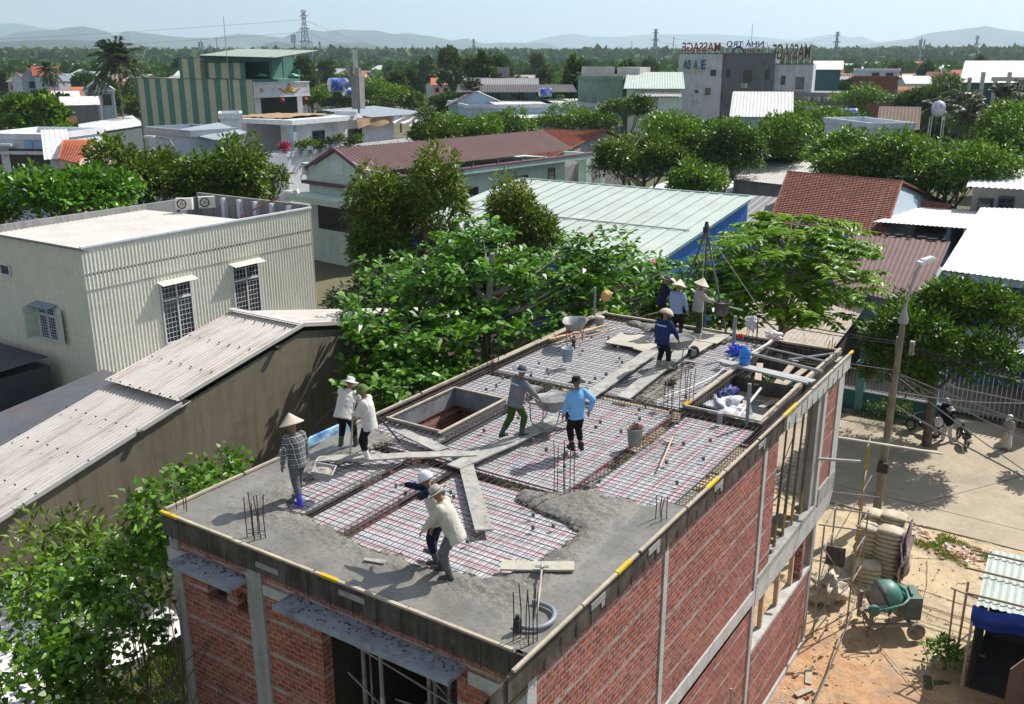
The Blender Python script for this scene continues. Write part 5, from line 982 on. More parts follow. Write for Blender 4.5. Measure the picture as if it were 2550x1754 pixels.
tag(b.build('clip_row', r_grey, t), kind='stuff')
# ---- grey shed, red tiled house, brown iron roof, white roofed blue house, rust awning
gable('grey_shed', 'grey rendered shed with a pale grey corrugated roof behind the red tiled house', 'shed', [(-22.3, 66, 5.6), (-15.8, 64.3, 5.6), (-13.6, 77.5, 5.4), (-18, 79, 5.4)], [(-24.2, 77.5, 6.4), (-17.6, 76.5, 6.4)], w_grey, r_pale, 'corr')
b = MB(); b.corr((-20.8, 50, 3.8), (-13.8, 50, 3.8), (-14.2, 62, 5), (-21.6, 62, 5), .5, .03); b.box(-20.5, -14, 50.3, 62, 0, 3.8); tag(b.build('lean_to', r_grey), 'grey ribbed lean-to roof beside the blue shed', 'shed')
t, W_2 = gable('red_tiled_house', 'white house with a large brown red clay tile roof on the right', 'house', [(-14.2, 51.5, 4.8), (-6.6, 49.6, 4.8), (-6.2, 67, 4.8), (-15.5, 68, 4.8)], [(-16.2, 61, 7.0), (-7.9, 59.5, 7.0)], w_slate, t_brn, 'tile')
gable('tiled_annex', 'small red tiled wing behind the right gable of the red tiled house', 'house', [(-6.6, 58.5, 3.9), (-4.6, 58.2, 3.9), (-4.4, 66, 3.9), (-6.6, 66.5, 3.9)], [(-6.9, 62, 5.4), (-5.0, 61.5, 5.4)], w_slate, t_brn, 'tile')
t = T('brown_roofed_shed', 'shed with a brown corrugated iron roof sloping to the street', 'shed', (-3, 40, 0)); b = MB(); b.corr((-6.5, 38.5, 4.1), (-1.9, 36.6, 4.1), (-2.9, 49.3, 5.0), (-8.6, 49.8, 5.0), .24, .035, jit=.03); b.build('roof', r_brown, t); b = MB(); b.box(-6.3, -2.1, 39.0, 47, 0, 4.0); b.build('wall', w_slate, t)
for i in range(8): b = MB(); b.obox((-7.6 + i * .62, 49.4 + random.uniform(-.3, .2), 5.1), random.uniform(.2, .6), .25, .1, random.random()); tag(b.build('roof_weight', m_dark), 'dark block holding down the top edge of the brown iron roof', 'block', 'blocks on the brown iron roof')
t = T('blue_house', 'bright blue house with a white corrugated roof at the right edge', 'house', (0, 45, 0)); b = MB(); b.corr((-1.6, 38.6, 5.5), (9, 37.2, 5.5), (9, 60, 6.2), (-2.7, 58, 5.9), .26, .035); b.corr((-7.5, 50.5, 5.6), (-1.8, 51, 5.6), (-2.5, 62, 5.2), (-7, 61, 5.2), .26, .03); b.build('roof', r_white, t)
b = MB(); b.box(-1.1, 9, 39.4, 57, 0, 5.3); b.build('wall', w_deepb, t); b = MB(); b.box(-1.5, 9, 38.7, 39.3, 5.05, 5.4); b.box(-1.3, 9, 38.9, 39.35, 2.4, 2.7); b.box(-1.2, 9, 39.1, 39.38, 1.9, 2.0); b.build('band', w_blue, t)
for i in range(5): window(t, (-.6 + i * 1.9, 39.36, 4.2), (1, 0, 0), (0, 0, 1), 1.6, .6, m_frd, 2)
b = MB(); b.corr((.8, 35.0, 3.0), (9, 35.0, 3.0), (9, 38.4, 3.5), (.8, 38.4, 3.5), .2, .03); tag(b.build('white_awning', r_white), 'white corrugated awning over the gate at the right', 'awning')
b = MB(); b.box(3.2, 3.7, 38.2, 38.6, 5.7, 6.0); b.lathe((3.45, 38.4, 6.0), [(.18, 0), (.22, .1), (.16, .25), (0, .28)], 10); tag(b.build('roof_vent', r_grey), 'small round vent on the edge of the white roof', 'vent')
t = T('rusty_awning', 'rusty corrugated awning sloping down under the feathery tree', 'awning', (-6, 34, 0)); b = MB(); b.corr((-10.5, 31.4, 2.6), (-4.6, 32.3, 2.7), (-4.65, 40.2, 3.7), (-10, 40, 3.7), .22, .035); b.build('roof', r_rust, t)
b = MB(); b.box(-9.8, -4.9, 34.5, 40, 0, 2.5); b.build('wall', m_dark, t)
for x in (-9.5, -7, -4.9): b = MB(); b.bar((x, 32.6, 0), (x, 32.6, 2.7), .1, .1); b.build('post', w_teal, t)
# fence with pillars
t = T('street_fence', 'teal street wall with white railings and capped pillars', 'fence', (-3, 32.2, 0)); b = MB(); b.box(-8, .4, 32.5, 32.7, 0, .95); b.build('low_wall', w_teal, t)
for x in (-6.4, -3.3, -.3): b = MB(); b.box(x - .17, x + .17, 32.4, 32.75, 0, 2.2); b.box(x - .24, x + .24, 32.33, 32.82, 2.2, 2.3); b.face([(x - .2, 32.38, 2.3), (x + .2, 32.38, 2.3), (x, 32.58, 2.5)]); b.face([(x + .2, 32.38, 2.3), (x + .2, 32.78, 2.3), (x, 32.58, 2.5)]); b.build('pillar', wall('pillar', (.14, .33, .36)), t)
b = MB()
for z in (1.05, 1.9): b.bar((-8, 32.6, z), (.4, 32.6, z), .05, .05)
for x in np.arange(-8, .4, .14): b.bar((x, 32.6, .95), (x, 32.6, 2.0), .025, .025)
b.build('railing', w_grey, t); b = MB(); b.box(-8, .4, 32.47, 32.73, .95, 1.0); b.build('coping', w_white, t)
t = T('white_gate', 'white barred sliding gate behind the woman in a skirt', 'gate', (2, 34, 0)); b = MB(); m_gate = M('gate_white', (.55, .55, .57), .6, .08, 3)
for i, x in enumerate(np.arange(-.2, 7.5, .19)): b.bar((x, 34.6 - x * .14, .1), (x, 34.6 - x * .14, 2.3 + .1 * (x > 1.2)), .085, .03)
b.build('bars', m_gate, t); b = MB()
for z in (.35, 1.2, 2.1): b.bar((-.2, 34.64, z), (7.5, 33.56, z), .04, .06)
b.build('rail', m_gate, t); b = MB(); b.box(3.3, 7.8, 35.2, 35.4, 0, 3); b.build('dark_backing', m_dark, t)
b = MB(); b.box(3.25, 3.95, 33.5, 34.1, 0, 2.9); tag(b.build('gate_pillar', wall('rose', (.30, .22, .22))), 'rose grey gate pillar with a small plate at the right edge', 'pillar')
# utility pole with lamp, box and cables
t = T('utility_pole', 'tall concrete utility pole with a street lamp arm on top', 'utility pole', (-.08, 22.0, 0)); base = Vector((-.08, 22.0, 0)); top = PT(2047, 722, 31.0)
b = MB(); b.tube([base, base.lerp(top, .5), top], [.145, .115, .085], 14); b.build('shaft', M('pole_concrete', (.25, .215, .17), .9, .15, 3, dirt=(.10, .09, .08), dscale=2, damt=.7, streak=.4, bump=.3), t, smooth=True)
b = MB(); b.lathe(top, [(.15, -.15), (.15, 0), (.06, .3), (.045, .5)], 10); LT = PT(2088, 597, 31.2); b.tube([top + Vector((0, 0, .2)), top.lerp(LT, .5) + Vector((-.06, -.04, .1)), top.lerp(LT, .8) + Vector((-.06, -.04, .08)), LT], .04, 8); b.build('lamp_arm', M('arm_grey', (.33, .33, .33), .6), t, smooth=True)
b = MB(); c = LT + Vector((.1, .14, .06)); b.obox(c, .25, .52, .11, -.7, rx=.25); b.obox(c + Vector((.02, .03, .06)), .19, .36, .08, -.7, rx=.25); b.build('lamp_head', M('lamp_white', (.75, .76, .78), .35), t)
b = MB(); b.box(-.12, .06, 21.9, 22.12, 6.05, 6.55); b.box(.29, .42, 21.98, 22.15, 6.0, 6.45); b.build('junction_box', m_galv, t)
b = MB(); b.obox((0, 21.8, 2.15), .34, .3, .34); b.build('meter_box', m_dark, t); b = MB(); b.tube([(0, 21.98, 5.3), (-.08, 21.95, 4.5), (-.12, 21.9, 3.4), (-.1, 21.88, 2.4)], .02, 6); b.build('down_cable', m_frd, t)
m_cable = M('cable_black', (.02, .02, .022), .6); m_cabg = M('cable_grey', (.22, .21, .2), .7)
def cable(label, a, c, sag, r=.012, m=None, n=14, name='cable', group='overhead cables on the utility pole'):
    a, c = Vector(a), Vector(c); b = MB(); b.tube([a.lerp(c, i / n) - Vector((0, 0, sag * 4 * (i / n) * (1 - i / n))) for i in range(n + 1)], r, 5); return tag(b.build(name, m or m_cable), label, 'cable', group)
P0 = Vector((.1, 22.1, 6.3)); E1 = Vector((14, 20.5, 6.2))
cable('thick black cable from the pole top to the right', P0, E1 + Vector((0, 0, .3)), .5, .035); cable('black cable just under the thickest one', P0 - Vector((0, 0, .1)), E1, .65, .018)
cable('grey cable from mid pole to the right', P0 - Vector((0, 0, 1.0)), (14, 20, 4.3), .5, .024, m_cabg); cable('second grey cable from mid pole to the right', P0 - Vector((0, 0, 1.05)), (12, 19, 3.2), .4, .02, m_cabg); cable('third grey cable running down to the right', P0 - Vector((0, 0, 1.15)), (9, 18, 2.4), .3, .018, m_cabg)
cable('slack cable looping up to the far right', P0 - Vector((0, 0, 1.6)), (12, 30, 7), 1.3, .024, m_cabg); cable('thick grey cable pair from the lower pole to the right', P0 - Vector((0, 0, 2.1)), (11, 19, 2.2), .35, .028, m_cabg)
cable('black cable from the pole across behind the roof', P0 + Vector((0, 0, .05)), (-16, 25.5, 7.2), .5, .02); cable('second black cable across behind the roof', P0 + Vector((0, 0, -.02)), (-16, 25.3, 6.9), .5, .015); cable('lower cable from the pole to the left', P0 - Vector((0, 0, .9)), (-14, 24, 5.6), .3, .012, m_cabg)
cable('long thin guy wire from the fence to the roof corner', (-4.8, 40, 9), (-4.5, 30, 3), 0, .012, m_cabg)
# motorbikes
m_bike = M('bike_black', (.02, .02, .022), .3, .2, 5, spec=.6); m_bikeS = M('bike_silver', (.35, .35, .36), .4, .1, 5, metal=.5)
def motorbike(label, loc, rz):
    t = T('motorbike', label, 'motorbike', (0, 0, 0), 'parked motorbikes'); RM = Matrix.Rotation(pi / 2, 3, 'X')
    for x in (-.6, .62): b = MB(); b.lathe((x, 0, .28), [(.2, -.04), (.26, -.04), (.285, 0), (.26, .04), (.2, .04), (.2, -.04)], 20, M_=RM); w = b.build('wheel', m_tyre, t, smooth=True); b = MB(); b.lathe((x, 0, .28), [(0, -.03), (.06, -.03), (.06, .03), (0, .03)], 10, M_=RM); [b.bar((x, 0, .28), (x + .2 * cos(k), 0, .28 + .2 * sin(k)), .02, .02, up=(0, 1, 0)) for k in range(6)]; b.build('rim', m_bikeS, w)
    b = MB(); b.tube([(-.75, 0, .62), (-.45, 0, .58), (-.1, 0, .45), (.2, 0, .42), (.38, 0, .72), (.45, 0, .85)], [.07, .12, .14, .09, .09, .05], 10); b.ell((-.15, 0, .38), (.22, .1, .13)); b.build('body', m_bike, t, smooth=True)
    b = MB(); b.tube([(-.75, 0, .74), (-.5, 0, .76), (-.2, 0, .72), (.02, 0, .64)], [.07, .12, .12, .07], 10, sq=.6); b.build('seat', m_frd, t, smooth=True)
    b = MB(); b.tube([(.62, 0, .28), (.5, 0, .7), (.42, 0, .95)], .025, 6); b.tube([(.3, -.33, .98), (.38, -.15, .95), (.42, 0, .96), (.38, .15, .95), (.3, .33, .98)], .016, 6); b.build('handlebar', m_bikeS, t, smooth=True)
    b = MB(); b.tube([(-.1, -.13, .26), (-.5, -.15, .28), (-.8, -.15, .36)], .035, 8); b.build('exhaust', m_bikeS, t, smooth=True); b = MB(); b.obox((-.86, 0, .5), .01, .19, .14, rx=0, ry=-.3); b.build('number_plate', w_white, t); b = MB(); b.ell((.5, 0, .82), (.06, .08, .07)); b.build('headlight', m_fr, t)
    t.location = loc; t.rotation_euler = (0.12, 0, rz); t.scale = (.88,) * 3; return t
motorbike('black scooter beside the woman holding the phone', (1.2, 30.9, .06), R_(115)); motorbike('dark motorbike in deep shade near the utility pole', (-.35, 31.1, .06), R_(160))
crumple('shopping_bag', 'white and pink shopping bag held by the woman in flared trousers', 'bag', (.28, 30.7, .85), (.17, .1, .22), M('bag_pink', (.75, .66, .68), .6, .05, 5, c2=(.6, .25, .3), amt=.4), 31, .4)
# cement bags on the lot
m_bag = M('cement_bag', (.50, .43, .32), .85, .12, 3, c2=(.62, .56, .46), amt=.4, dirt=(.3, .2, .14), damt=.3, bump=.3)
b = MB()
rings = []
for i in range(9):
    u = -1 + 2 * i / 8; w = .24 * (1 - abs(u) ** 5 * .35); h = .075 * (1 - abs(u) ** 4 * .8) + .008; rings.append([(u * .36, w * math.copysign(abs(cos(a)) ** .7, cos(a)), h * math.copysign(abs(sin(a)) ** .8, sin(a)) + .01 * sin(u * 9 + a * 2)) for a in [2 * pi * j / 14 for j in range(14)]])
b.grid(rings, closeu=True); b.face(rings[0][::-1]); b.face(rings[-1]); bag0 = b.build('cement_bag', m_bag, smooth=True); tag(bag0, 'full cement bag', 'cement bag'); first = True
for cx_, cy_, n_, ro, nm in ((.30, 19.5, 11, 0, 'rear left column of the cement bag stack'), (.92, 19.35, 12, .05, 'rear right column of the cement bag stack'), (.38, 18.75, 10, 0, 'front left column of the cement bag stack'), (1.0, 18.6, 11, -.04, 'front right column of the cement bag stack'), (.62, 18.0, 4, .2, 'low front pile of the cement bag stack')):
    for k in range(n_):
        o = bag0 if first else bag0.copy(); 
        if not first: col.objects.link(o)
        first = False; o.location = (cx_ + random.uniform(-.03, .03), cy_ + random.uniform(-.03, .03), .12 + k * .142); o.rotation_euler = (0, random.uniform(-.03, .03), ro + random.uniform(-.08, .08) + (pi if k % 2 else 0)); o['label'] = 'tan cement bag, ' + ('topmost', 'second from top', 'third from top', 'fourth from top', 'fifth from top', 'sixth from top', 'sixth from bottom', 'fifth from bottom', 'fourth from bottom', 'third from bottom', 'second from bottom', 'lowest')[(n_ - 1 - k) if n_ - 1 - k < 6 else 11 - k] + ', ' + nm; o['group'] = 'stacked cement bags'; o.scale = (1, 1.25, 1.05)
b = MB(); b.box(-.1, 1.4, 17.6, 19.9, .0, .06); tag(b.build('pallet', m_wood), 'timber base under the cement bags', 'pallet')
crumple('empty_bag_pile', 'heap of folded empty cement bags by the house corner', 'bag pile', (-.05, 16.3, .35), (.42, .55, .4), m_bag, 41, .8, (46, 22)); crumple('paper_scrap', 'torn paper bags spilling down the side of the cement stack', 'paper scraps', (1.42, 18.9, .6), (.14, .75, .75), M('purple_paper', (.27, .2, .2), .8, .35, 9), 43, .9, (40, 26))
# concrete mixer
t = T('concrete_mixer', 'old green concrete mixer with a round drum and ring handle', 'concrete mixer', (0, 0, 0)); m_mix = M('mixer_green', (.05, .21, .165), .5, .2, 3, dirt=(.27, .25, .22), dscale=2.2, damt=1, c2=(.25, .24, .22), amt=.5, spec=.5); m_mixd = M('mixer_dirt', (.29, .26, .22), .9, .15, 3, c2=(.12, .11, .1), amt=.4, bump=.5)
RM = Matrix.Rotation(R_(-112), 3, 'Y')
b = MB(); c = Vector((0, 0, 1.0)); b.lathe(c, [(0, -.46), (.22, -.45), (.40, -.33), (.48, -.1), (.47, .06)], 28, M_=RM); b.lathe(c, [(.47, .06), (.46, .1), (.30, .42), (.26, .46), (.24, .46), (.28, .4), (.4, .1)], 28, 1, M_=RM); b.build('drum', [m_mix, m_mixd], t, smooth=True)
b = MB(); b.lathe(c, [(.485, .02), (.515, .03), (.515, .09), (.485, .1)], 32, M_=RM); b.build('gear_ring', m_frd, t)
b = MB(); b.tube([(-.5, -.62, .9), (-.2, -.66, .98), (.3, -.6, 1.1), (.52, -.4, 1.16), (.6, 0, 1.18), (.5, .4, 1.16)], .04, 8); b.lathe((-.5, -.6, .9), [(0, -.05), (.17, -.05), (.17, .04), (0, .04)], 16, M_=Matrix.Rotation(pi / 2, 3, 'X')); b.build('tilt_yoke', m_mix, t, smooth=True)
b = MB(); b.tube([(-.5 + .36 * cos(a), -.82, .78 + .36 * sin(a)) for a in [2 * pi * j / 24 for j in range(25)]], .017, 6, cap=False); [b.bar((-.5, -.82, .78), (-.5 + .35 * cos(k), -.82, .78 + .35 * sin(k)), .02, .02, up=(0, 1, 0)) for k in (0, 2.1, 4.2)]; b.build('hand_wheel', m_frd, t)
b = MB(); b.bar((-.55, -.45, .3), (.75, -.45, .38), .1, .1); b.bar((-.55, .4, .3), (.75, .4, .38), .1, .1); b.bar((-.5, -.5, .05), (-.5, -.5, .9), .1, .09); b.bar((-.5, .45, .05), (-.5, .45, .9), .1, .09); b.bar((-.5, -.5, .35), (-.5, .45, .35), .09, .09); b.bar((.7, -.6, .3), (.7, .55, .3), .08, .08); b.bar((-.5, -.5, .9), (-.1, -.5, 1.0), .09, .07); b.build('chassis', m_mixd, t)
for y in (-.62, .56): b = MB(); b.lathe((.75, y, .25), [(0, -.06), (.1, -.06), (.2, -.05), (.25, -.04), (.26, 0), (.25, .04), (.2, .05), (0, .06)], 20, M_=Matrix.Rotation(pi / 2, 3, 'X')); b.build('wheel', m_mixd, t, smooth=True)
b = MB(); b.obox((.72, .02, .85), .5, .05, .75, R_(80)); b.box(.5, .95, -.35, .4, .45, 1.15); b.build('motor_cover', M('cover_green', (.12, .17, .15), .6, .2, 3, dirt=(.3, .27, .24), damt=.8), t)
t.location = (1.55, 15.7, .03); t.rotation_euler = (0, 0, R_(32)); t.scale = (.95,) * 3
# scaffold frames beside the house
m_sy = M('scaffold_yellow', (.42, .26, .05), .6, .3, 4, c2=(.22, .2, .18), amt=.6); m_sg = M('scaffold_grey', (.28, .26, .24), .6, .2, 4, c2=(.2, .1, .05), amt=.3)
def scaff(label, x, y, h, z0=0, w=1.1, rz=0, m=m_sy):
    t = T('scaffold', label, 'scaffold', (0, 0, 0), 'scaffold frames beside the house'); 
    for sx in (0, w): b = MB(); b.tube([(0, sx, 0), (0, sx, h)], .022, 8); b.build('post', m, t)
    b = MB()
    for z in (h - .05, h * .75, h * .45, .3): b.tube([(0, 0, z), (0, w, z)], .018, 6)
    b.tube([(0, 0, h * .45), (0, w, h * .75)], .012, 6); b.build('rung', m_sg, t); t.location = (x, y, z0); t.rotation_euler = (0, 0, rz); return t
scaff('yellow scaffold frame rising highest beside the pole', .35, 17.2, 4.6, 0, 1.0, .15); scaff('scaffold frame nearest the mixer', .75, 15.2, 3.1, 0, 1.1, 0, m_sy); scaff('scaffold frame against the brick corner', .12, 14.2, 3.4, 0, 1.3, .05, m_sg)
for i, (p, q) in enumerate((((.1, 14.4, .3), (.75, 16.2, 2.6)), ((.1, 14.4, 2.6), (.75, 16.3, .4)), ((.75, 15.3, 2.4), (.4, 17.3, .3)), ((.1, 15.4, 2.3), (.4, 18, 3.4)), ((-.2, 14.9, 3.0), (.9, 15.0, 3.1)), ((-.2, 15.4, 3.3), (.95, 15.6, 3.35)), ((-.3, 16.0, 3.5), (1.0, 16.3, 3.55)), ((.1, 14.3, 1.6), (.8, 15.3, 1.5)))):
    b = MB(); b.tube([p, q], .02, 6); tag(b.build('scaffold_tube', m_sg), 'grey scaffold tube tying the frames to the house', 'tube', 'scaffold tubes by the house corner')
b = MB(); b.bar((-.3, 13.2, 5.55), (.95, 13.6, 5.6), .06, .06); tag(b.build('pale_bar', m_alu), 'pale square bar sticking out of the opening past the brick pier', 'bar'); b = MB(); b.bar((-.6, 15.3, 5.4), (2.3, 17.0, 4.9), .09, .04); tag(b.build('long_batten', m_ply), 'long pale batten with a yellow end reaching out towards the pole', 'batten')
b = MB(); b.obox((.3, 15.0, 2.15), .5, .03, .55, .2); tag(b.build('dark_sheet', m_form), 'dark square board hung on the scaffold', 'board')
# props in the side opening
k = 0
for y in (10.15, 10.5, 10.75, 11.1, 11.35, 11.75, 12.0, 12.4, 12.7):
    b = MB(); x = -.14 - .1 * (k % 2); b.tube([(x, y, 4.28), (x, y + .01, 4.85)], .036, 8, 1); b.tube([(x, y + .01, 4.84), (x + .02, y + .05, 6.1)], .032, 8); b.tube([(x + .02, y + .05, 6.0), (x + .03, y + .08, 7.38)], .024, 8); b.obox((x, y, 4.26), .14, .14, .02); tag(b.build('shoring_prop', [M('prop_brown', (.17, .14, .11), .7, .3, 5), m_sy]), ('nearest', 'second nearest', 'third nearest', 'fourth nearest', 'middle', 'fourth farthest', 'third farthest', 'second farthest', 'farthest')[k] + ' steel shoring prop in the upper side opening', 'prop', 'shoring props in the side opening'); k += 1
b = MB(); b.tube([(-.5, 10.2, 5.9), (-.4, 12.7, 5.5)], .02, 6); b.tube([(-.5, 10.4, 4.6), (-.4, 12.5, 6.4)], .012, 5); b.tube([(-.9, 10.1, 6.4), (-.3, 12.7, 4.4)], .012, 5); b.tube([(-.3, 10.1, 5.2), (-.9, 12.7, 6.0)], .012, 5); b.tube([(-.5, 10.0, 4.9), (-.5, 12.8, 5.0)], .018, 5); b.bar((-.9, 10, 6.9), (-.9, 12.9, 6.9), .1, .1); tag(b.build('bracing', m_sg), 'bracing tubes among the shoring props', 'bracing')
# props in the front doorway
for i, (x, y, mm) in enumerate(((-3.35, .5, m_sg), (-2.85, .35, m_alu), (-2.05, .5, m_sy), (-1.75, .6, m_sy), (-2.5, 1.2, m_sg), (-1.4, 1.0, m_sg))):
    b = MB(); b.tube([(x, y, 3.85), (x, y, 5.7)], .04, 10); b.tube([(x, y, 5.6), (x, y, 7.0)], .033, 8, 1); tag(b.build('shoring_prop', [M('prop_orange', (.45, .13, .03), .6, .2, 4) if mm is m_sy else mm, m_sg]), ('leftmost grey', 'pale', 'left orange', 'right orange', 'rear middle', 'rightmost grey')[i] + ' steel shoring prop inside the dark front doorway', 'prop', 'shoring props in the front doorway')
for i, (p, q) in enumerate((((-3.6, .3, 6.5), (-1.2, .5, 5.9)), ((-3.6, .4, 5.8), (-2.6, .6, 5.0)), ((-3.2, 1.0, 6.6), (-1.3, .8, 6.2)), ((-2.9, .7, 5.4), (-1.2, .7, 5.6)), ((-3.5, .8, 6.8), (-3.1, .4, 5.0)), ((-2.2, .3, 6.7), (-1.3, .9, 5.2)))):
    b = MB(); b.tube([p, q], .016, 6); tag(b.build('scaffold_tube', m_sg), ('long upper sloping', 'short left sloping', 'high rear', 'lowest nearly level', 'steep left', 'steep right')[i] + ' scaffold tube crossing the dark front doorway', 'tube', 'scaffold tubes in the front doorway')
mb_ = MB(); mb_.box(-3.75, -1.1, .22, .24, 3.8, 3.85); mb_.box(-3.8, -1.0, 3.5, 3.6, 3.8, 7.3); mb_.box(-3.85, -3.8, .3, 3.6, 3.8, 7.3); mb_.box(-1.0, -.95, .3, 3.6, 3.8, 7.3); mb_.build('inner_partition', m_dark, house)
b = MB(); b.bar((.5, 7.6, .0), (.06, 7.9, 2.3), .06, .04); tag(b.build('leaning_batten', m_wood), 'thin batten leaning on the lower side wall', 'batten')
# debris on the lot
m_brk = M('broken_brick', (.38, .19, .12), .9, .25, 6); m_rub = M('pale_rubble', (.50, .46, .40), .9, .2, 5)
for i in range(36):
    y = random.uniform(7, 16); x = random.uniform(.5, 4.2) if i > 16 else random.uniform(.2, 1.2)
    b = MB(); s = random.uniform(.35, .9); b.obox((x, y, .05), .17 * s, .09 * s, .08 * s, random.random() * 3, rx=random.uniform(-.3, .3), ry=random.uniform(-.3, .3)); tag(b.build('loose_brick' if i % 3 else 'rubble_lump', m_brk if i % 3 else m_rub), 'loose piece of brick or mortar on the red sand', 'debris', 'loose bricks and rubble on the lot')
for i in range(5):
    b = MB(); b.obox((.55 + i * .09, 12.4 - i * .7, .05 + .02 * i), .16, random.uniform(.4, .9), .03, random.uniform(-1, 1)); tag(b.build('offcut_board', m_wood), 'grey offcut board thrown beside the house wall', 'board', 'offcut boards by the wall')
b = MB()
for i in range(900):
    y = random.uniform(6, 22.5); x = .15 + abs(random.gauss(0, .8)) if random.random() < .6 else random.uniform(0, 6); s = random.uniform(.012, .035); b.obox((x, y, .02), s * 1.6, s, s, random.random() * 3, m=random.randint(0, 1))
tag(b.build('gravel', [m_rub, m_brk]), 'small stones and crumbs scattered over the sand', 'gravel', kind='stuff')
crumple('white_plastic', 'crumpled white plastic on the ground at the bottom of the wall', 'plastic', (.75, 9.0, .1), (.35, .3, .12), M('rag', (.62, .60, .56)), 51, .9, (36, 18))
def rope(label, pts, r=.012, m=None, name='rope'): b = MB(); b.tube(pts, r, 5); return tag(b.build(name, m or M('rope_tan', (.5, .38, .24), .9)), label, 'rope')
rope('tan hose snaking from the mixer across the sand', [(1.2, 15.3, .06), (2.0, 14.4, .06), (2.7, 13.6, .06), (3.1, 13.2, .06), (3.9, 12.7, .06)]); rope('pale hose lying towards the grass', [(1.9, 20.3, .06), (2.2, 18.7, .06), (2.35, 16.5, .06), (2.9, 15.0, .06), (3.3, 13.6, .06)]); rope('bundle of thin wires hanging along the lot', [(.9, 15.0, .6), (.95, 13, .25), (1.0, 11, .1), (1.15, 8.5, .06), (1.2, 6, .06)], .022, m_frd); rope('grey pipe piece half buried at the bottom', [(2.75, 12.0, .06), (2.95, 11.4, .08), (3.0, 10.8, .06)], .03, m_wood)
# blue and mint shack
t = T('site_shack', 'low site shack with mint corrugated roof and blue tarpaulin side', 'shack', (4.5, 15, 0)); b = MB(); b.corr((3.9, 14.0, 2.42), (8.5, 14.3, 2.42), (8.5, 17.6, 2.35), (3.75, 17.3, 2.35), .16, .03); b.build('roof', r_mint, t)
b = MB(); P = [[(3.82 + 4.7 * i / 30, 13.95 + .3 * i / 30 - .1 * sin(j * .8) + .03 * sin(i * 1.3), 2.42 - .6 * j / 6 - .05 * sin(i * .7)) for i in range(31)] for j in range(7)]; b.grid(P); b.build('blue_tarpaulin', M('tarp_blue', (.01, .045, .30), .5, .2, 3), t, smooth=True)
for p, q in (((3.6, 14.3, 2.5), (8, 14.6, 2.5)), ((3.4, 15.6, 2.5), (8, 15.8, 2.5)), ((3.4, 16.8, 2.45), (8, 17, 2.45))): b = MB(); b.tube([p, q], .03, 6); b.build('roof_pole', M('rust_pole', (.30, .2, .14), .7, .2, 5), t)
for p in ((3.85, 14.05), (3.55, 15.1), (3.8, 17.1), (8, 14.3)): b = MB(); b.tube([(p[0], p[1], 0), (p[0], p[1], 2.4)], .03, 6); b.build('post', m_wood, t)
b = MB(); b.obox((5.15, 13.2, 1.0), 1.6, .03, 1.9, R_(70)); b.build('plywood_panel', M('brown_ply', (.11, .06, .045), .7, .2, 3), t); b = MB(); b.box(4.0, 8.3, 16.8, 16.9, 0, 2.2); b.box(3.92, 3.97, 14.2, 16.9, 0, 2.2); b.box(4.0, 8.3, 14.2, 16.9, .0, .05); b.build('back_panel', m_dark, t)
b = MB(); b.tube([(3.3, 14.9, 2.2), (3.35, 14.9, 0)], .025, 6); b.tube([(3.2, 14.9, 2.2), (4.0, 14.7, 2.2)], .025, 6); b.build('side_rail', m_wood, t)
# ---------------------------------------------------------------- vegetation
def quads(name, V, F, mats, parent=None, loc=None, mi=None, smooth=False):
    me = bpy.data.meshes.new(name); k = F.shape[1]; me.vertices.add(len(V)); me.vertices.foreach_set('co', np.asarray(V, 'f').ravel()); me.loops.add(F.size); me.loops.foreach_set('vertex_index', F.ravel().astype('i'))
    me.polygons.add(len(F)); me.polygons.foreach_set('loop_start', np.arange(0, F.size, k, dtype='i')); me.polygons.foreach_set('loop_total', np.full(len(F), k, 'i'))
    for m in (mats if isinstance(mats, (list, tuple)) else [mats]): me.materials.append(m)
    if mi is not None: me.polygons.foreach_set('material_index', mi.astype('i'))
    me.update(calc_edges=True); me.validate(); o = bpy.data.objects.new(name, me); col.objects.link(o)
    if parent is not None: o.parent = parent
    if loc is not None: o.location = loc
    return o
def unit(v): return v / np.maximum(1e-6, np.linalg.norm(v, axis=-1, keepdims=True))
def leaves(P, D, L, W, shape=4, up=.5, fold=.25, r=rng):
    """leaf at each P, pointing along D; L, W length and width; faces tilt towards the light"""
    n = len(P); D = unit(D); U = unit(np.array([0, 0, 1.0]) * up + r.normal(0, .45, (n, 3)) + D * .1); S = unit(np.cross(D, U)); Nn = np.cross(S, D); L = (L * r.uniform(.7, 1.25, n))[:, None]; W = (W * r.uniform(.75, 1.2, n))[:, None]
    if shape == 4: V = np.stack([P, P + D * L * .5 + S * W * .5 + Nn * W * fold, P + D * L - Nn * L * .12, P + D * L * .5 - S * W * .5 + Nn * W * fold], 1)
    elif shape == 6: V = np.stack([P, P + D * L * .55 + S * W * .42 + Nn * W * fold, P + D * L * .85 + S * W * .45 + Nn * W * fold * .6, P + D * L - Nn * L * .12, P + D * L * .85 - S * W * .45 + Nn * W * fold * .6, P + D * L * .55 - S * W * .42 + Nn * W * fold], 1)
    else: V = np.stack([P, P + D * L * .3 + S * W * .5 + Nn * W * fold, P + D * L * .6 + S * W * .38, P + D * L - Nn * L * .2, P + D * L * .6 - S * W * .38, P + D * L * .3 - S * W * .5 + Nn * W * fold], 1)
    k = V.shape[1]; return V.reshape(-1, 3), np.arange(n * k).reshape(n, k)
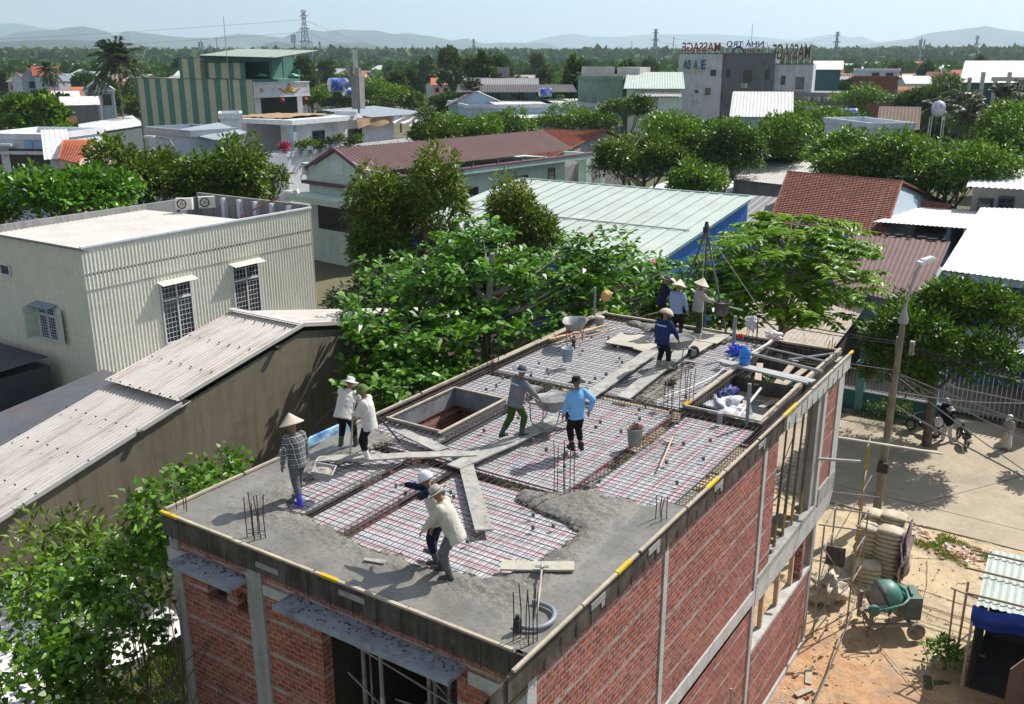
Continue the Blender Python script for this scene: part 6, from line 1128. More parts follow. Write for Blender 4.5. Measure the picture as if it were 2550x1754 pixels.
def lobepts(c, R, n, r=rng, nlobe=9, lobr=.5, shell=.55, flat=1.0, low=-.35):
    """cluster centres spread through lobes that make an uneven crown"""
    c = np.array(c, float); R = np.array(R, float); d = unit(r.normal(0, 1, (nlobe, 3))); d[:, 2] = np.abs(d[:, 2]) * 1.1 + low; d = unit(d); LC = c + d * R * (1 - lobr * .75) * r.uniform(.7, 1.08, (nlobe, 1)); LR = R * lobr * r.uniform(.7, 1.25, (nlobe, 1))
    k = r.integers(0, nlobe, n); q = unit(r.normal(0, 1, (n, 3))); q[:, 2] = np.where(q[:, 2] < -.2, -q[:, 2] * .6, q[:, 2]); rad = r.uniform(shell, 1.05, (n, 1)) ** .6
    P = LC[k] + q * LR[k] * rad * [1, 1, flat]; return P, unit(q * .7 + unit(P - c) * .5), LC, LR
m_bark = M('bark', (.13, .10, .075), .95, .25, 5, c2=(.2, .17, .13), amt=.4, bump=.6, bscale=14); m_barkp = M('bark_pale', (.27, .24, .20), .95, .2, 4, bump=.5, bscale=12)
l_mango = leafmat('mango_leaf', (.082, .142, .018), .65, .2, gloss=.3, rough=.5); l_mangoY = leafmat('flush_leaf', (.15, .19, .022), .35, .3); l_almond = leafmat('almond_leaf', (.08, .205, .014), .65, .24, gloss=.5, rough=.42); l_feath = leafmat('feather_leaf', (.15, .29, .014), .45, .25); l_round = leafmat('round_leaf', (.06, .13, .016), .6, .18, gloss=.3, rough=.5)
l_shrub = leafmat('shrub_leaf', (.09, .20, .02), .65, .24, gloss=.55, rough=.4); l_olive = leafmat('olive_leaf', (.10, .165, .02), .6, .18); l_dark = leafmat('dark_leaf', (.028, .065, .014), .45, .2); l_bright = leafmat('bright_leaf', (.108, .21, .016), .55, .2); l_greyg = leafmat('grey_leaf', (.060, .085, .045), .35, .2); l_fard = leafmat('far_dark', (.055, .115, .024), .4, .1, rough=.9, gloss=.05); l_farg = leafmat('far_grey', (.085, .135, .05), .35, .1, rough=.9, gloss=.05); l_farb = leafmat('far_bright', (.11, .20, .022), .4, .15, rough=.9, gloss=.05); l_palm = leafmat('palm_leaf', (.05, .08, .03), .4, .2); l_yel = leafmat('yellow_flowers', (.4, .2, .02), .4, .3)
def trunk(par, base, top, r0, LC, mat=m_bark, nb=9, name='trunk'):
    b = MB(); base, top = Vector(base), Vector(top); b.tube([base, base.lerp(top, .4) + Vector((random.uniform(-.1, .1), random.uniform(-.1, .1), 0)), top], [r0, r0 * .75, r0 * .45], 9)
    for c in LC[:nb]:
        s = base.lerp(top, random.uniform(.45, .95)); c = Vector(c); m = s.lerp(c, .5) + Vector((0, 0, -.08 * (c - s).length)); b.tube([s, m, c], [r0 * .38, r0 * .24, r0 * .08], 6)
        for _ in range(3): e = c + Vector((random.gauss(0, .35), random.gauss(0, .35), random.gauss(.1, .3))) * (r0 * 5); b.tube([m, e], [r0 * .15, r0 * .04], 4)
    return b.build(name, mat, par, smooth=True)
def tree(label, base, c, R, n, k, L, W, mat, shape=4, nlobe=10, lobr=.5, r0=.2, spread=.3, group=None, name='tree', clip=None, flat=1.0, flush=None, bark=m_bark, up=.5, seed=None, droop=0.0, shell=.55, kill=.0, low=-.35):
    """n leaf clusters of k leaves each, on a branching trunk"""
    r = np.random.default_rng(seed if seed is not None else int(abs(c[0] * 131 + c[1] * 17)) % 9999); t = T(name, label, 'tree', base, group)
    P, D, LC, LR = lobepts(c, R, n, r, nlobe, lobr, shell, flat, low)
    if clip is not None: m = clip(P); P, D = P[m], D[m]
    n = len(P); a = unit(r.normal(0, 1, (n, k, 3)) * .75 + D[:, None, :] * .65 + np.array([0, 0, -droop])); PP = (P[:, None, :] + a * r.uniform(.0, spread, (n, k, 1))).reshape(-1, 3); A = a.reshape(-1, 3)
    if clip is not None: m = clip(PP + A * L); PP, A = PP[m], A[m]
    V, F = leaves(PP, A, L, W, shape, up, r=r); mi = None; mats = [mat]
    if flush is not None: mats = [mat, flush]; hh = (PP[:, 2] - (c[2])) / R[2]; mi = (r.random(len(PP)) < np.clip(hh * .55 + .02, 0, .6)).astype(int)
    V = V - np.array(base); quads('crown', V, F, mats, t, None, mi)
    trunk(t, base, (c[0], c[1], c[2] - R[2] * .1), r0, LC, bark); return t
def offroof(P): return ~((P[:, 0] > -7.4) & (P[:, 1] < 15.9) & (P[:, 1] > -1))
# the big tree right behind the left edge of the roof, layered rosettes of large leaves
def almond(label, base, tiers, mat, L=.30, W=.15, k=9, clip=None, r0=.26, seed=3, twig=.35):
    r = np.random.default_rng(seed); t = T('tropical_almond_tree', label, 'tree', base, None); b = MB(); C = []; bs = Vector(base)
    top = Vector((np.mean([q[0] for q in tiers]), np.mean([q[1] for q in tiers]), max(q[2] for q in tiers))); b.tube([bs, bs.lerp(top, .45), top], [r0, r0 * .7, r0 * .3], 9)
    for (x, y, z, R, n) in tiers:
        s = bs.lerp(top, max(.15, min(.95, (z - base[2]) / (top.z - base[2]) - .1)))
        for i in range(n):
            a = r.uniform(0, 2 * pi); q = math.sqrt(r.uniform(.02, 1)) * R; p = np.array([x + q * cos(a), y + q * sin(a), z + r.normal(0, .28) - .12 * q / max(R, .1) * (q > R * .8) + .06 * q]); C.append(p)
            if i % 22 == 0: e = Vector(p); b.tube([s, s.lerp(e, .5) + Vector((0, 0, -.15)), e], [.06, .035, .012], 5)
    C = np.array(C)
    if clip is not None: C = C[clip(C)]
    n = len(C); a = r.uniform(0, 2 * pi, (n, k)) ; el = r.uniform(-.25, .75, (n, k)); D = np.stack([np.cos(a) * np.cos(el), np.sin(a) * np.cos(el), np.sin(el)], -1).reshape(-1, 3); PP = np.repeat(C, k, 0) + D * .04
    if clip is not None: m = clip(PP + D * L); PP, D = PP[m], D[m]
    V, F = leaves(PP, D, L, W, 6, 1.3, .15, r); V -= np.array(base); quads('crown', V, F, [mat, M('red_leaf', (.45, .05, .02), .6)], t, None, (r.random(len(F)) < .004).astype(int)); b.build('trunk', m_barkp, t, smooth=True); return t
tiers = [(x, y, z, R, int(n * 2.1)) for x, y, z, R, n in [(-12.4, 16.6, 9.3, 1.2, 26), (-9.2, 18.6, 8.9, 1.3, 26), (-13.9, 17.2, 8.7, 1.3, 24), (-11.8, 15.6, 8.6, 2.0, 50), (-10.6, 17.6, 8.1, 2.6, 90), (-13.6, 15.2, 8.1, 2.2, 70), (-9.4, 20.2, 7.7, 2.7, 90), (-12.3, 13.2, 7.2, 2.6, 110), (-9.8, 16.4, 7.0, 3.0, 110), (-13.6, 13.2, 6.6, 1.6, 45), (-11.2, 11.0, 6.1, 2.0, 80), (-9.6, 12.4, 5.8, 2.4, 100), (-9.2, 9.8, 5.1, 1.5, 55), (-10.8, 13, 4.6, 3.0, 110), (-9.6, 8.4, 4.0, 1.2, 30), (-6.5, 21.4, 7.2, 2.2, 80), (-8, 17.5, 6.2, 2.4, 90), (-10.4, 6.9, 5.2, .9, 9)]]
almond('spreading tree with big glossy leaves in rosettes right behind the left edge of the roof', (-11.4, 14.6, 0), tiers, l_almond, clip=offroof)
b = MB(); q = [(-10.4, 8.3, 5.4), (-10.6, 6.6, 5.9), (-10.9, 5.3, 5.9), (-11.2, 4.3, 5.6)]; b.tube(q, [.04, .03, .02, .01], 5)
tree('tall dense mango tree in front of the pale green house', (-21.8, 24.6, 0), (-22.0, 24.6, 7.0), (2.7, 2.6, 5.2), 2000, 11, .30, .085, l_mango, nlobe=14, lobr=.42, spread=.34, flush=l_mangoY, r0=.24, name='mango_tree', droop=.3, seed=5)
tree('smaller mango tree with yellow green shoots beside the mint roofed shed', (-19.2, 28.6, 0), (-18.6, 28.6, 6.4), (2.0, 2.0, 3.2), 1000, 11, .27, .08, l_mango, nlobe=11, lobr=.45, spread=.3, flush=l_mangoY, r0=.2, name='mango_tree', droop=.3, seed=9)
tree('dark bushy tree in the gap between the long shed and the mango trees', (-19.5, 20.5, 0), (-19.0, 20.9, 4.6), (3.2, 2.8, 3.4), 1000, 10, .24, .09, l_dark, nlobe=9, r0=.16, seed=12)
tree('low leafy tree against the blue shed wall', (-13, 25, 0), (-12.6, 25, 4.2), (4.2, 3.2, 2.6), 900, 10, .24, .10, l_round, nlobe=12, r0=.16, seed=13)
# feathery tree behind the far end of the roof
def feathery(label, base, c, R, n, mat, seed=1, r0=.14, tiers=7):
    r = np.random.default_rng(seed); t = T('feathery_tree', label, 'tree', base); b = MB(); PP = []; DD = []; bs = Vector(base); top = Vector(c) + Vector((0, 0, R[2] * .8)); b.tube([bs, bs.lerp(top, .5), top], [r0, r0 * .8, r0 * .3], 8)
    for i in range(n):
        a = r.uniform(0, 2 * pi); h = r.uniform(-1, 1); h = -.55 + 1.5 * (int(r.integers(0, tiers)) / tiers) + r.normal(0, .06); q = R[0] * math.sqrt(max(.05, 1 - min(1, abs(h)) ** 2)) * r.uniform(.25, 1.05); o = np.array([c[0] + q * cos(a) * .9, c[1] + q * sin(a), c[2] + h * R[2] + .05 * q])
        dirv = np.array([cos(a), sin(a), r.uniform(-.15, .25)]); lb = r.uniform(.7, 1.3) * min(1.2, R[0] * .28)
        if i % 5 == 0: s = bs.lerp(top, min(.95, .45 + .25 * (h + 1))); b.tube([s, s.lerp(Vector(o), .6) + Vector((0, 0, .15)), Vector(o)], [.05, .03, .012], 5)
        m = 16; tt = r.uniform(0, 1, m * 4); side = r.choice([-1, 1], m * 4); sv = np.array([-sin(a), cos(a), 0]); P = o + dirv * (tt[:, None] * lb) + np.array([0, 0, -1]) * (tt[:, None] ** 2 * .15 * lb); D = dirv * .35 + sv * side[:, None] * 1.0 + np.array([0, 0, -.15]) + r.normal(0, .15, (m * 4, 3)); PP.append(P); DD.append(D)
    PP = np.concatenate(PP); DD = np.concatenate(DD); m = offroof(PP + unit(DD) * .3); PP, DD = PP[m], DD[m]; V, F = leaves(PP, DD, .30, .088, 4, 1.6, .05, r); V -= np.array(base); quads('crown', V, F, mat, t); b.build('trunk', m_barkp, t, smooth=True); return t
fc = PT(1782, 603, 35); feathery('bright feathery leaved tree spreading in layers behind the far end of the roof', (fc.x, fc.y, 0), (fc.x, fc.y, fc.z - .2), (3.2, 3.3, 2.2), 380, l_feath, 2)
fc = PT(1610, 680, 32); feathery('lower bright feathery shrub behind the hoist', (fc.x - .3, fc.y, 0), (fc.x - .3, fc.y, fc.z - .4), (1.7, 1.7, 1.0), 70, l_feath, 4, tiers=5)
tree('olive green bush low behind the far corner of the roof', (-6.6, 19.0, 0), (-6.2, 18.8, 5.0), (3.2, 1.6, 1.9), 420, 9, .16, .08, l_olive, nlobe=8, r0=.08, seed=22, clip=offroof)
rc = PT(2132, 772, 39.0); rc.z -= .25; tree('round dense tree with glossy leaves over the street by the white gate', (rc.x, rc.y, 0), (rc.x, rc.y, rc.z), (2.9, 3.0, 3.2), 3200, 11, .24, .085, l_round, nlobe=15, lobr=.4, spread=.3, flush=l_bright, r0=.2, seed=31, low=-.6)
tree('small leafy bush at the right edge beside the gate pillar', (4.2, 30.2, 0), (4.3, 30.2, 1.6), (1.0, 1.0, 1.4), 160, 9, .2, .09, l_bright, nlobe=6, r0=.05, seed=33)
tree('leafy weed by the shack post', (3.35, 14.6, 0), (3.3, 14.6, .4), (.35, .4, .35), 40, 8, .15, .08, l_shrub, shape=5, nlobe=5, r0=.02, seed=35, name='shrub')
tree('dry shrub at the foot of the teal wall', (-1.6, 31.6, 0), (-1.6, 31.6, .6), (1.0, .5, .5), 90, 8, .12, .05, l_olive, nlobe=5, r0=.02, seed=36, name='shrub')
# shrubs in the weedy lot at the lower left
lot = lambda P: (P[:, 0] < -7.4) & (P[:, 0] > -13.85)
lot2 = lambda P: (P[:, 0] < -7.4)
i = 0
for px, py, dist, R, n, lab in ((430, 1140, 19.5, 1.25, 210, 'leafy shrub nearest the left corner of the roof'), (250, 1190, 21, 1.3, 170, 'shrub with drooping yellow green tips below the stained shed wall'), (90, 1180, 22.5, 1.5, 220, 'olive shrub at the left edge of the lot'), (120, 1330, 20, 1.3, 190, 'broad leaved shrub over the left part of the white sheet'), (300, 1290, 19, 1.4, 230, 'big broad leaved shrub in the middle of the lot'), (395, 1370, 17.5, 1.2, 230, 'shrub pressed against the brick front corner'),
                               (210, 1440, 18, 1.5, 270, 'dense shrub in the lower left of the lot'), (50, 1500, 18.5, 1.5, 230, 'shrub at the bottom left corner of the picture'), (350, 1500, 16.6, 1.2, 230, 'shrub with orange dead leaves below the small window'), (500, 1090, 21.5, .9, 120, 'bright climbing shrub on the shed wall beside the slab'), (150, 1585, 17, 1.4, 190, 'low shrub at the bottom edge of the picture'), (420, 1150, 21, 1.1, 200, 'leafy shrub against the stained shed wall'), (560, 1075, 24, .8, 110, 'small shrub between the shed wall and the slab edge'), (440, 1500, 16.5, .9, 170, 'low shrub at the foot of the left brick column'), (330, 1570, 16.8, 1.0, 180, 'yellow green shrub at the bottom near the brick front')):
    c = PT(px, py, dist * (.92 if dist > 20.9 else .84)); c.z = max(c.z, .9); i += 1; n = int(n * .62); R *= .86; c.z -= 0 if 'climbing' in lab or 'nearest the left' in lab else (.9 if py < 1250 else .35)
    if lab.startswith('olive') or 'drooping' in lab: mt, sh, L_, W_l = l_olive, 4, .22, .07
    else: mt, sh, L_, W_l = l_shrub, 5, .155, .105
    t = tree(lab, (c.x, c.y, 0), (c.x, c.y, c.z - R * .3), (R, R, R * 1.15), n, 8, L_, W_l, mt, shape=sh, nlobe=8, lobr=.42, r0=.035, seed=60 + i, name='shrub', spread=.3, clip=lot2, flush=l_bright if sh == 5 else None, up=.7, group='shrubs in the weedy lot')
# grass and ground cover
def groundcover(name, label, x0, x1, y0, y1, n, h, mat, f=None, z=0, w=.02, seed=1):
    r = np.random.default_rng(seed); P = np.stack([r.uniform(x0, x1, n), r.uniform(y0, y1, n), np.full(n, z)], 1)
    if f is not None: P = P[f(P, r)]
    D = np.stack([r.normal(0, .5, len(P)), r.normal(0, .5, len(P)), np.ones(len(P))], 1); V, F = leaves(P, D, h, w, 4, .2, .1, r); o = quads(name, V, F, mat); return tag(o, label, 'grass', kind='stuff')
l_grass = leafmat('grass_blade', (.13, .20, .03), .4, .3)
groundcover('weeds', 'yellowish weeds covering the ground of the lot beside the brick front', -13.8, -7.3, -6, 9, 26000, .28, l_grass, seed=2, w=.035)
NZ = lambda P, s, th: np.array([mnoise.noise(Vector((p[0] * s, p[1] * s, 3))) for p in P]) > th
groundcover('grass', 'tufts of green grass along the road edge of the sandy lot', .8, 8, 19.6, 22.6, 26000, .14, l_grass, lambda P, r: NZ(P, 1.1, .08) & (np.abs(P[:, 1] - (22.0 - (P[:, 0] - 1) * .42)) < .75), seed=3, w=.02)
groundcover('grass', 'sparse weeds along the foot of the teal street wall', -8, .4, 31.7, 32.4, 3500, .2, l_grass, lambda P, r: NZ(P, 1.2, 0), seed=4)
b = MB()
for i in range(420):
    x = random.uniform(1, 8); y = 22.0 - (x - 1) * .42 + random.gauss(0, .35); s = random.uniform(.03, .1); b.obox((x, y, .03), s * 1.8, s, s * .5, random.random() * 3, rx=random.uniform(-.4, .4), m=random.randint(0, 1))
tag(b.build('road_edge_rubble', [m_rub, m_brk]), 'crushed pale rubble strip between the sand and the road', 'rubble', kind='stuff')
# ---- middle distance: named trees, one by one
grpT = 'trees between the houses'
for lab, px, py, dist, R, H, n, mat, kind in (
    ('glossy broad leaved tree at the far left behind the cream building', 130, 418, 58, (5.2, 4, 2.6), None, 900, l_almond, 6), ('olive green rounded tree beside the small red tiled roof', 308, 375, 62, (3.2, 3.1, 3.6), None, 1100, l_olive, 4), ('tall twin topped olive tree in front of the white terrace', 505, 382, 60, (3.2, 3, 4.2), None, 1200, l_olive, 4), ('thin dark tree leaning against the twin topped one', 585, 415, 62, (2.2, 2, 2.8), None, 500, l_mango, 4),
    ('low feathery green tree directly above the cream roof', 330, 482, 62, (3.6, 2, 1.2), None, 500, l_bright, 4), ('bright leafy tree at the far left edge', -10, 450, 60, (2.4, 2, 2.6), None, 350, l_bright, 4),
    ('dark tree behind the terrace end', 985, 290, 92, (2.6, 2.4, 3.4), None, 500, l_mango, 4), ('bright green tree right of the terrace', 1060, 285, 96, (4.2, 3, 2.9), None, 800, l_bright, 4), ('bright spreading tree above the red tile roof', 1300, 270, 124, (6.4, 3.2, 3.3), None, 900, l_bright, 4), ('low bright tree behind the brown roof', 1165, 278, 120, (4.2, 3, 2.2), None, 600, l_bright, 4),
    ('dark tropical tree by the green building', 1420, 240, 118, (3.4, 2.6, 2.6), None, 420, l_round, 4), ('olive flowering tree behind the mint roofed shed', 1460, 355, 74, (4.0, 3, 3.1), None, 1100, l_olive, 4), ('broad dark tree at the right of the olive tree', 1560, 300, 84, (5.2, 4, 3.8), None, 1200, l_bright, 4), ('dark rounded tree near the centre right', 1640, 330, 80, (3.6, 3, 4.0), None, 900, l_round, 4),
    ('green domed tree left of the small white pillar', 1720, 300, 88, (5.2, 4, 3.2), None, 1200, l_bright, 4), ('tall spreading tree behind the grey shed', 1950, 350, 78, (5.2, 4, 4.4), None, 1700, l_bright, 4), ('wide crowned tree near the right edge', 2150, 365, 76, (5.4, 4.5, 4.6), None, 1900, l_bright, 4), ('bright tree cut by the right edge of the picture', 2320, 320, 84, (4.4, 4, 5), None, 1300, l_bright, 4),
    ('dark shrubby tree behind the red tiled house', 1912, 405, 86, (2.2, 2, 1.8), None, 400, l_round, 4), ('low green tree left of the grey shed', 1580, 405, 70, (2.2, 2, 1.6), None, 350, l_bright, 4), ('small round tree above the grey shed', 1765, 345, 90, (3.6, 3, 2.6), None, 600, l_bright, 4), ('broad low tree above the right tree row', 1840, 262, 112, (6, 4, 2.8), None, 900, l_bright, 4),
    ('dark flat topped tree by the water tank', 2095, 205, 165, (8, 6, 4.2), None, 900, l_round, 4), ('yellow green shrub tree before the hotel wing', 1930, 215, 150, (5, 4, 2.8), None, 400, l_bright, 4), ('dense bright shrub right of the striped building', 705, 218, 165, (3.0, 3, 3), None, 450, l_bright, 4), ('green tree beside the water heater', 870, 205, 135, (4.2, 3, 3), None, 500, l_bright, 4)):
    c = PT(px, py, dist); bz = (c.x, c.y, 0)
    n = int(n * 1.2); R = (R[0] * .92, R[1] * .92, R[2] * .84); tree(lab, bz, (c.x, c.y, c.z), R, n, 9, .34 if kind == 4 else .36, .16 if kind == 4 else .2, mat, shape=kind, nlobe=13, lobr=.42, r0=.25, spread=.5, group=grpT, seed=int(px + 50) % 991, up=.9, low=-.95)
# palms
def palm(label, base, h, n, L, mat=l_palm, seed=1, group='palm trees', r0=.16, coco=True, droop=1.0):
    r = np.random.default_rng(seed); t = T('palm_tree', label, 'palm tree', base, group); top = np.array([base[0] + r.uniform(-.4, .4), base[1], base[2] + h]); b = MB(); b.tube([base, (base[0] * .5 + top[0] * .5 + .1, base[1], base[2] + h * .5), tuple(top)], [r0, r0 * .7, r0 * .6], 8); b.build('trunk', m_barkp, t, smooth=True)
    PP = []; DD = []; b = MB()
    for i in range(n):
        a = 2 * pi * i / n + r.uniform(-.2, .2); el = r.uniform(-.9, 1.45); d = np.array([cos(a) * cos(el), sin(a) * cos(el), sin(el)]); pts = [top + d * L * s + np.array([0, 0, -1]) * (s ** 2 * L * .55 * droop * (.4 + cos(el) * .6)) for s in np.linspace(0, 1, 9)]; b.tube([tuple(p) for p in pts], [.035 * L / 3] * 4 + [.015] * 5, 4)
        sv = np.array([-sin(a), cos(a), 0])
        for s in np.linspace(.12, 1, 26):
            p = top + d * L * s + np.array([0, 0, -1]) * (s ** 2 * L * .55 * droop * (.4 + cos(el) * .6))
            for sd in (-1, 1): PP.append(p); DD.append(sv * sd * .8 + d * .5 + np.array([0, 0, -.5]))
    b.build('frond_rib', m_barkp, t); PP = np.array(PP); DD = np.array(DD); V, F = leaves(PP, DD, L * .24, L * .05, 4, .8, .1, r); V -= np.array(base); quads('fronds', V, F, mat, t); return t
p = PT(265, 150, 190); pz = p.z; palm('tall coconut palm with drooping fronds left of the striped building', (p.x, p.y, 0), pz + 1.2, 44, 5.6, seed=1)
for i, (px, py, dist, L, lab) in enumerate(((2175, 215, 150, 3.2, 'palm in front of the pillared veranda'), (2265, 225, 145, 3.2, 'dark palm right of the veranda pillars'), (2120, 245, 135, 2.8, 'pale fronded palm by the round water tank'), (2300, 215, 160, 3.0, 'palm at the right edge'), (1075, 210, 150, 3, 'pale dead looking palm before the iron roofed house'), (1330, 175, 190, 4.2, 'palm behind the mouldy green building'), (2060, 235, 160, 3.2, 'short palm left of the water tank'), (105, 160, 200, 2.2, 'slender palm before the red roofed house'), (118, 163, 205, 2.2, 'second slender palm before the red roofed house'), (300, 165, 230, 4, 'palm right of the tall coconut palm'), (2195, 262, 120, 3, 'dusty palm above the right tree row'))):
    p = PT(px, py, dist); palm(lab, (p.x, p.y, 0), p.z, 26, L, seed=40 + i, r0=.12)
# ---------------------------------------------------------------- middle distance buildings
def block(name, label, cat, xa, xb, ytop, dist, wmat, depth=8, rmat=None, kind='flat', rise=1.6, da=0, base=0, group=None, wins=(), par=.5, ribs=.35):
    """building whose front runs from column xa to xb at a distance, its top edge seen at row ytop; local x along the front, y away"""
    A = PT(xa, ytop, dist); B = PT(xb, ytop, dist + da); z = A.z; t = T(name, label, cat, (0, 0, 0), group); L = math.hypot(B.x - A.x, B.y - A.y); an = math.atan2(B.y - A.y, B.x - A.x)
    b = MB(); b.box(0, L, 0, depth, base, z - (par if kind == 'flat' else 0)); 
    if kind == 'gable_x': b.face([(0, 0, z), (0, depth, z), (0, depth / 2, z + rise)]); b.face([(L, 0, z), (L, depth / 2, z + rise), (L, depth, z)])
    if kind == 'gable_y': b.face([(0, 0, z), (L, 0, z), (L / 2, 0, z + rise)]); b.face([(0, depth, z), (L / 2, depth, z + rise), (L, depth, z)])
    b.build('wall', wmat, t)
    if kind == 'flat': b = MB(); b.box(-.15, L + .15, -.15, 0.1, z - par, z); b.box(-.15, .1, .1, depth, z - par, z); b.box(L - .1, L + .15, .1, depth, z - par, z); b.box(-.15, L + .15, depth - .1, depth + .15, z - par, z); b.build('parapet', rmat or wmat, t)
    elif kind == 'mono': b = MB(); b.corr((-.4, -.5, z + .05), (L + .4, -.5, z + .05), (L + .4, depth + .4, z + rise), (-.4, depth + .4, z + rise), ribs, .05); b.build('roof', rmat, t)
    elif kind == 'gable_x':
        b = MB(); f = b.tiles if rmat in (t_red, t_brn, t_org) else b.corr; k = () if f == b.tiles else (ribs, .05); f((-.5, -.5, z - .1), (L + .5, -.5, z - .1), (L + .5, depth / 2, z + rise + .05), (-.5, depth / 2, z + rise + .05), *k); f((L + .5, depth + .5, z - .1), (-.5, depth + .5, z - .1), (-.5, depth / 2, z + rise + .05), (L + .5, depth / 2, z + rise + .05), *k); b.build('roof', rmat, t)
    elif kind == 'gable_y':
        b = MB(); b.corr((L + .5, -.5, z - .1), (L + .5, depth + .5, z - .1), (L / 2, depth + .5, z + rise + .05), (L / 2, -.5, z + rise + .05), ribs, .05); b.corr((-.5, depth + .5, z - .1), (-.5, -.5, z - .1), (L / 2, -.5, z + rise + .05), (L / 2, depth + .5, z + rise + .05), ribs, .05); b.build('roof', rmat, t)
    for (u, v, w, h) in wins: window(t, (u * L, -.03, z - v), (1, 0, 0), (0, 0, 1), w, h, m_frd, 2)
    t.location = (A.x, A.y, 0); t.rotation_euler = (0, 0, an); return t, L, z
# white house far left
t, L, z = block('white_house', 'white flat roofed house with blue glass blocks in its parapet at the far left', 'house', -50, 108, 302, 95, w_white, 8, None, 'flat', da=-4, wins=((.05, 3.9, 1.5, 2.6), (.42, 3.9, 4.2, 2.6)))
b = MB(); b.box(L * .3, L + .3, -.5, 0, z - 1.7, z - 1.45); b.box(-.5, L * .55, -.9, 0, z - 1.0, z - .8); b.build('cornice', w_white, t)
for i in range(3): b = MB(); b.box(L * .66 + i * 1.0, L * .66 + i * 1.0 + .75, -.19, -.14, z - 1.2, z - .6); b.build('glass_block', M('glass_block', (.25, .42, .68), .3), t)
block('white_iron_shed', 'white corrugated lean-to beside the white house', 'shed', 113, 150, 362, 82, w_white, 5, r_white, 'mono', 1.9)
gable('tiled_house', 'small house with an old red tile roof between the trees on the left', 'house', [PT(133, 362, 78), PT(178, 372, 76), PT(255, 352, 88), PT(150, 340, 92)], [PT(146, 338, 84) + Vector((0, 0, .6)), PT(215, 336, 86) + Vector((0, 0, .6))], w_pink, t_org, 'tile')
E0 = G(111, 296, 4.3); E1 = G(174, 307, 4.1); E2 = G(330, 284, 4.3); E3 = G(300, 264, 4.9)
t = T('long_white_shed', 'long low building with a white iron roof left of the striped building', 'shed', (0, 0, 0)); b = MB(); b.corr(E1, E2, E3 + Vector((0, 0, .2)), E0 + Vector((0, 0, .2)), .5, .05); b.build('roof', r_white, t); b = MB(); 
for p, q in ((E1, E2), (E0, E1), (E2, E3)): p = p.lerp(E3, .03); q = q.lerp(E0, .03); b.face([(p.x, p.y, 0), (q.x, q.y, 0), (q.x, q.y, q.z - .1), (p.x, p.y, p.z - .1)])
b.build('wall', wall('dim', (.12, .14, .15)), t)
block('tiled_house', 'dark brown tiled roof just above the long white shed', 'house', 124, 172, 297, 160, w_grey, 7, t_brn, 'gable_x', 1.8)
block('low_shed', 'low pale iron roof in the bushes at the far left', 'shed', 40, 110, 240, 185, w_grey, 6, r_pale, 'mono', .7)
block('low_shed', 'white iron roofed shed below the gabled white house', 'shed', 122, 178, 224, 215, w_off, 8, r_white, 'mono', 1.2)
block('low_shed', 'pale open shed right under the gabled white house', 'shed', 140, 222, 240, 195, w_grey, 6, r_white, 'mono', 1.4)
t, L, z = block('gabled_house', 'white house with a pale blue gable and porch left of the palm', 'house', 190, 258, 206, 225, w_slate, 9, r_white, 'gable_y', 2.4, wins=((.1, 3, 2, 2.2), (.6, 3, 1.6, 2.2)))
b = MB(); b.bar((-.5, -.6, z), (L * .3, -.6, z + 1.6), .3, .25, up=(0, 1, 0)); b.bar((L * .3, -.6, z + 1.6), (L * .62, -.6, z), .3, .25, up=(0, 1, 0)); b.bar((-.4, -.6, z), (L + .4, -.6, z), .25, .25); [b.bar((x, -.6, 0), (x, -.6, z), .25, .25) for x in (.1, L * .5, L - .1)]; b.build('porch_frame', w_white, t)
block('red_roofed_house', 'pale blue two storey house with an orange red roof at the far left', 'house', 78, 131, 172, 260, w_blue, 9, t_org, 'gable_x', 2.0, wins=((.6, 2.4, 1.3, 1.4),)); block('red_roofed_house', 'lower wing of the orange red roofed house', 'house', 48, 80, 176, 262, w_slate, 8, t_org, 'gable_y', 2.2, wins=((.5, 2.4, 1.2, 1.4),)); block('red_roofed_house', 'small white gable with orange roof at the far left', 'house', 26, 50, 178, 275, w_white, 8, t_org, 'gable_y', 1.5)
# striped building
def stripemat():
    m, nt, b = newmat('striped_wall'); uv = coord(nt, 'Object'); sp = nt.nodes.new('ShaderNodeSeparateXYZ'); nt.links.new(uv, sp.inputs[0]); s = math_(nt, 'LESS_THAN', math_(nt, 'FRACT', math_(nt, 'DIVIDE', math_(nt, 'ADD', sp.outputs[0], .8), 2.25)), .5)
    base = mix(nt, s, (.50, .48, .33), (.075, .215, .185)); base = mix(nt, math_(nt, 'MULTIPLY', ramp(nt, noise_(nt, uv, .4, 5), .4, .7), .15), base, (.2, .2, .16)); nt.links.new(base, b.inputs['Base Color']); b.inputs['Roughness'].default_value = .85; return m
m_str = stripemat(); A = PT(308, 178, 146); B = PT(572, 183, 130); L = math.hypot(B.x - A.x, B.y - A.y); t = T('striped_building', 'tall building with a green and cream vertically striped side wall', 'building', (0, 0, 0)); z = A.z
b = MB(); b.box(0, L, 0, 9, 0, z); b.box(L * .40, L * .58, 0, 9, z, z + 2.6); b.build('striped_wall', m_str, t); b = MB(); b.box(-.05, L + .05, -.08, .1, z, z + .08); b.box(-.1, L, 8.8, 9, z, z + 1.2); b.box(L * .58, L * .95, 4.5, 9, z, z + 2.2); b.box(L * .4, L * .95, .3, 9, z + 2.2, z + 2.75); b.build('parapet', wall('green_edge', (.08, .22, .19)), t)
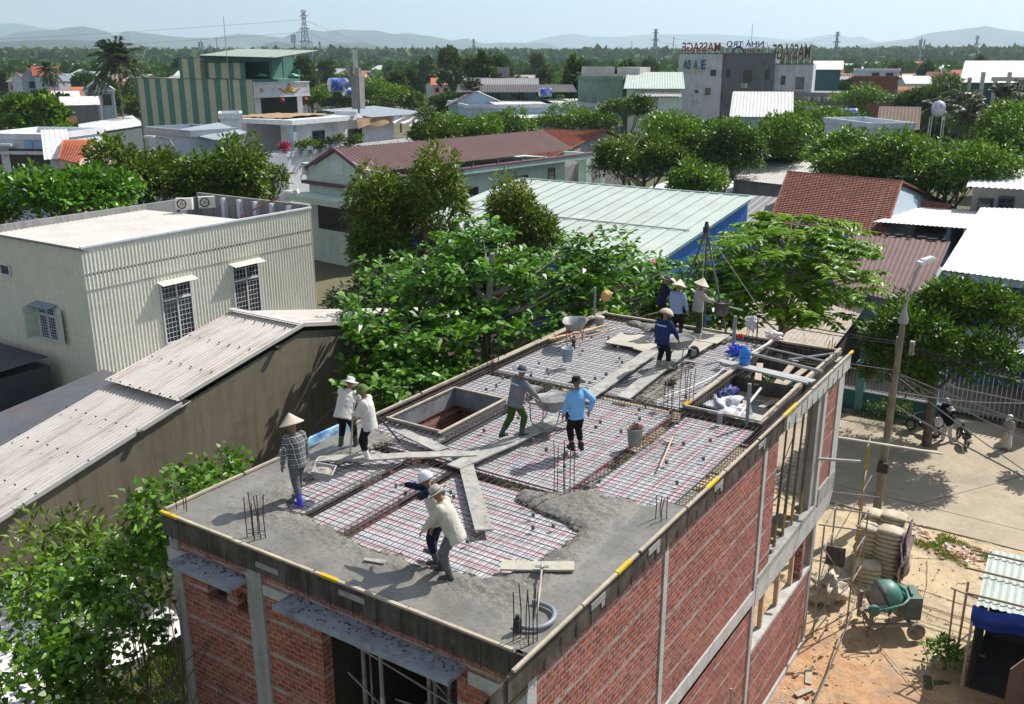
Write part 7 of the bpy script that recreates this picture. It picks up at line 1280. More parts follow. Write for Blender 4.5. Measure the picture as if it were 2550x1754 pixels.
b = MB(); b.corr((L * .62, -1, z + 3.0), (L * 1.28, -2.2, z + 2.7), (L * 1.2, 8, z + 3.6), (L * .55, 8, z + 3.9), .4, .05); b.build('roof_shade', M('roof_green_grey', (.20, .25, .23), .6), t); b = MB(); [b.tube([(x, y, z), (x, y, z + 2.9)], .06, 6) for x, y in ((L * .62, .2), (L * 1.22, -1.5), (L * .95, 7), (L * 1.2, 7))]; b.bar((L * .62, -.6, z + 2.85), (L * 1.26, -1.9, z + 2.6), .08, .25); b.build('shade_frame', m_frd, t)
b = MB(); b.box(L * .6, L * .93, .35, .42, z + .1, z + 2.1); b.build('stripe_panel', m_str, t)
t.location = (A.x, A.y, 0); t.rotation_euler = (0, 0, math.atan2(B.y - A.y, B.x - A.x))
SB = t; SBA = math.atan2(B.y - A.y, B.x - A.x)
t2 = T('white_front_building', 'white balcony front with a gilded floral ornament beside the striped wall', 'building', (0, 0, 0)); A2 = PT(573, 187, 130); B2 = PT(690, 183, 135); L2 = math.hypot(B2.x - A2.x, B2.y - A2.y); z2 = A2.z
b = MB(); b.box(0, L2, -.9, 0, z2 - 1.75, z2 - .1); b.box(-.1, L2 + .1, -1.05, .1, z2 - .12, z2); b.box(-.1, L2 + .1, -1.0, .1, z2 - 1.9, z2 - 1.75); b.box(0, .9, -.1, 6, 0, z2 - 1.8); b.box(L2 - 1.4, L2 - .2, .5, 6, 0, z2 - 1.8); b.box(.5, L2 - .5, 2.5, 6, 0, z2 - 1.8); b.build('facade', w_white, t2)
m_gold, _n, _b2 = newmat('gilded'); _b2.inputs['Base Color'].default_value = (.48, .27, .04, 1); _b2.inputs['Roughness'].default_value = .45; _b2.inputs['Metallic'].default_value = .3
b = MB(); cx_ = L2 * .6; zc_ = z2 - 1.0
b.ell((cx_, -.98, zc_ + .15), (.42, .07, .5)); b.ell((cx_, -.98, zc_ + .68), (.2, .06, .2))
for s in (-1, 1):
    for k in range(7): u = k / 6; b.ell((cx_ + s * (.35 + 1.35 * u), -.97, zc_ - .22 + .35 * u ** 2 - .1 * sin(u * 6)), (.22 - .1 * u, .05, .17 - .09 * u))
    b.ell((cx_ + s * .45, -.98, zc_ + .1), (.16, .05, .2))
b.build('gilded_ornament', m_gold, t2, smooth=True); b = MB(); b.lathe((.55, -.95, z2 - .95), [(0, -.05), (.12, -.06), (.3, 0), (0, .02)], 10, M_=Matrix.Rotation(pi / 2, 3, 'X')); b.build('gilded_rosette', m_gold, t2)
b = MB(); b.face([(.95, -.05, z2 - 4.5), (L2 - 1.5, -.05, z2 - 4.5), (L2 - 1.5, -.05, z2 - 1.9), (.95, -.05, z2 - 1.9)]); b.build('doorway', m_glass, t2)
for x in (L2 * .42, L2 * .88): b = MB(); b.ell((x, -1.2, z2 - 2.3), (.32, .32, .26)); b.build('red_lantern', M('lantern', (.45, .05, .03), .6), t2)
t2.location = (A2.x, A2.y, 0); t2.rotation_euler = (0, 0, math.atan2(B2.y - A2.y, B2.x - A2.x))
b = MB(); p = PT(536, 150, 134); RM = Matrix.Rotation(pi / 2 + .2, 3, 'X') @ Matrix.Rotation(.5, 3, 'Y'); b.lathe(p, [(1.0, -.1), (1.05, 0), (1.0, .1), (.75, .1), (.7, 0), (.75, -.1), (1.0, -.1)], 24, M_=RM); tag(b.build('round_frame', M('rust_brown', (.12, .07, .05))), 'round brown ring ornament under the roof shade of the striped building', 'ornament')
for px, lab in ((592, 'left'), (664, 'right')):
    p = PT(px, 169, 133); b = MB(); b.tube([(p.x, p.y, p.z - 1.2), (p.x, p.y, p.z)], .03, 5); b.lathe((p.x, p.y, p.z), [(.9, -.2), (.5, .0), (0, .15)], 10); tag(b.build('parasol', M('parasol', (.25, .5, .45), .7)), 'small teal parasol on the %s of the white balcony roof' % lab, 'parasol')
p = PT(640, 120, 110)
# antenna masts
def mast(label, px, ytop, ybot, dist, r=.12, kind='pole', group='masts and aerials'):
    a = PT(px, ybot, dist); c = PT(px, ytop, dist); t = T('radio_mast', label, 'mast', (a.x, a.y, 0), group); b = MB(); b.tube([(a.x, a.y, min(0, a.z)), (a.x, a.y, c.z)], [r, r * .6], 5); b.build('pole', m_galv, t)
    if kind == 'cell': b = MB(); [b.obox((a.x + r * 2.5 * cos(k), a.y + r * 2.5 * sin(k), c.z - r * 6), r * 1.6, r * 1.4, r * 9) for k in (0, 2.1, 4.2)]; b.build('antenna_panel', w_blue, t)
    return t
mast('thin aerial mast above the striped building', 513, 38, 118, 112, .05); mast('cell mast left of the striped building roof', 458, 92, 122, 600, .5, 'cell'); mast('second thin mast left of the striped roof', 493, 85, 122, 650, .4); mast('small cell mast left of the aerial', 477, 101, 122, 650, .4, 'cell')
mast('cell mast left of the tall pylon', 669, 76, 135, 600, .5, 'cell'); mast('thin aerial on the hotel roof', 1702, 54, 100, 160, .06); mast('cell mast on the right plain', 2085, 86, 122, 800, .8, 'cell'); mast('slim mast right of the left pylon', 709, 94, 135, 900, .8); mast('distant pole left of centre', 1135, 102, 122, 1500, .8); mast('distant pole right of the centre pylon', 1525, 84, 118, 1100, .8); mast('distant pole left of the centre pylon', 1431, 94, 120, 1400, .8)
def pylon(label, px, ytop, dist, ybot=130):
    c = PT(px, ytop, dist); t = T('transmission_pylon', label, 'pylon', (c.x, c.y, 0), 'power line pylons'); H = c.z; w = H * .075; b = MB(); r = dist * .00028 + .05
    def W__(z): return w * (1 - z / H) ** 1.3 + H * .012
    zs = [H * q for q in (0, .15, .3, .42, .54, .64, .73, .81, .88, .94, 1)]
    for sx, sy in ((-1, -1), (1, -1), (1, 1), (-1, 1)): b.tube([(sx * W__(z), sy * W__(z), z) for z in zs], r, 4)
    for i in range(len(zs) - 1):
        for (ax, ay), (bx, by) in (((-1, -1), (1, -1)), ((1, -1), (1, 1)), ((1, 1), (-1, 1)), ((-1, 1), (-1, -1))): z0, z1 = zs[i], zs[i + 1]; w0, w1 = W__(z0), W__(z1); b.tube([(ax * w0, ay * w0, z0), (bx * w1, by * w1, z1)], r * .6, 3); b.tube([(bx * w0, by * w0, z0), (ax * w1, ay * w1, z1)], r * .6, 3)
    b2 = MB()
    for q, l in ((.62, .11), (.78, .095), (.94, .075), (1.0, .05)): b2.tube([(-H * l, 0, H * q), (0, 0, H * (q + .015)), (H * l, 0, H * q)], r, 4); b2.tube([(-H * l, 0, H * q), (-H * .02, 0, H * (q - .03))], r * .6, 3); b2.tube([(H * l, 0, H * q), (H * .02, 0, H * (q - .03))], r * .6, 3)
    off = Vector((c.x, c.y, 0)); 
    for bb in (b, b2): bb.v = [(x + off.x, y + off.y, z) for x, y, z in bb.v]
    mg = M('pylon_steel', (.20, .21, .22), .6); b.build('lattice', mg, t); b2.build('cross_arm', mg, t); return c
y1 = pylon('tallest lattice pylon left of centre', 687, 26, 520); y2 = pylon('lattice pylon right of centre', 1486, 68, 1000); y3 = pylon('lattice pylon right of the hotel', 1898, 74, 1000); y4 = pylon('small lattice pylon near the centre', 1073, 90, 1500); y5 = pylon('faint lattice pylon at the far right', 2215, 83, 1500); pylon('small lattice pylon right of the tall one', 724, 96, 1500)
for k in range(2): cable('sagging power line from the tall pylon to the left', y1 - Vector((0, 0, 4 + 6 * k)), y1 + Vector((-700, -330, -16 - 8 * k)), 9, .07, m_cabg, 24, 'power_line', 'power lines'); cable('sagging power line from the tall pylon to the right', y1 - Vector((0, 0, 4 + 6 * k)), y4 - Vector((0, 0, 6 * k)), 20, .09, m_cabg, 24, 'power_line', 'power lines'); cable('power line between the centre and right pylons', y2 - Vector((0, 0, 4 + 6 * k)), y3 - Vector((0, 0, 4 + 6 * k)), 10, .09, m_cabg, 24, 'power_line', 'power lines')
# white terrace building
w_ter = wall('terrace', (.70, .72, .76), damt=.2, streak=.2); c0 = Vector((-80.5, 72.8, 0)); t = T('terrace_house', 'white two storey house with a roofed terrace, flower boxes and brown tarpaulins', 'house', (0, 0, 0))
# local: x from the left end to the near corner to the right along +y of the world
def loc_(x, y, z): return (x, y, z)
ZT = 7.6; ZR = 11.0
b = MB(); b.box(-7.2, 0, 0, 26, 0, ZT); b.box(-13.2, -10.2, 4, 12, 0, ZR + .3); b.build('lower_wall', w_ter, t); b = MB(); b.box(-7.3, .1, -.1, .15, ZT, ZT + .35); b.box(-.12, .12, .15, 26, ZT, ZT + .55); b.build('terrace_parapet', w_ter, t)
b = MB(); b.box(-11.5, -1.0, 2.2, 15, ZR, ZR + .55); b.build('roof_slab', w_ter, t); b = MB(); b.box(-1.9, -1.3, 2.6, 3.2, ZT, ZR); b.build('terrace_pillar', w_slate, t); b = MB(); b.box(-7.0, -2.8, 6.5, 15, ZT, ZR); b.box(-2.9, -1.4, 11.2, 22, ZT, ZR + .2); b.build('upper_wall', w_ter, t)
window(t, (-2.78, 7.5, ZT + .1), (0, 1, 0), (0, 0, 1), 2.2, 2.2, m_frd, 2); window(t, (-1.37, 12.6, ZT + .1), (0, 1, 0), (0, 0, 1), 2.6, 2.2, m_frd, 3)
m_tan = M('brown_tarp', (.36, .24, .14), .8, .15, 1.5); b = MB(); P = [[(-11 + 8 * i / 30, 3.2 + 9 * j / 24, ZR + .62 + .3 * abs(mnoise.noise(Vector((i * .22, j * .22, 2)))) + .15 * (1 - abs(j - 12) / 12)) for i in range(31)] for j in range(25)]; b.grid(P); b.build('roof_tarpaulin', m_tan, t, smooth=True)
b = MB(); P = [[(.35 + .15 * sin(i * .5) * (j / 8) + .02 * j, 12.2 + 6.5 * i / 20, ZR + .25 - 1.25 * j / 8 * (1 - .3 * abs(sin(i * .25)))) for i in range(21)] for j in range(9)]; b.grid(P); b.build('hanging_tarpaulin', m_tan, t, smooth=True)
b = MB(); P = [[(.45 + .2 * sin(i * .9 + j), 19.5 + 6.5 * i / 20, ZR + .2 - 1.5 * j / 8 * (1 - .4 * abs(sin(i * .18 + 1)))) for i in range(21)] for j in range(9)]; b.grid(P); b.build('white_sheet', M('white_sheet', (.75, .76, .78), .6), t, smooth=True)
b = MB(); b.corr((.6, 15.2, ZR + .3), (.8, 27.5, ZR + .3), (-9, 27.5, ZR + 1.0), (-8, 15.2, ZR + 1.0), .4, .04); b.build('iron_roof', M('roof_slate', (.33, .37, .42), .5), t); b = MB(); b.box(-4, -.5, 13.2, 13.6, ZR + .6, ZR + 1.1); b.box(-1.2, -.9, 14, 24, ZR + .2, ZR + .3); b.build('roof_kerb', w_ter, t)
t.location = (CAM.x + .82 * (-76.6 - CAM.x), CAM.y + .82 * (68.8 - CAM.y), 0); t.rotation_euler = (0, 0, R_(3)); t.scale = (.82,) * 3; TH = t
for i in range(8): 
    lab = ('magenta flowering plant at the near corner of the terrace parapet', 'bushy potted plant on the terrace parapet, second from the near corner', 'yellow leaved potted plant on the terrace parapet', 'low grey green plant on the terrace parapet', 'tall potted palm on the terrace parapet', 'variegated potted plant on the terrace parapet', 'pale leaved pot plant on the terrace parapet', 'small pot plant at the far end of the terrace parapet')[i]
    px_ = CAM.x + .82 * (-76.6 - CAM.x) + .05 * i - (i == 0) * .6; py_ = CAM.y + .82 * (68.8 - CAM.y) + .4 + i * 1.3
    o = tree(lab, (px_, py_, 6.35), (px_, py_, 6.95 + .15 * (i % 3)), (.5, .55, .4), 40, 7, .28, .12, [leafmat('magenta', (.40, .03, .14)), l_olive, l_bright, l_greyg, l_dark, l_olive, l_greyg, l_bright][i], nlobe=5, r0=.02, seed=70 + i, name='potted_plant', group='potted plants on the terrace'); o['category'] = 'potted plant'; b = MB(); b.lathe((px_, py_, 6.35), [(0, 0), (.16, 0), (.22, .32), (0, .3)], 10); b.build('pot', w_grey, o)
t = T('antenna_mast', 'cell antenna mast with a tall white panel on the terrace house roof', 'mast', (0, 0, 0)); p = PT(812, 232, 92); q = PT(812, 113, 92); b = MB(); b.tube([(p.x, p.y, p.z - 1), (p.x, p.y, q.z)], .1, 8); b.build('pole', m_galv, t); b = MB(); b.obox((p.x, p.y - .15, (q.z + PT(812, 175, 92).z) / 2), .5, .3, q.z - PT(812, 175, 92).z, -.5); b.build('antenna_panel', w_off, t)
b = MB(); b.obox((p.x, p.y, p.z + .9), .9, .9, 3.0, .2); b.obox((p.x - .5, p.y - .4, p.z + 2.8), .4, .3, .9); b.obox((p.x + .5, p.y - .4, p.z + 2.8), .45, .35, .6); b.build('equipment_column', w_grey, t)
def tank(label, px, py, dist, sc=1.0, rz=0, vert=False):
    p = PT(px, py, dist); t = T('water_tank', label, 'water tank', (0, 0, 0), 'rooftop water tanks'); b = MB(); ms, nt, bb = newmat('tank_steel') if 'tank_steel' not in MATS else (MATS['tank_steel'], None, None)
    if bb: bb.inputs['Base Color'].default_value = (.55, .58, .62, 1); bb.inputs['Metallic'].default_value = .8; bb.inputs['Roughness'].default_value = .3
    RM = Matrix.Rotation(pi / 2, 3, 'Y'); b.lathe((0, 0, .9), [(0, -1.0), (.35, -.98), (.6, -.85), (.62, -.8), (.62, .8), (.6, .85), (.35, .98), (0, 1.0)], 20, M_=RM); b.build('barrel', ms, t, smooth=True); b = MB(); b.lathe((0, 0, .9), [(.63, -.7), (.632, .7)], 20, M_=RM); b.lathe((0, 0, .9), [(.64, .78), (.64, .84), (.4, 1.0)], 20, M_=RM); o = b.build('blue_label', M('tank_blue', (.03, .09, .42), .4, c2=(.5, .55, .65), amt=.6, scale=2), t, smooth=True)
    b = MB(); [b.bar((x, y, 0), (x, y, .5), .06, .06) for x in (-.7, .7) for y in (-.4, .4)]; b.bar((-.8, -.4, .35), (.8, -.4, .35), .05, .05); b.bar((-.8, .4, .35), (.8, .4, .35), .05, .05); b.build('stand', m_galv, t); t.location = p; t.rotation_euler = (0, 0, rz); t.scale = (sc,) * 3; return t
tank('blue and steel water tank on the terrace house roof', 767, 215, 94, 1.0, R_(50)); tank('second smaller steel tank right of the blue one', 790, 222, 94, .65, R_(80)); tank('steel water tank on the pale blue flat roof', 1365 - 130, 224, 143, 1.0, R_(30)); tank('blue striped tank on the white roof right of the hotel', 1920, 278, 112, 1.0, R_(30)); tank('small steel tank beside the white roofed gable', 1545 - 130, 232, 136, .5)
# round tank on a stand
p = PT(2127, 240, 118); t = T('water_tank', 'round white water tank on a tall steel stand', 'water tank', (p.x, p.y, 0), 'rooftop water tanks'); b = MB(); b.lathe((p.x, p.y, p.z - .5), [(0, -.7), (.5, -.6), (.72, -.2), (.72, .5), (.5, .9), (0, 1.1)], 18); b.build('barrel', M('tank_white', (.6, .63, .68), .3, c2=(.1, .18, .4), amt=.4, scale=1.5), t, smooth=True); b = MB(); [b.bar((p.x + x, p.y + y, 0), (p.x + x * .8, p.y + y * .8, p.z - 1.1), .1, .1) for x in (-.8, .8) for y in (-.8, .8)]; b.build('stand', w_off, t)
# pale blue low house in front of the striped building
t, L, z = block('blue_walled_house', 'low house with a stepped pale blue side wall below the striped building', 'house', 333, 432, 287, 84, w_slate, 4, r_blue, 'flat', da=-6); b = MB(); b.corr((L * .62, -.2, z - .1), (L * 1.25, 1, z - .7), (L * 1.2, 4, z - .3), (L * .6, 4, z + .3), .35, .04); b.build('iron_roof', r_blue, t)
t, L, z = block('white_walled_house', 'white windowless wall standing between the striped building and the terrace house', 'house', 498, 545, 257, 90, w_white, 4, None, 'flat')
# street lamps
def lamp(label, px, ytop, dist, hook=1.0): 
    p = PT(px, ytop, dist); t = T('street_lamp', label, 'street lamp', (p.x, p.y, 0), 'street lamps'); b = MB(); b.tube([(p.x, p.y, 0), (p.x, p.y, p.z - .7), (p.x - .25 * hook, p.y - .1, p.z - .15), (p.x - .9 * hook, p.y - .3, p.z), (p.x - 1.4 * hook, p.y - .5, p.z + .02)], .06, 6); b.build('pole', m_galv, t); b = MB(); b.obox((p.x - 1.7 * hook, p.y - .6, p.z + .02), .8, .3, .14, .35 * hook); b.build('lamp_head', MATS['lamp_white'] if 'lamp_white' in MATS else w_white, t)
lamp('grey street lamp with a curved arm in front of the pale blue wall', 392, 312, 70)
p = PT(655, 440, 48); t = T('street_lamp', 'white lamp head on a reddish arm behind the cream parapet', 'street lamp', (p.x, p.y, 0), 'street lamps'); b = MB(); b.tube([(p.x - 2.2, p.y - 1.2, 0), (p.x - 2.2, p.y - 1.2, p.z - 1.1), (p.x - .3, p.y, p.z - .05)], .06, 6); b.build('arm', M('red_arm', (.35, .14, .1), .6), t); b = MB(); b.obox(p, .95, .42, .22, .6, ry=-.3); b.ell(p + Vector((0, 0, .05)), (.45, .22, .16)); b.build('lamp_head', w_off, t, smooth=False)
# centre cluster
block('corrugated_house', 'pale blue shed with a rust streaked white gable roof in the centre distance', 'shed', 1016, 1151, 240, 146, w_blue, 14, M('roof_rusty_white', (.6, .56, .52), .5, .1, .6, dirt=(.35, .2, .12), dscale=.8, damt=.6), 'gable_y', 2.0)
t, L, z = block('flat_blue_building', 'long pale blue flat roofed building in the centre distance', 'building', 1061, 1396, 238, 138, w_blue, 16, w_white, 'flat', da=6, wins=()); b = MB(); b.corr((L * .2, 2, z - .1), (L * .55, 2, z - .1), (L * .55, 12, z + .3), (L * .2, 12, z + .3), .5, .05); b.corr((L * .6, 1, z + .0), (L * .95, 1, z), (L * .95, 9, z + .3), (L * .6, 9, z + .3), .5, .05); b.build('iron_roof', r_white, t); b = MB(); b.corr((L * .2, -3, z - 1.8), (L * .7, -3, z - 1.8), (L * .7, -.1, z - 1.4), (L * .2, -.1, z - 1.4), .4, .05); b.build('lean_to_roof', r_white, t)
t, L, z = block('teal_house', 'teal house with a shallow brown roof and open iron frame', 'house', 1095, 1215, 205, 150, wall('teal_pale', (.20, .32, .36)), 12, r_grey, 'gable_x', 1.6, wins=((.15, 2.4, 1.4, 1.8), (.5, 2.4, 1.4, 1.8))); b = MB(); b.corr((-4, -3, z - .2), (L * 1.75, -3, z - .2), (L * 1.7, 1.5, z + .8), (-4, 1.5, z + .8), .4, .05); b.build('front_roof', r_dark, t); b = MB(); [b.tube([(x, -2.8, 0), (x, -2.8, z - .2)], .07, 6) for x in np.linspace(-3, L * 1.7, 8)]; b.build('roof_posts', m_frd, t)
block('water_tower', 'mottled blue grey stair tower rising behind the teal house', 'tower', 1128, 1152, 153, 165, w_slate, 3, w_grey, 'flat', par=1.8); block('flat_wing', 'pale blue parapet beside the stair tower', 'building', 1152, 1200, 178, 168, w_blue, 8, None, 'flat'); block('dark_roof', 'dark iron roof left of the stair tower', 'shed', 1060, 1130, 186, 160, m_dark, 8, r_dark, 'mono', .5)
t, L, z = block('mouldy_green_building', 'green building with black mould streaks left of the pale roofed wing', 'building', 1310, 1411, 172, 145, w_dgreen, 14, None, 'flat', da=-3, wins=()); b = MB(); b.corr((0, 1, z), (L * .75, 1, z), (L * .75, 1.1, z + 1.3), (0, 1.1, z + 1.3), .4, .05); b.box(L * .75, L * 1.25, 2, 6, z - .5, z + 1.2); b.build('iron_screen', r_pale, t)
t, L, z = block('green_wing', 'pale green wing with a light iron roof beside the mouldy building', 'building', 1420, 1545, 202, 132, w_green, 13, r_mint, 'mono', 2.0, wins=((.2, 3.0, 1.5, 1.8), (.62, 3.2, 2.2, 1.6))); b = MB(); b.corr((L * .15, -1.6, z - .9), (L * 1.0, -1.6, z - .9), (L * .95, 0, z - .2), (L * .12, 0, z - .2), .4, .05); b.build('awning', r_pale, t); b = MB(); b.box(L * .58, L * .98, -1.2, 0, 0, z - 1.0); b.build('bay', w_green, t)
# hotel
w_hw = wall('hotel_white', (.55, .56, .60), damt=.75, streak=.6, dirt=(.22, .22, .23)); w_hg = wall('hotel_grey', (.16, .165, .18), damt=.7, streak=.7, dirt=(.07, .07, .07)); H0 = PT(1638, 122, 157); zt_ = H0.z; A = PT(1551, 122, 165)
t = T('hotel', 'tall mouldy white and grey building with rooftop letters spelling MASSAGE', 'building', (0, 0, 0)); an = R_(14); L1 = 8.0
def hl(b_): return b_
b = MB(); b.box(-6.8, 0, 0, 12, 0, zt_); b.build('white_block', w_hw, t); b = MB(); b.box(0.02, 7.9, .4, 11, 0, zt_ - .05); b.build('grey_block', w_hg, t); b = MB(); b.box(7.9, 13.6, .9, 11, 0, zt_ - 1.6); b.build('pale_block', w_hw, t); b = MB(); b.box(6.5, 12.6, .2, 11, 0, zt_ - 5.6); b.box(12.6, 20, .2, 9, 0, zt_ - 5.7); b.build('low_wing', wall('wing', (.26, .265, .27), damt=.8, streak=.8), t); b = MB(); b.box(12.7, 19.2, -.1, .18, 0, zt_ - 7.6); b.build('wing_front', w_hw, t)
b = MB(); b.box(-6.9, .05, -.1, .0, zt_, zt_ + .15); b.box(0, 8, .3, .45, zt_ - .05, zt_ + .1); b.box(7.9, 13.7, .8, 1, zt_ - 1.6, zt_ - 1.45); b.build('coping', w_hg, t)
for (x, z_, w_, h_, yy) in ((-1.7, 3.3, .8, .9, 0), (-2.4, 6.2, .8, 1.0, 0), (-4, 5.9, .5, .4, 0), (.7, 3.6, .6, 1.3, .4), (3.3, 4.2, 1.2, 1.8, .4), (6.6, 3.8, .6, 1.5, .4), (.7, 7.8, .6, 1.0, .4), (3.2, 8.4, 1.3, 1.6, .4), (9.0, 4.6, .6, 1.3, .9), (11.2, 5.2, 1.2, 1.7, .9), (13.6, 9.6, .5, 1.2, -.1), (15.4, 10.2, 1.2, 2.4, -.1), (17.8, 9.6, .5, 1.2, -.1)): window(t, (x, yy - .02, zt_ - z_), (1, 0, 0), (0, 0, 1), w_, h_, m_frd if x < 12 else m_fr, 2 if w_ > 1 else 1)
def letters(txt, x0, x1, z, h, mat, y, mirror, name='letters', ext=.12):
    cu = bpy.data.curves.new(name, 'FONT'); cu.body = txt; cu.size = 1; cu.extrude = .05; cu.offset = .012; o = bpy.data.objects.new(name, cu); col.objects.link(o); me = bpy.data.meshes.new_from_object(o.evaluated_get(bpy.context.evaluated_depsgraph_get())); bpy.data.objects.remove(o)
    co = np.array([v.co[:] for v in me.vertices]); mn, mx = co.min(0), co.max(0); cx2 = (co[:, 0] - mn[0]) / (mx[0] - mn[0]); cz = (co[:, 1] - mn[1]) / (mx[1] - mn[1]); X = x1 - cx2 * (x1 - x0) if mirror else x0 + cx2 * (x1 - x0); V = np.stack([X, y - np.sign(co[:, 2]) * ext, z + cz * h], 1); me.vertices.foreach_set('co', V.ravel()); me.materials.clear(); me.materials.append(mat); me.update(); o = bpy.data.objects.new(name, me); col.objects.link(o); o.parent = t; return o
m_lr = M('letter_red', (.28, .05, .05), .6); m_lb = M('letter_blue', (.03, .06, .25), .6); m_lbr = M('letter_brown', (.13, .07, .05), .7); m_lt = M('letter_teal', (.02, .16, .17), .6)
letters('MASSAGE', -6.5, -.5, zt_ + .35, 1.35, m_lr, .5, True); letters('NHÀ TRỌ', .4, 6.0, zt_ + .75, 1.3, m_lb, .8, True); letters('SPORT', 3.0, 6.0, zt_ + .15, .5, m_lbr, .8, True); letters('MASSAGE', 7.3, 13.0, zt_ - .9, 2.3, m_lbr, 1.6, True); letters('AS', -6.1, -4.9, zt_ - 2.3, 1.4, m_lt, -.14, False); letters('A', -4.4, -3.8, zt_ - 2.3, 1.4, MATS['letter_teal'], -.14, False); letters('E', -3.2, -2.6, zt_ - 2.3, 1.4, m_lb, -.14, False)
b = MB(); b.face([(-6.6, -.02, zt_ - 3.1), (-2.9, -.02, zt_ - 3.1), (-2.9, -.02, zt_ - 2.5), (-6.6, -.02, zt_ - 2.5)]); b.build('faded_banner', M('faded', (.48, .42, .36), .9, .15, 3, c2=(.28, .36, .28), amt=.6), t); b = MB(); b.lathe((2.2, .9, zt_ + .1), [(.75, -.05), (1.0, -.05), (1.0, .05), (.75, .05), (.75, -.05)], 24, M_=Matrix.Rotation(pi / 2, 3, 'X')); b.build('ring_sign', m_lb, t)
b = MB()
for x in np.linspace(-6.4, 13, 22): b.bar((x, 1.3, zt_ - (1.5 if x > 7.5 else 0)), (x, 1.2, zt_ + 1.7), .06, .06); b.bar((x, 1.2, zt_ + 1.2), (x, 2.4, zt_ - (1.5 if x > 7.5 else 0)), .05, .05)
b.bar((-6.4, 1.2, zt_ + 1.5), (6.5, 1.2, zt_ + 1.5), .05, .05); b.build('sign_frame', w_off, t); t.location = (H0.x, H0.y, 0); t.rotation_euler = (0, 0, an)
for i, (x, z_) in enumerate(((3.6, 5.2), (1.9, 10.3), (1.7, 11.6), (13.1, 7.1), (14.6, 7.1), (16, 7.1), (17.2, 7.1), (18.4, 7.1))):
    aircon(('air conditioner under the middle hotel window', 'air conditioner low on the grey hotel wall', 'lowest air conditioner on the grey hotel wall', 'first of five air conditioners in a row on the hotel wing', 'second of five air conditioners on the hotel wing', 'third of five air conditioners on the hotel wing', 'fourth of five air conditioners on the hotel wing', 'last air conditioner of the row on the hotel wing')[i], (H0.x + x * cos(an) + .3 * sin(an), H0.y + x * sin(an) - .3 * cos(an), zt_ - z_), an, sc=1.15)
block('white_gable_house', 'bright white roofed house with a pale blue gable in front of the hotel', 'house', 1664, 1786, 262, 105, w_blue, 12, r_white, 'gable_x', 2.2); block('pale_wall_building', 'pale grey stepped building right of the bright white roof', 'building', 1870, 1978, 266, 100, wall('pale_grey', (.55, .60, .66)), 4, None, 'flat', da=-8)
# right distance
block('brick_walled_house', 'unplastered brick wall with pale posts right of the hotel', 'house', 1932, 2036, 174, 210, brickmat('far_brick', (.32, .09, .06), (.26, .07, .05), (.2, .16, .14)), 10, None, 'flat'); block('white_low_house', 'white walled house behind the brick wall', 'house', 1935, 2040, 157, 240, w_white, 12, None, 'flat', wins=((.4, 2, 1.6, 1.2), (.7, 2, 1.6, 1.2))); block('teal_walled_house', 'teal walled house with a white gable roof right of the hotel', 'house', 1846, 1905, 157, 215, w_teal, 12, r_white, 'gable_x', 1.6); block('grey_building', 'plain grey concrete building on the right plain', 'building', 2190, 2246, 137, 330, w_grey, 12, None, 'flat')
t, L, z = block('veranda_house', 'large house with white pillars and a wide white roof at the right edge', 'house', 2180, 2345, 188, 165, w_teal, 12, r_white, 'mono', 3.2); b = MB(); [b.box(x - .3, x + .3, -1.3, -.7, 0, z + (1.6 if k % 2 else .8)) for k, x in enumerate(np.linspace(1, L, 6))]; b.box(L * .4, L, -1.2, -.8, z + .3, z + .9); b.box(0, L, -1.4, 0, z - 4.4, z - 3.9); b.build('pillars', w_off, t)
block('brown_roofed_house', 'low house with an old brown roof by the water tank', 'house', 1996, 2072, 290, 112, w_grey, 9, M('old_brown', (.20, .15, .12), .9, .2, 3), 'gable_x', 2.0)
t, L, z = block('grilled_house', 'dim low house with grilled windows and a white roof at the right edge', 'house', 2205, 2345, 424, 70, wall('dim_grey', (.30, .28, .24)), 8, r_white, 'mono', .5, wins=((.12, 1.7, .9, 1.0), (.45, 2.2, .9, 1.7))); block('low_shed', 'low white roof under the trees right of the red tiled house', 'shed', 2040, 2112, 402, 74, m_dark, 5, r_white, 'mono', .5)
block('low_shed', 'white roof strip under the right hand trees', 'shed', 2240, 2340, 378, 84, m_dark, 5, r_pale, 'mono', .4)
# ---------------------------------------------------------------- scattered far houses and trees
prot = [(300, 120, 700, 300, 150), (20, 140, 140, 200, 250), (180, 175, 262, 240, 220), (1545, 85, 1830, 250, 150), (1300, 145, 1550, 300, 130), (1055, 150, 1310, 262, 120), (1000, 205, 1400, 290, 138), (740, 100, 830, 250, 105), (1925, 150, 2045, 205, 210), (2175, 160, 2320, 250, 160), (1660, 215, 1790, 268, 105), (110, 260, 320, 310, 130), (1840, 145, 1905, 185, 210), (520, 230, 990, 345, 78), (1860, 245, 1985, 320, 100), (2100, 220, 2150, 290, 115), (235, 95, 300, 200, 180), (0, 285, 125, 380, 85), (1990, 255, 2080, 295, 105)]
MI = CR.transposed()
def SC(p):
    v = MI @ (Vector(p) - CAM); return ((1275 + 2345 * v.x / -v.z) / K, (877 - 2345 * v.y / -v.z) / K)
def blocked(base, h, w, dist):
    x0, y1 = SC(base); x, y0 = SC((base[0], base[1], h)); pw = w * 2133 / dist
    for a, b_, c, d_, dd in prot:
        if dist < dd + 12 and x0 + pw > a and x0 - pw < c and y0 < d_ and y1 > b_: return True
    return False
FH = []
cols = [(w_white, 'white'), (w_off, 'cream'), (w_blue, 'pale blue'), (w_pink, 'pink'), (w_grey, 'grey'), (w_green, 'green')]; rfs = [(t_org, 'orange red tiled'), (r_white, 'white iron'), (r_grey, 'grey iron'), (r_blue, 'blue grey iron'), (t_brn, 'brown tiled'), (r_pale, 'pale iron'), (r_rust, 'rusty iron'), (None, 'flat')]
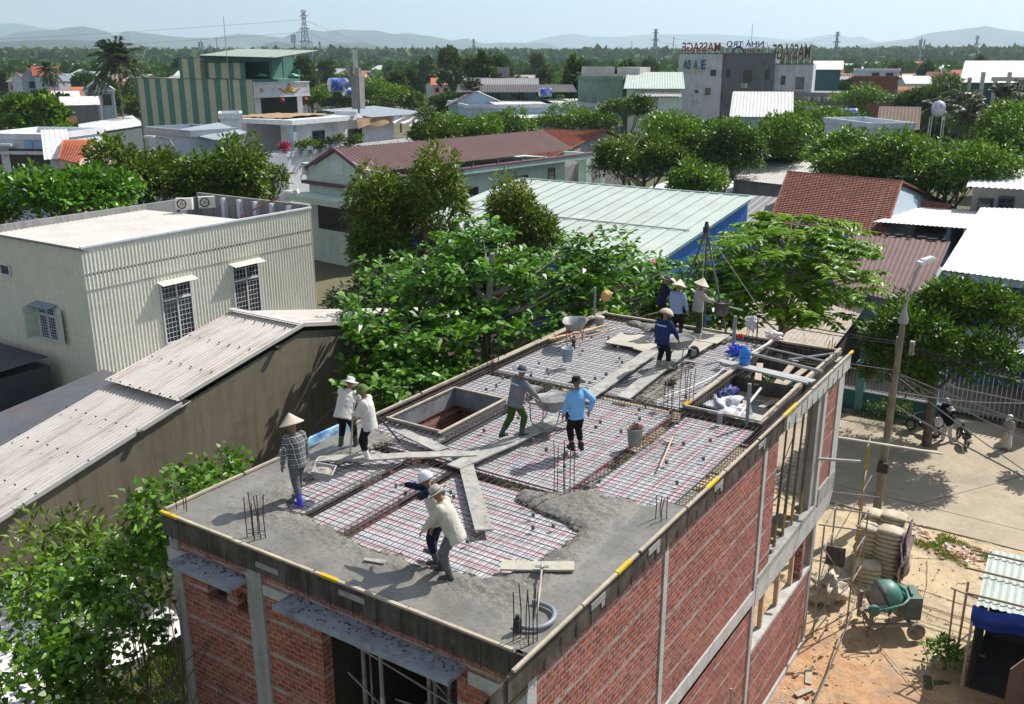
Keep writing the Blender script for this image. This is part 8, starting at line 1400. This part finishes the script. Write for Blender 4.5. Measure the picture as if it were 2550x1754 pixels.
rr = random.Random(5); places = ['near the far left edge', 'left of the palm', 'behind the striped building', 'left of the tall pylon', 'behind the white antenna', 'left of centre', 'in the centre distance', 'right of centre', 'behind the hotel', 'right of the hotel', 'beyond the brick wall', 'near the far right edge']
for i in range(150):
    side = rr.random(); px = rr.uniform(0, 300) if side < .3 else (rr.uniform(1830, 2320) if side < .72 else rr.uniform(300, 1830)); dist = rr.choice([rr.uniform(210, 420), rr.uniform(350, 900)]); h = rr.uniform(5, 9) + (dist - 200) * .006; base = AT(px, dist)
    if blocked(base, h + 2, 6, dist): continue
    w_, wn = rr.choice(cols); rf, rn = rr.choice(rfs); wd = rr.uniform(7, 14); d = 8; t = T('distant_house', 'small distant %s walled house with %s roof %s' % (wn, rn, places[min(11, int(px / 194))]), 'house', base, 'far houses on the plain'); an = rr.uniform(-.5, .9); b = MB(); b.box(-wd / 2, wd / 2, 0, d, 0, h)
    if rf: b.face([(-wd / 2, 0, h), (-wd / 2, d, h), (-wd / 2, d / 2, h + 1.8)]); b.face([(wd / 2, 0, h), (wd / 2, d / 2, h + 1.8), (wd / 2, d, h)])
    b.v = [(x + base.x, y + base.y, z) for x, y, z in b.v]; b.build('wall', w_, t)
    b = MB()
    if rf: b.face([(-wd / 2 - .4, -.5, h - .2), (wd / 2 + .4, -.5, h - .2), (wd / 2 + .4, d / 2, h + 1.85), (-wd / 2 - .4, d / 2, h + 1.85)]); b.face([(wd / 2 + .4, d + .5, h - .2), (-wd / 2 - .4, d + .5, h - .2), (-wd / 2 - .4, d / 2, h + 1.85), (wd / 2 + .4, d / 2, h + 1.85)])
    else: b.box(-wd / 2 - .2, wd / 2 + .2, -.2, d + .2, h, h + .5)
    b.v = [(x + base.x, y + base.y, z) for x, y, z in b.v]; b.build('roof', rf or w_off, t)
    b = MB()
    for x in np.arange(-wd / 2 + 1, wd / 2 - 1.4, 2.6): b.box(x, x + 1.3, -.06, .0, h - 2.4, h - 1.0)
    b.v = [(x + base.x, y + base.y, z) for x, y, z in b.v]; b.build('window', m_glass, t); t.rotation_euler = (0, 0, an); FH.append((base.x, base.y))
# template trees
def template(kind, mat, n, R, H, seed, L=.8, W=.5, flat=.9):
    r = np.random.default_rng(seed); t = T('tree', 'template', 'tree', (0, 0, 0)); P, D, LC, LR = lobepts((0, 0, H - R[2]), R, n, r, 12, .42, .5, flat, -.5); k = 7; a = unit(r.normal(0, 1, (n, k, 3)) * .8 + D[:, None] * .6); PP = (P[:, None] + a * r.uniform(0, .5, (n, k, 1))).reshape(-1, 3); V, F = leaves(PP, a.reshape(-1, 3), L, W, 4, 1.0, .2, r); quads('crown', V, F, mat, t); trunk(t, (0, 0, 0), (0, 0, H - R[2]), .22, LC, m_bark, 6); return t
TM = [(template(0, l_fard, 420, (4, 4, 3.4), 9, 1), 'dark rounded broadleaf tree', 4), (template(1, l_fard, 420, (4.6, 4.4, 3.2), 8.5, 2), 'spreading dark green tree', 4.6), (template(2, l_farb, 420, (4, 4.2, 3), 8, 3), 'bright green rounded tree', 4), (template(3, l_farg, 360, (2.8, 2.8, 5.2), 13, 4), 'tall grey green slender tree', 2.8), (template(4, l_olive, 400, (3.8, 3.6, 3.2), 8.5, 5), 'olive green tree', 3.8), (template(5, l_farg, 340, (2.0, 2.0, 5.0), 12, 6), 'narrow columnar grey green tree', 2)]
rt = random.Random(21); used = []; cnt = 0; adj = ['standing', 'leaning', 'half hidden', 'growing']
for i in range(2600):
    if cnt >= 268: break
    px = rt.uniform(-40, 2360); dist = 95 + 400 * rt.random() ** 1.1
    if dist < 150 and 300 < px < 1000: continue
    base = AT(px, dist); pick = rt.choice([0, 1, 2, 4, 0, 1, 4, 3, 5]) if not (700 < px < 1500 and dist > 200) else rt.choice([3, 3, 5, 0, 0, 1, 2]); t0, nm, w_ = TM[pick]; s = rt.uniform(.75, 1.25); h = (9, 8.5, 8, 13, 8.5, 12)[pick] * s
    if blocked(base, h, w_ * s, dist) or any((base.x - x) ** 2 + (base.y - y) ** 2 < (3.2 + dist * .010) ** 2 for x, y in used): continue
    if dist < 130 and h > 8.5: continue
    if any((base.x - x) ** 2 + (base.y - y) ** 2 < 49 for x, y in FH): continue
    used.append((base.x, base.y)); cnt += 1; band = 'nearest row' if dist < 160 else ('middle distance' if dist < 280 else 'far distance')
    put(t0, (base.x, base.y, 0), rt.uniform(0, 6.28), (s, s, s * rt.uniform(.85, 1.15)), '%s in the %s %s' % (nm, band, places[min(11, max(0, int(px / 194)))]), 'scattered trees on the plain')
# ---- woodland on rising ground, then hills
def wood(name, label, d0, d1, n, seed, mat, hs=(9, 15), rise=.006, sz=1.0):
    r = np.random.default_rng(seed); az = r.uniform(-.62, .62, n); dist = d0 + (d1 - d0) * r.random(n) ** 1.3; fwd = math.atan2(CR[1][2] * -1, CR[0][2] * -1); ang = fwd + az; X = CAM.x + dist * np.cos(ang); Y = CAM.y + dist * np.sin(ang); h = r.uniform(*hs, n); gz = np.maximum(0, (dist - 450)) * rise; k = 16
    R = r.uniform(3, 7, n) * sz * (1 + dist / 2500); q = unit(r.normal(0, 1, (n, k, 3))); q[:, :, 2] = np.abs(q[:, :, 2]); P = np.stack([X, Y, gz + h * .45], 1)[:, None] + q * np.stack([R, R, h * .55], 1)[:, None] * r.uniform(.6, 1, (n, k, 1)); D = unit(q + r.normal(0, .5, (n, k, 3))); S_ = (R * .75)
    PP = P.reshape(-1, 3); DD = D.reshape(-1, 3); s = np.repeat(S_, k); U = unit(r.normal(0, .6, DD.shape) + [0, 0, 1]); Sx = unit(np.cross(DD, U)); V = np.stack([PP - DD * s[:, None] * .4, PP + Sx * s[:, None] * .45, PP + DD * s[:, None] * .55, PP - Sx * s[:, None] * .45], 1).reshape(-1, 3); F = np.arange(len(V)).reshape(-1, 4); o = quads(name, V, F, mat); return tag(o, label, 'woodland', kind='stuff')
wood('woodland', 'continuous belt of woodland across the plain beyond the last houses', 460, 1500, 5600, 1, l_fard, (7, 13)); wood('woodland', 'paler far belt of woodland at the foot of the hills', 1100, 3800, 7500, 2, l_farg, (12, 22), .0075, 1.8); wood('orchard', 'lighter green trees mixed through the woodland belt', 450, 1400, 2600, 3, l_farb, (6, 10))
m_hill = M('hill_forest', (.03, .055, .03), .95, .35, .004, c2=(.10, .11, .05), amt=.35, detail=9)
def hills(label, prof, dist, depth, seed, zb=0):
    px = np.array([p[0] for p in prof], float); py = np.array([p[1] for p in prof], float); xs = np.linspace(px[0], px[-1], 240); ys = np.interp(xs, px, py); rows = 22; P = []
    for j in range(rows + 1):
        v = -1 + 2 * j / rows; row = []
        for x, y in zip(xs, ys):
            c = PT(x, y, dist); d = ray(x, 129); d.z = 0; d.normalize(); H = c.z; w = math.exp(-(v * 1.6) ** 2); e = min(1, (x - xs[0]) / 60 + .0, 1) if px[0] > 0 else 1; nz = mnoise.noise(Vector((x * .02, v * 2.2, seed))) * .5 + mnoise.noise(Vector((x * .06, v * 6, seed))) * .25
            p = Vector((c.x, c.y, 0)) + d * (v * depth + nz * depth * .12); h = (H - zb) * (w - .077) / .923 * (1 + nz * .35 * (1 - w)) + zb + mnoise.noise(Vector((x * .3, v * 9, seed))) * H * .02 * (1 - w * .5); row.append((p.x, p.y, max(-1, h)))
        P.append(row)
    b = MB(); b.grid(P); return tag(b.build('hills', m_hill, smooth=True), label, kind='structure')
hills('low near hill range on the left', [(-90, 108), (0, 96), (60, 92), (130, 90), (200, 92), (280, 96), (340, 104), (420, 112), (500, 120), (560, 112), (627, 94), (700, 107), (773, 98), (823, 97), (873, 107), (913, 115), (990, 126)], 4600, 900, 1)
hills('main hill range behind the plain', [(-90, 96), (0, 85), (50, 71), (127, 68), (150, 63), (190, 60), (227, 67), (260, 80), (290, 71), (333, 75), (383, 82), (433, 86), (483, 86), (540, 77), (583, 80), (643, 85), (677, 69), (707, 68), (733, 72), (773, 67), (816, 69), (850, 69), (893, 78), (920, 75), (973, 82), (1026, 92), (1056, 87), (1093, 99), (1130, 97), (1203, 97), (1233, 97), (1273, 110), (1320, 117), (1400, 124)], 8200, 1500, 5)
hills('pale hill range on the right', [(1500, 126), (1620, 112), (1720, 104), (1800, 95), (1846, 97), (1880, 108), (1913, 107), (1980, 98), (2063, 88), (2096, 77), (2163, 68), (2200, 64), (2236, 59), (2273, 67), (2320, 72), (2420, 85)], 8600, 1500, 8)
hills('faintest far mountains', [(-90, 54), (0, 55), (35, 53), (110, 66), (200, 90), (400, 118), (900, 120), (1150, 112), (1203, 94), (1220, 89), (1256, 82), (1296, 76), (1340, 83), (1406, 84), (1473, 78), (1546, 78), (1629, 78), (1746, 86), (1800, 92), (1880, 78), (1930, 85), (1956, 83), (1990, 97), (2080, 115), (2400, 118)], 13000, 1400, 11)
# the air between here and the hills
b = MB(); b.box(-13500, 13500, -2500, 16500, -1.2, 1400); hz = b.build('haze', MATS['haze'] if 'haze' in MATS else bpy.data.materials.new('haze_air')); tag(hz, kind='stuff')
mh = hz.data.materials[0]; mh.use_nodes = True; nt = mh.node_tree; nt.nodes.clear(); o_ = nt.nodes.new('ShaderNodeOutputMaterial'); pv = nt.nodes.new('ShaderNodeVolumePrincipled'); pv.inputs['Density'].default_value = .000115; pv.inputs['Color'].default_value = (.66, .82, .98, 1); pv.inputs['Anisotropy'].default_value = .3; nt.links.new(pv.outputs[0], o_.inputs['Volume'])
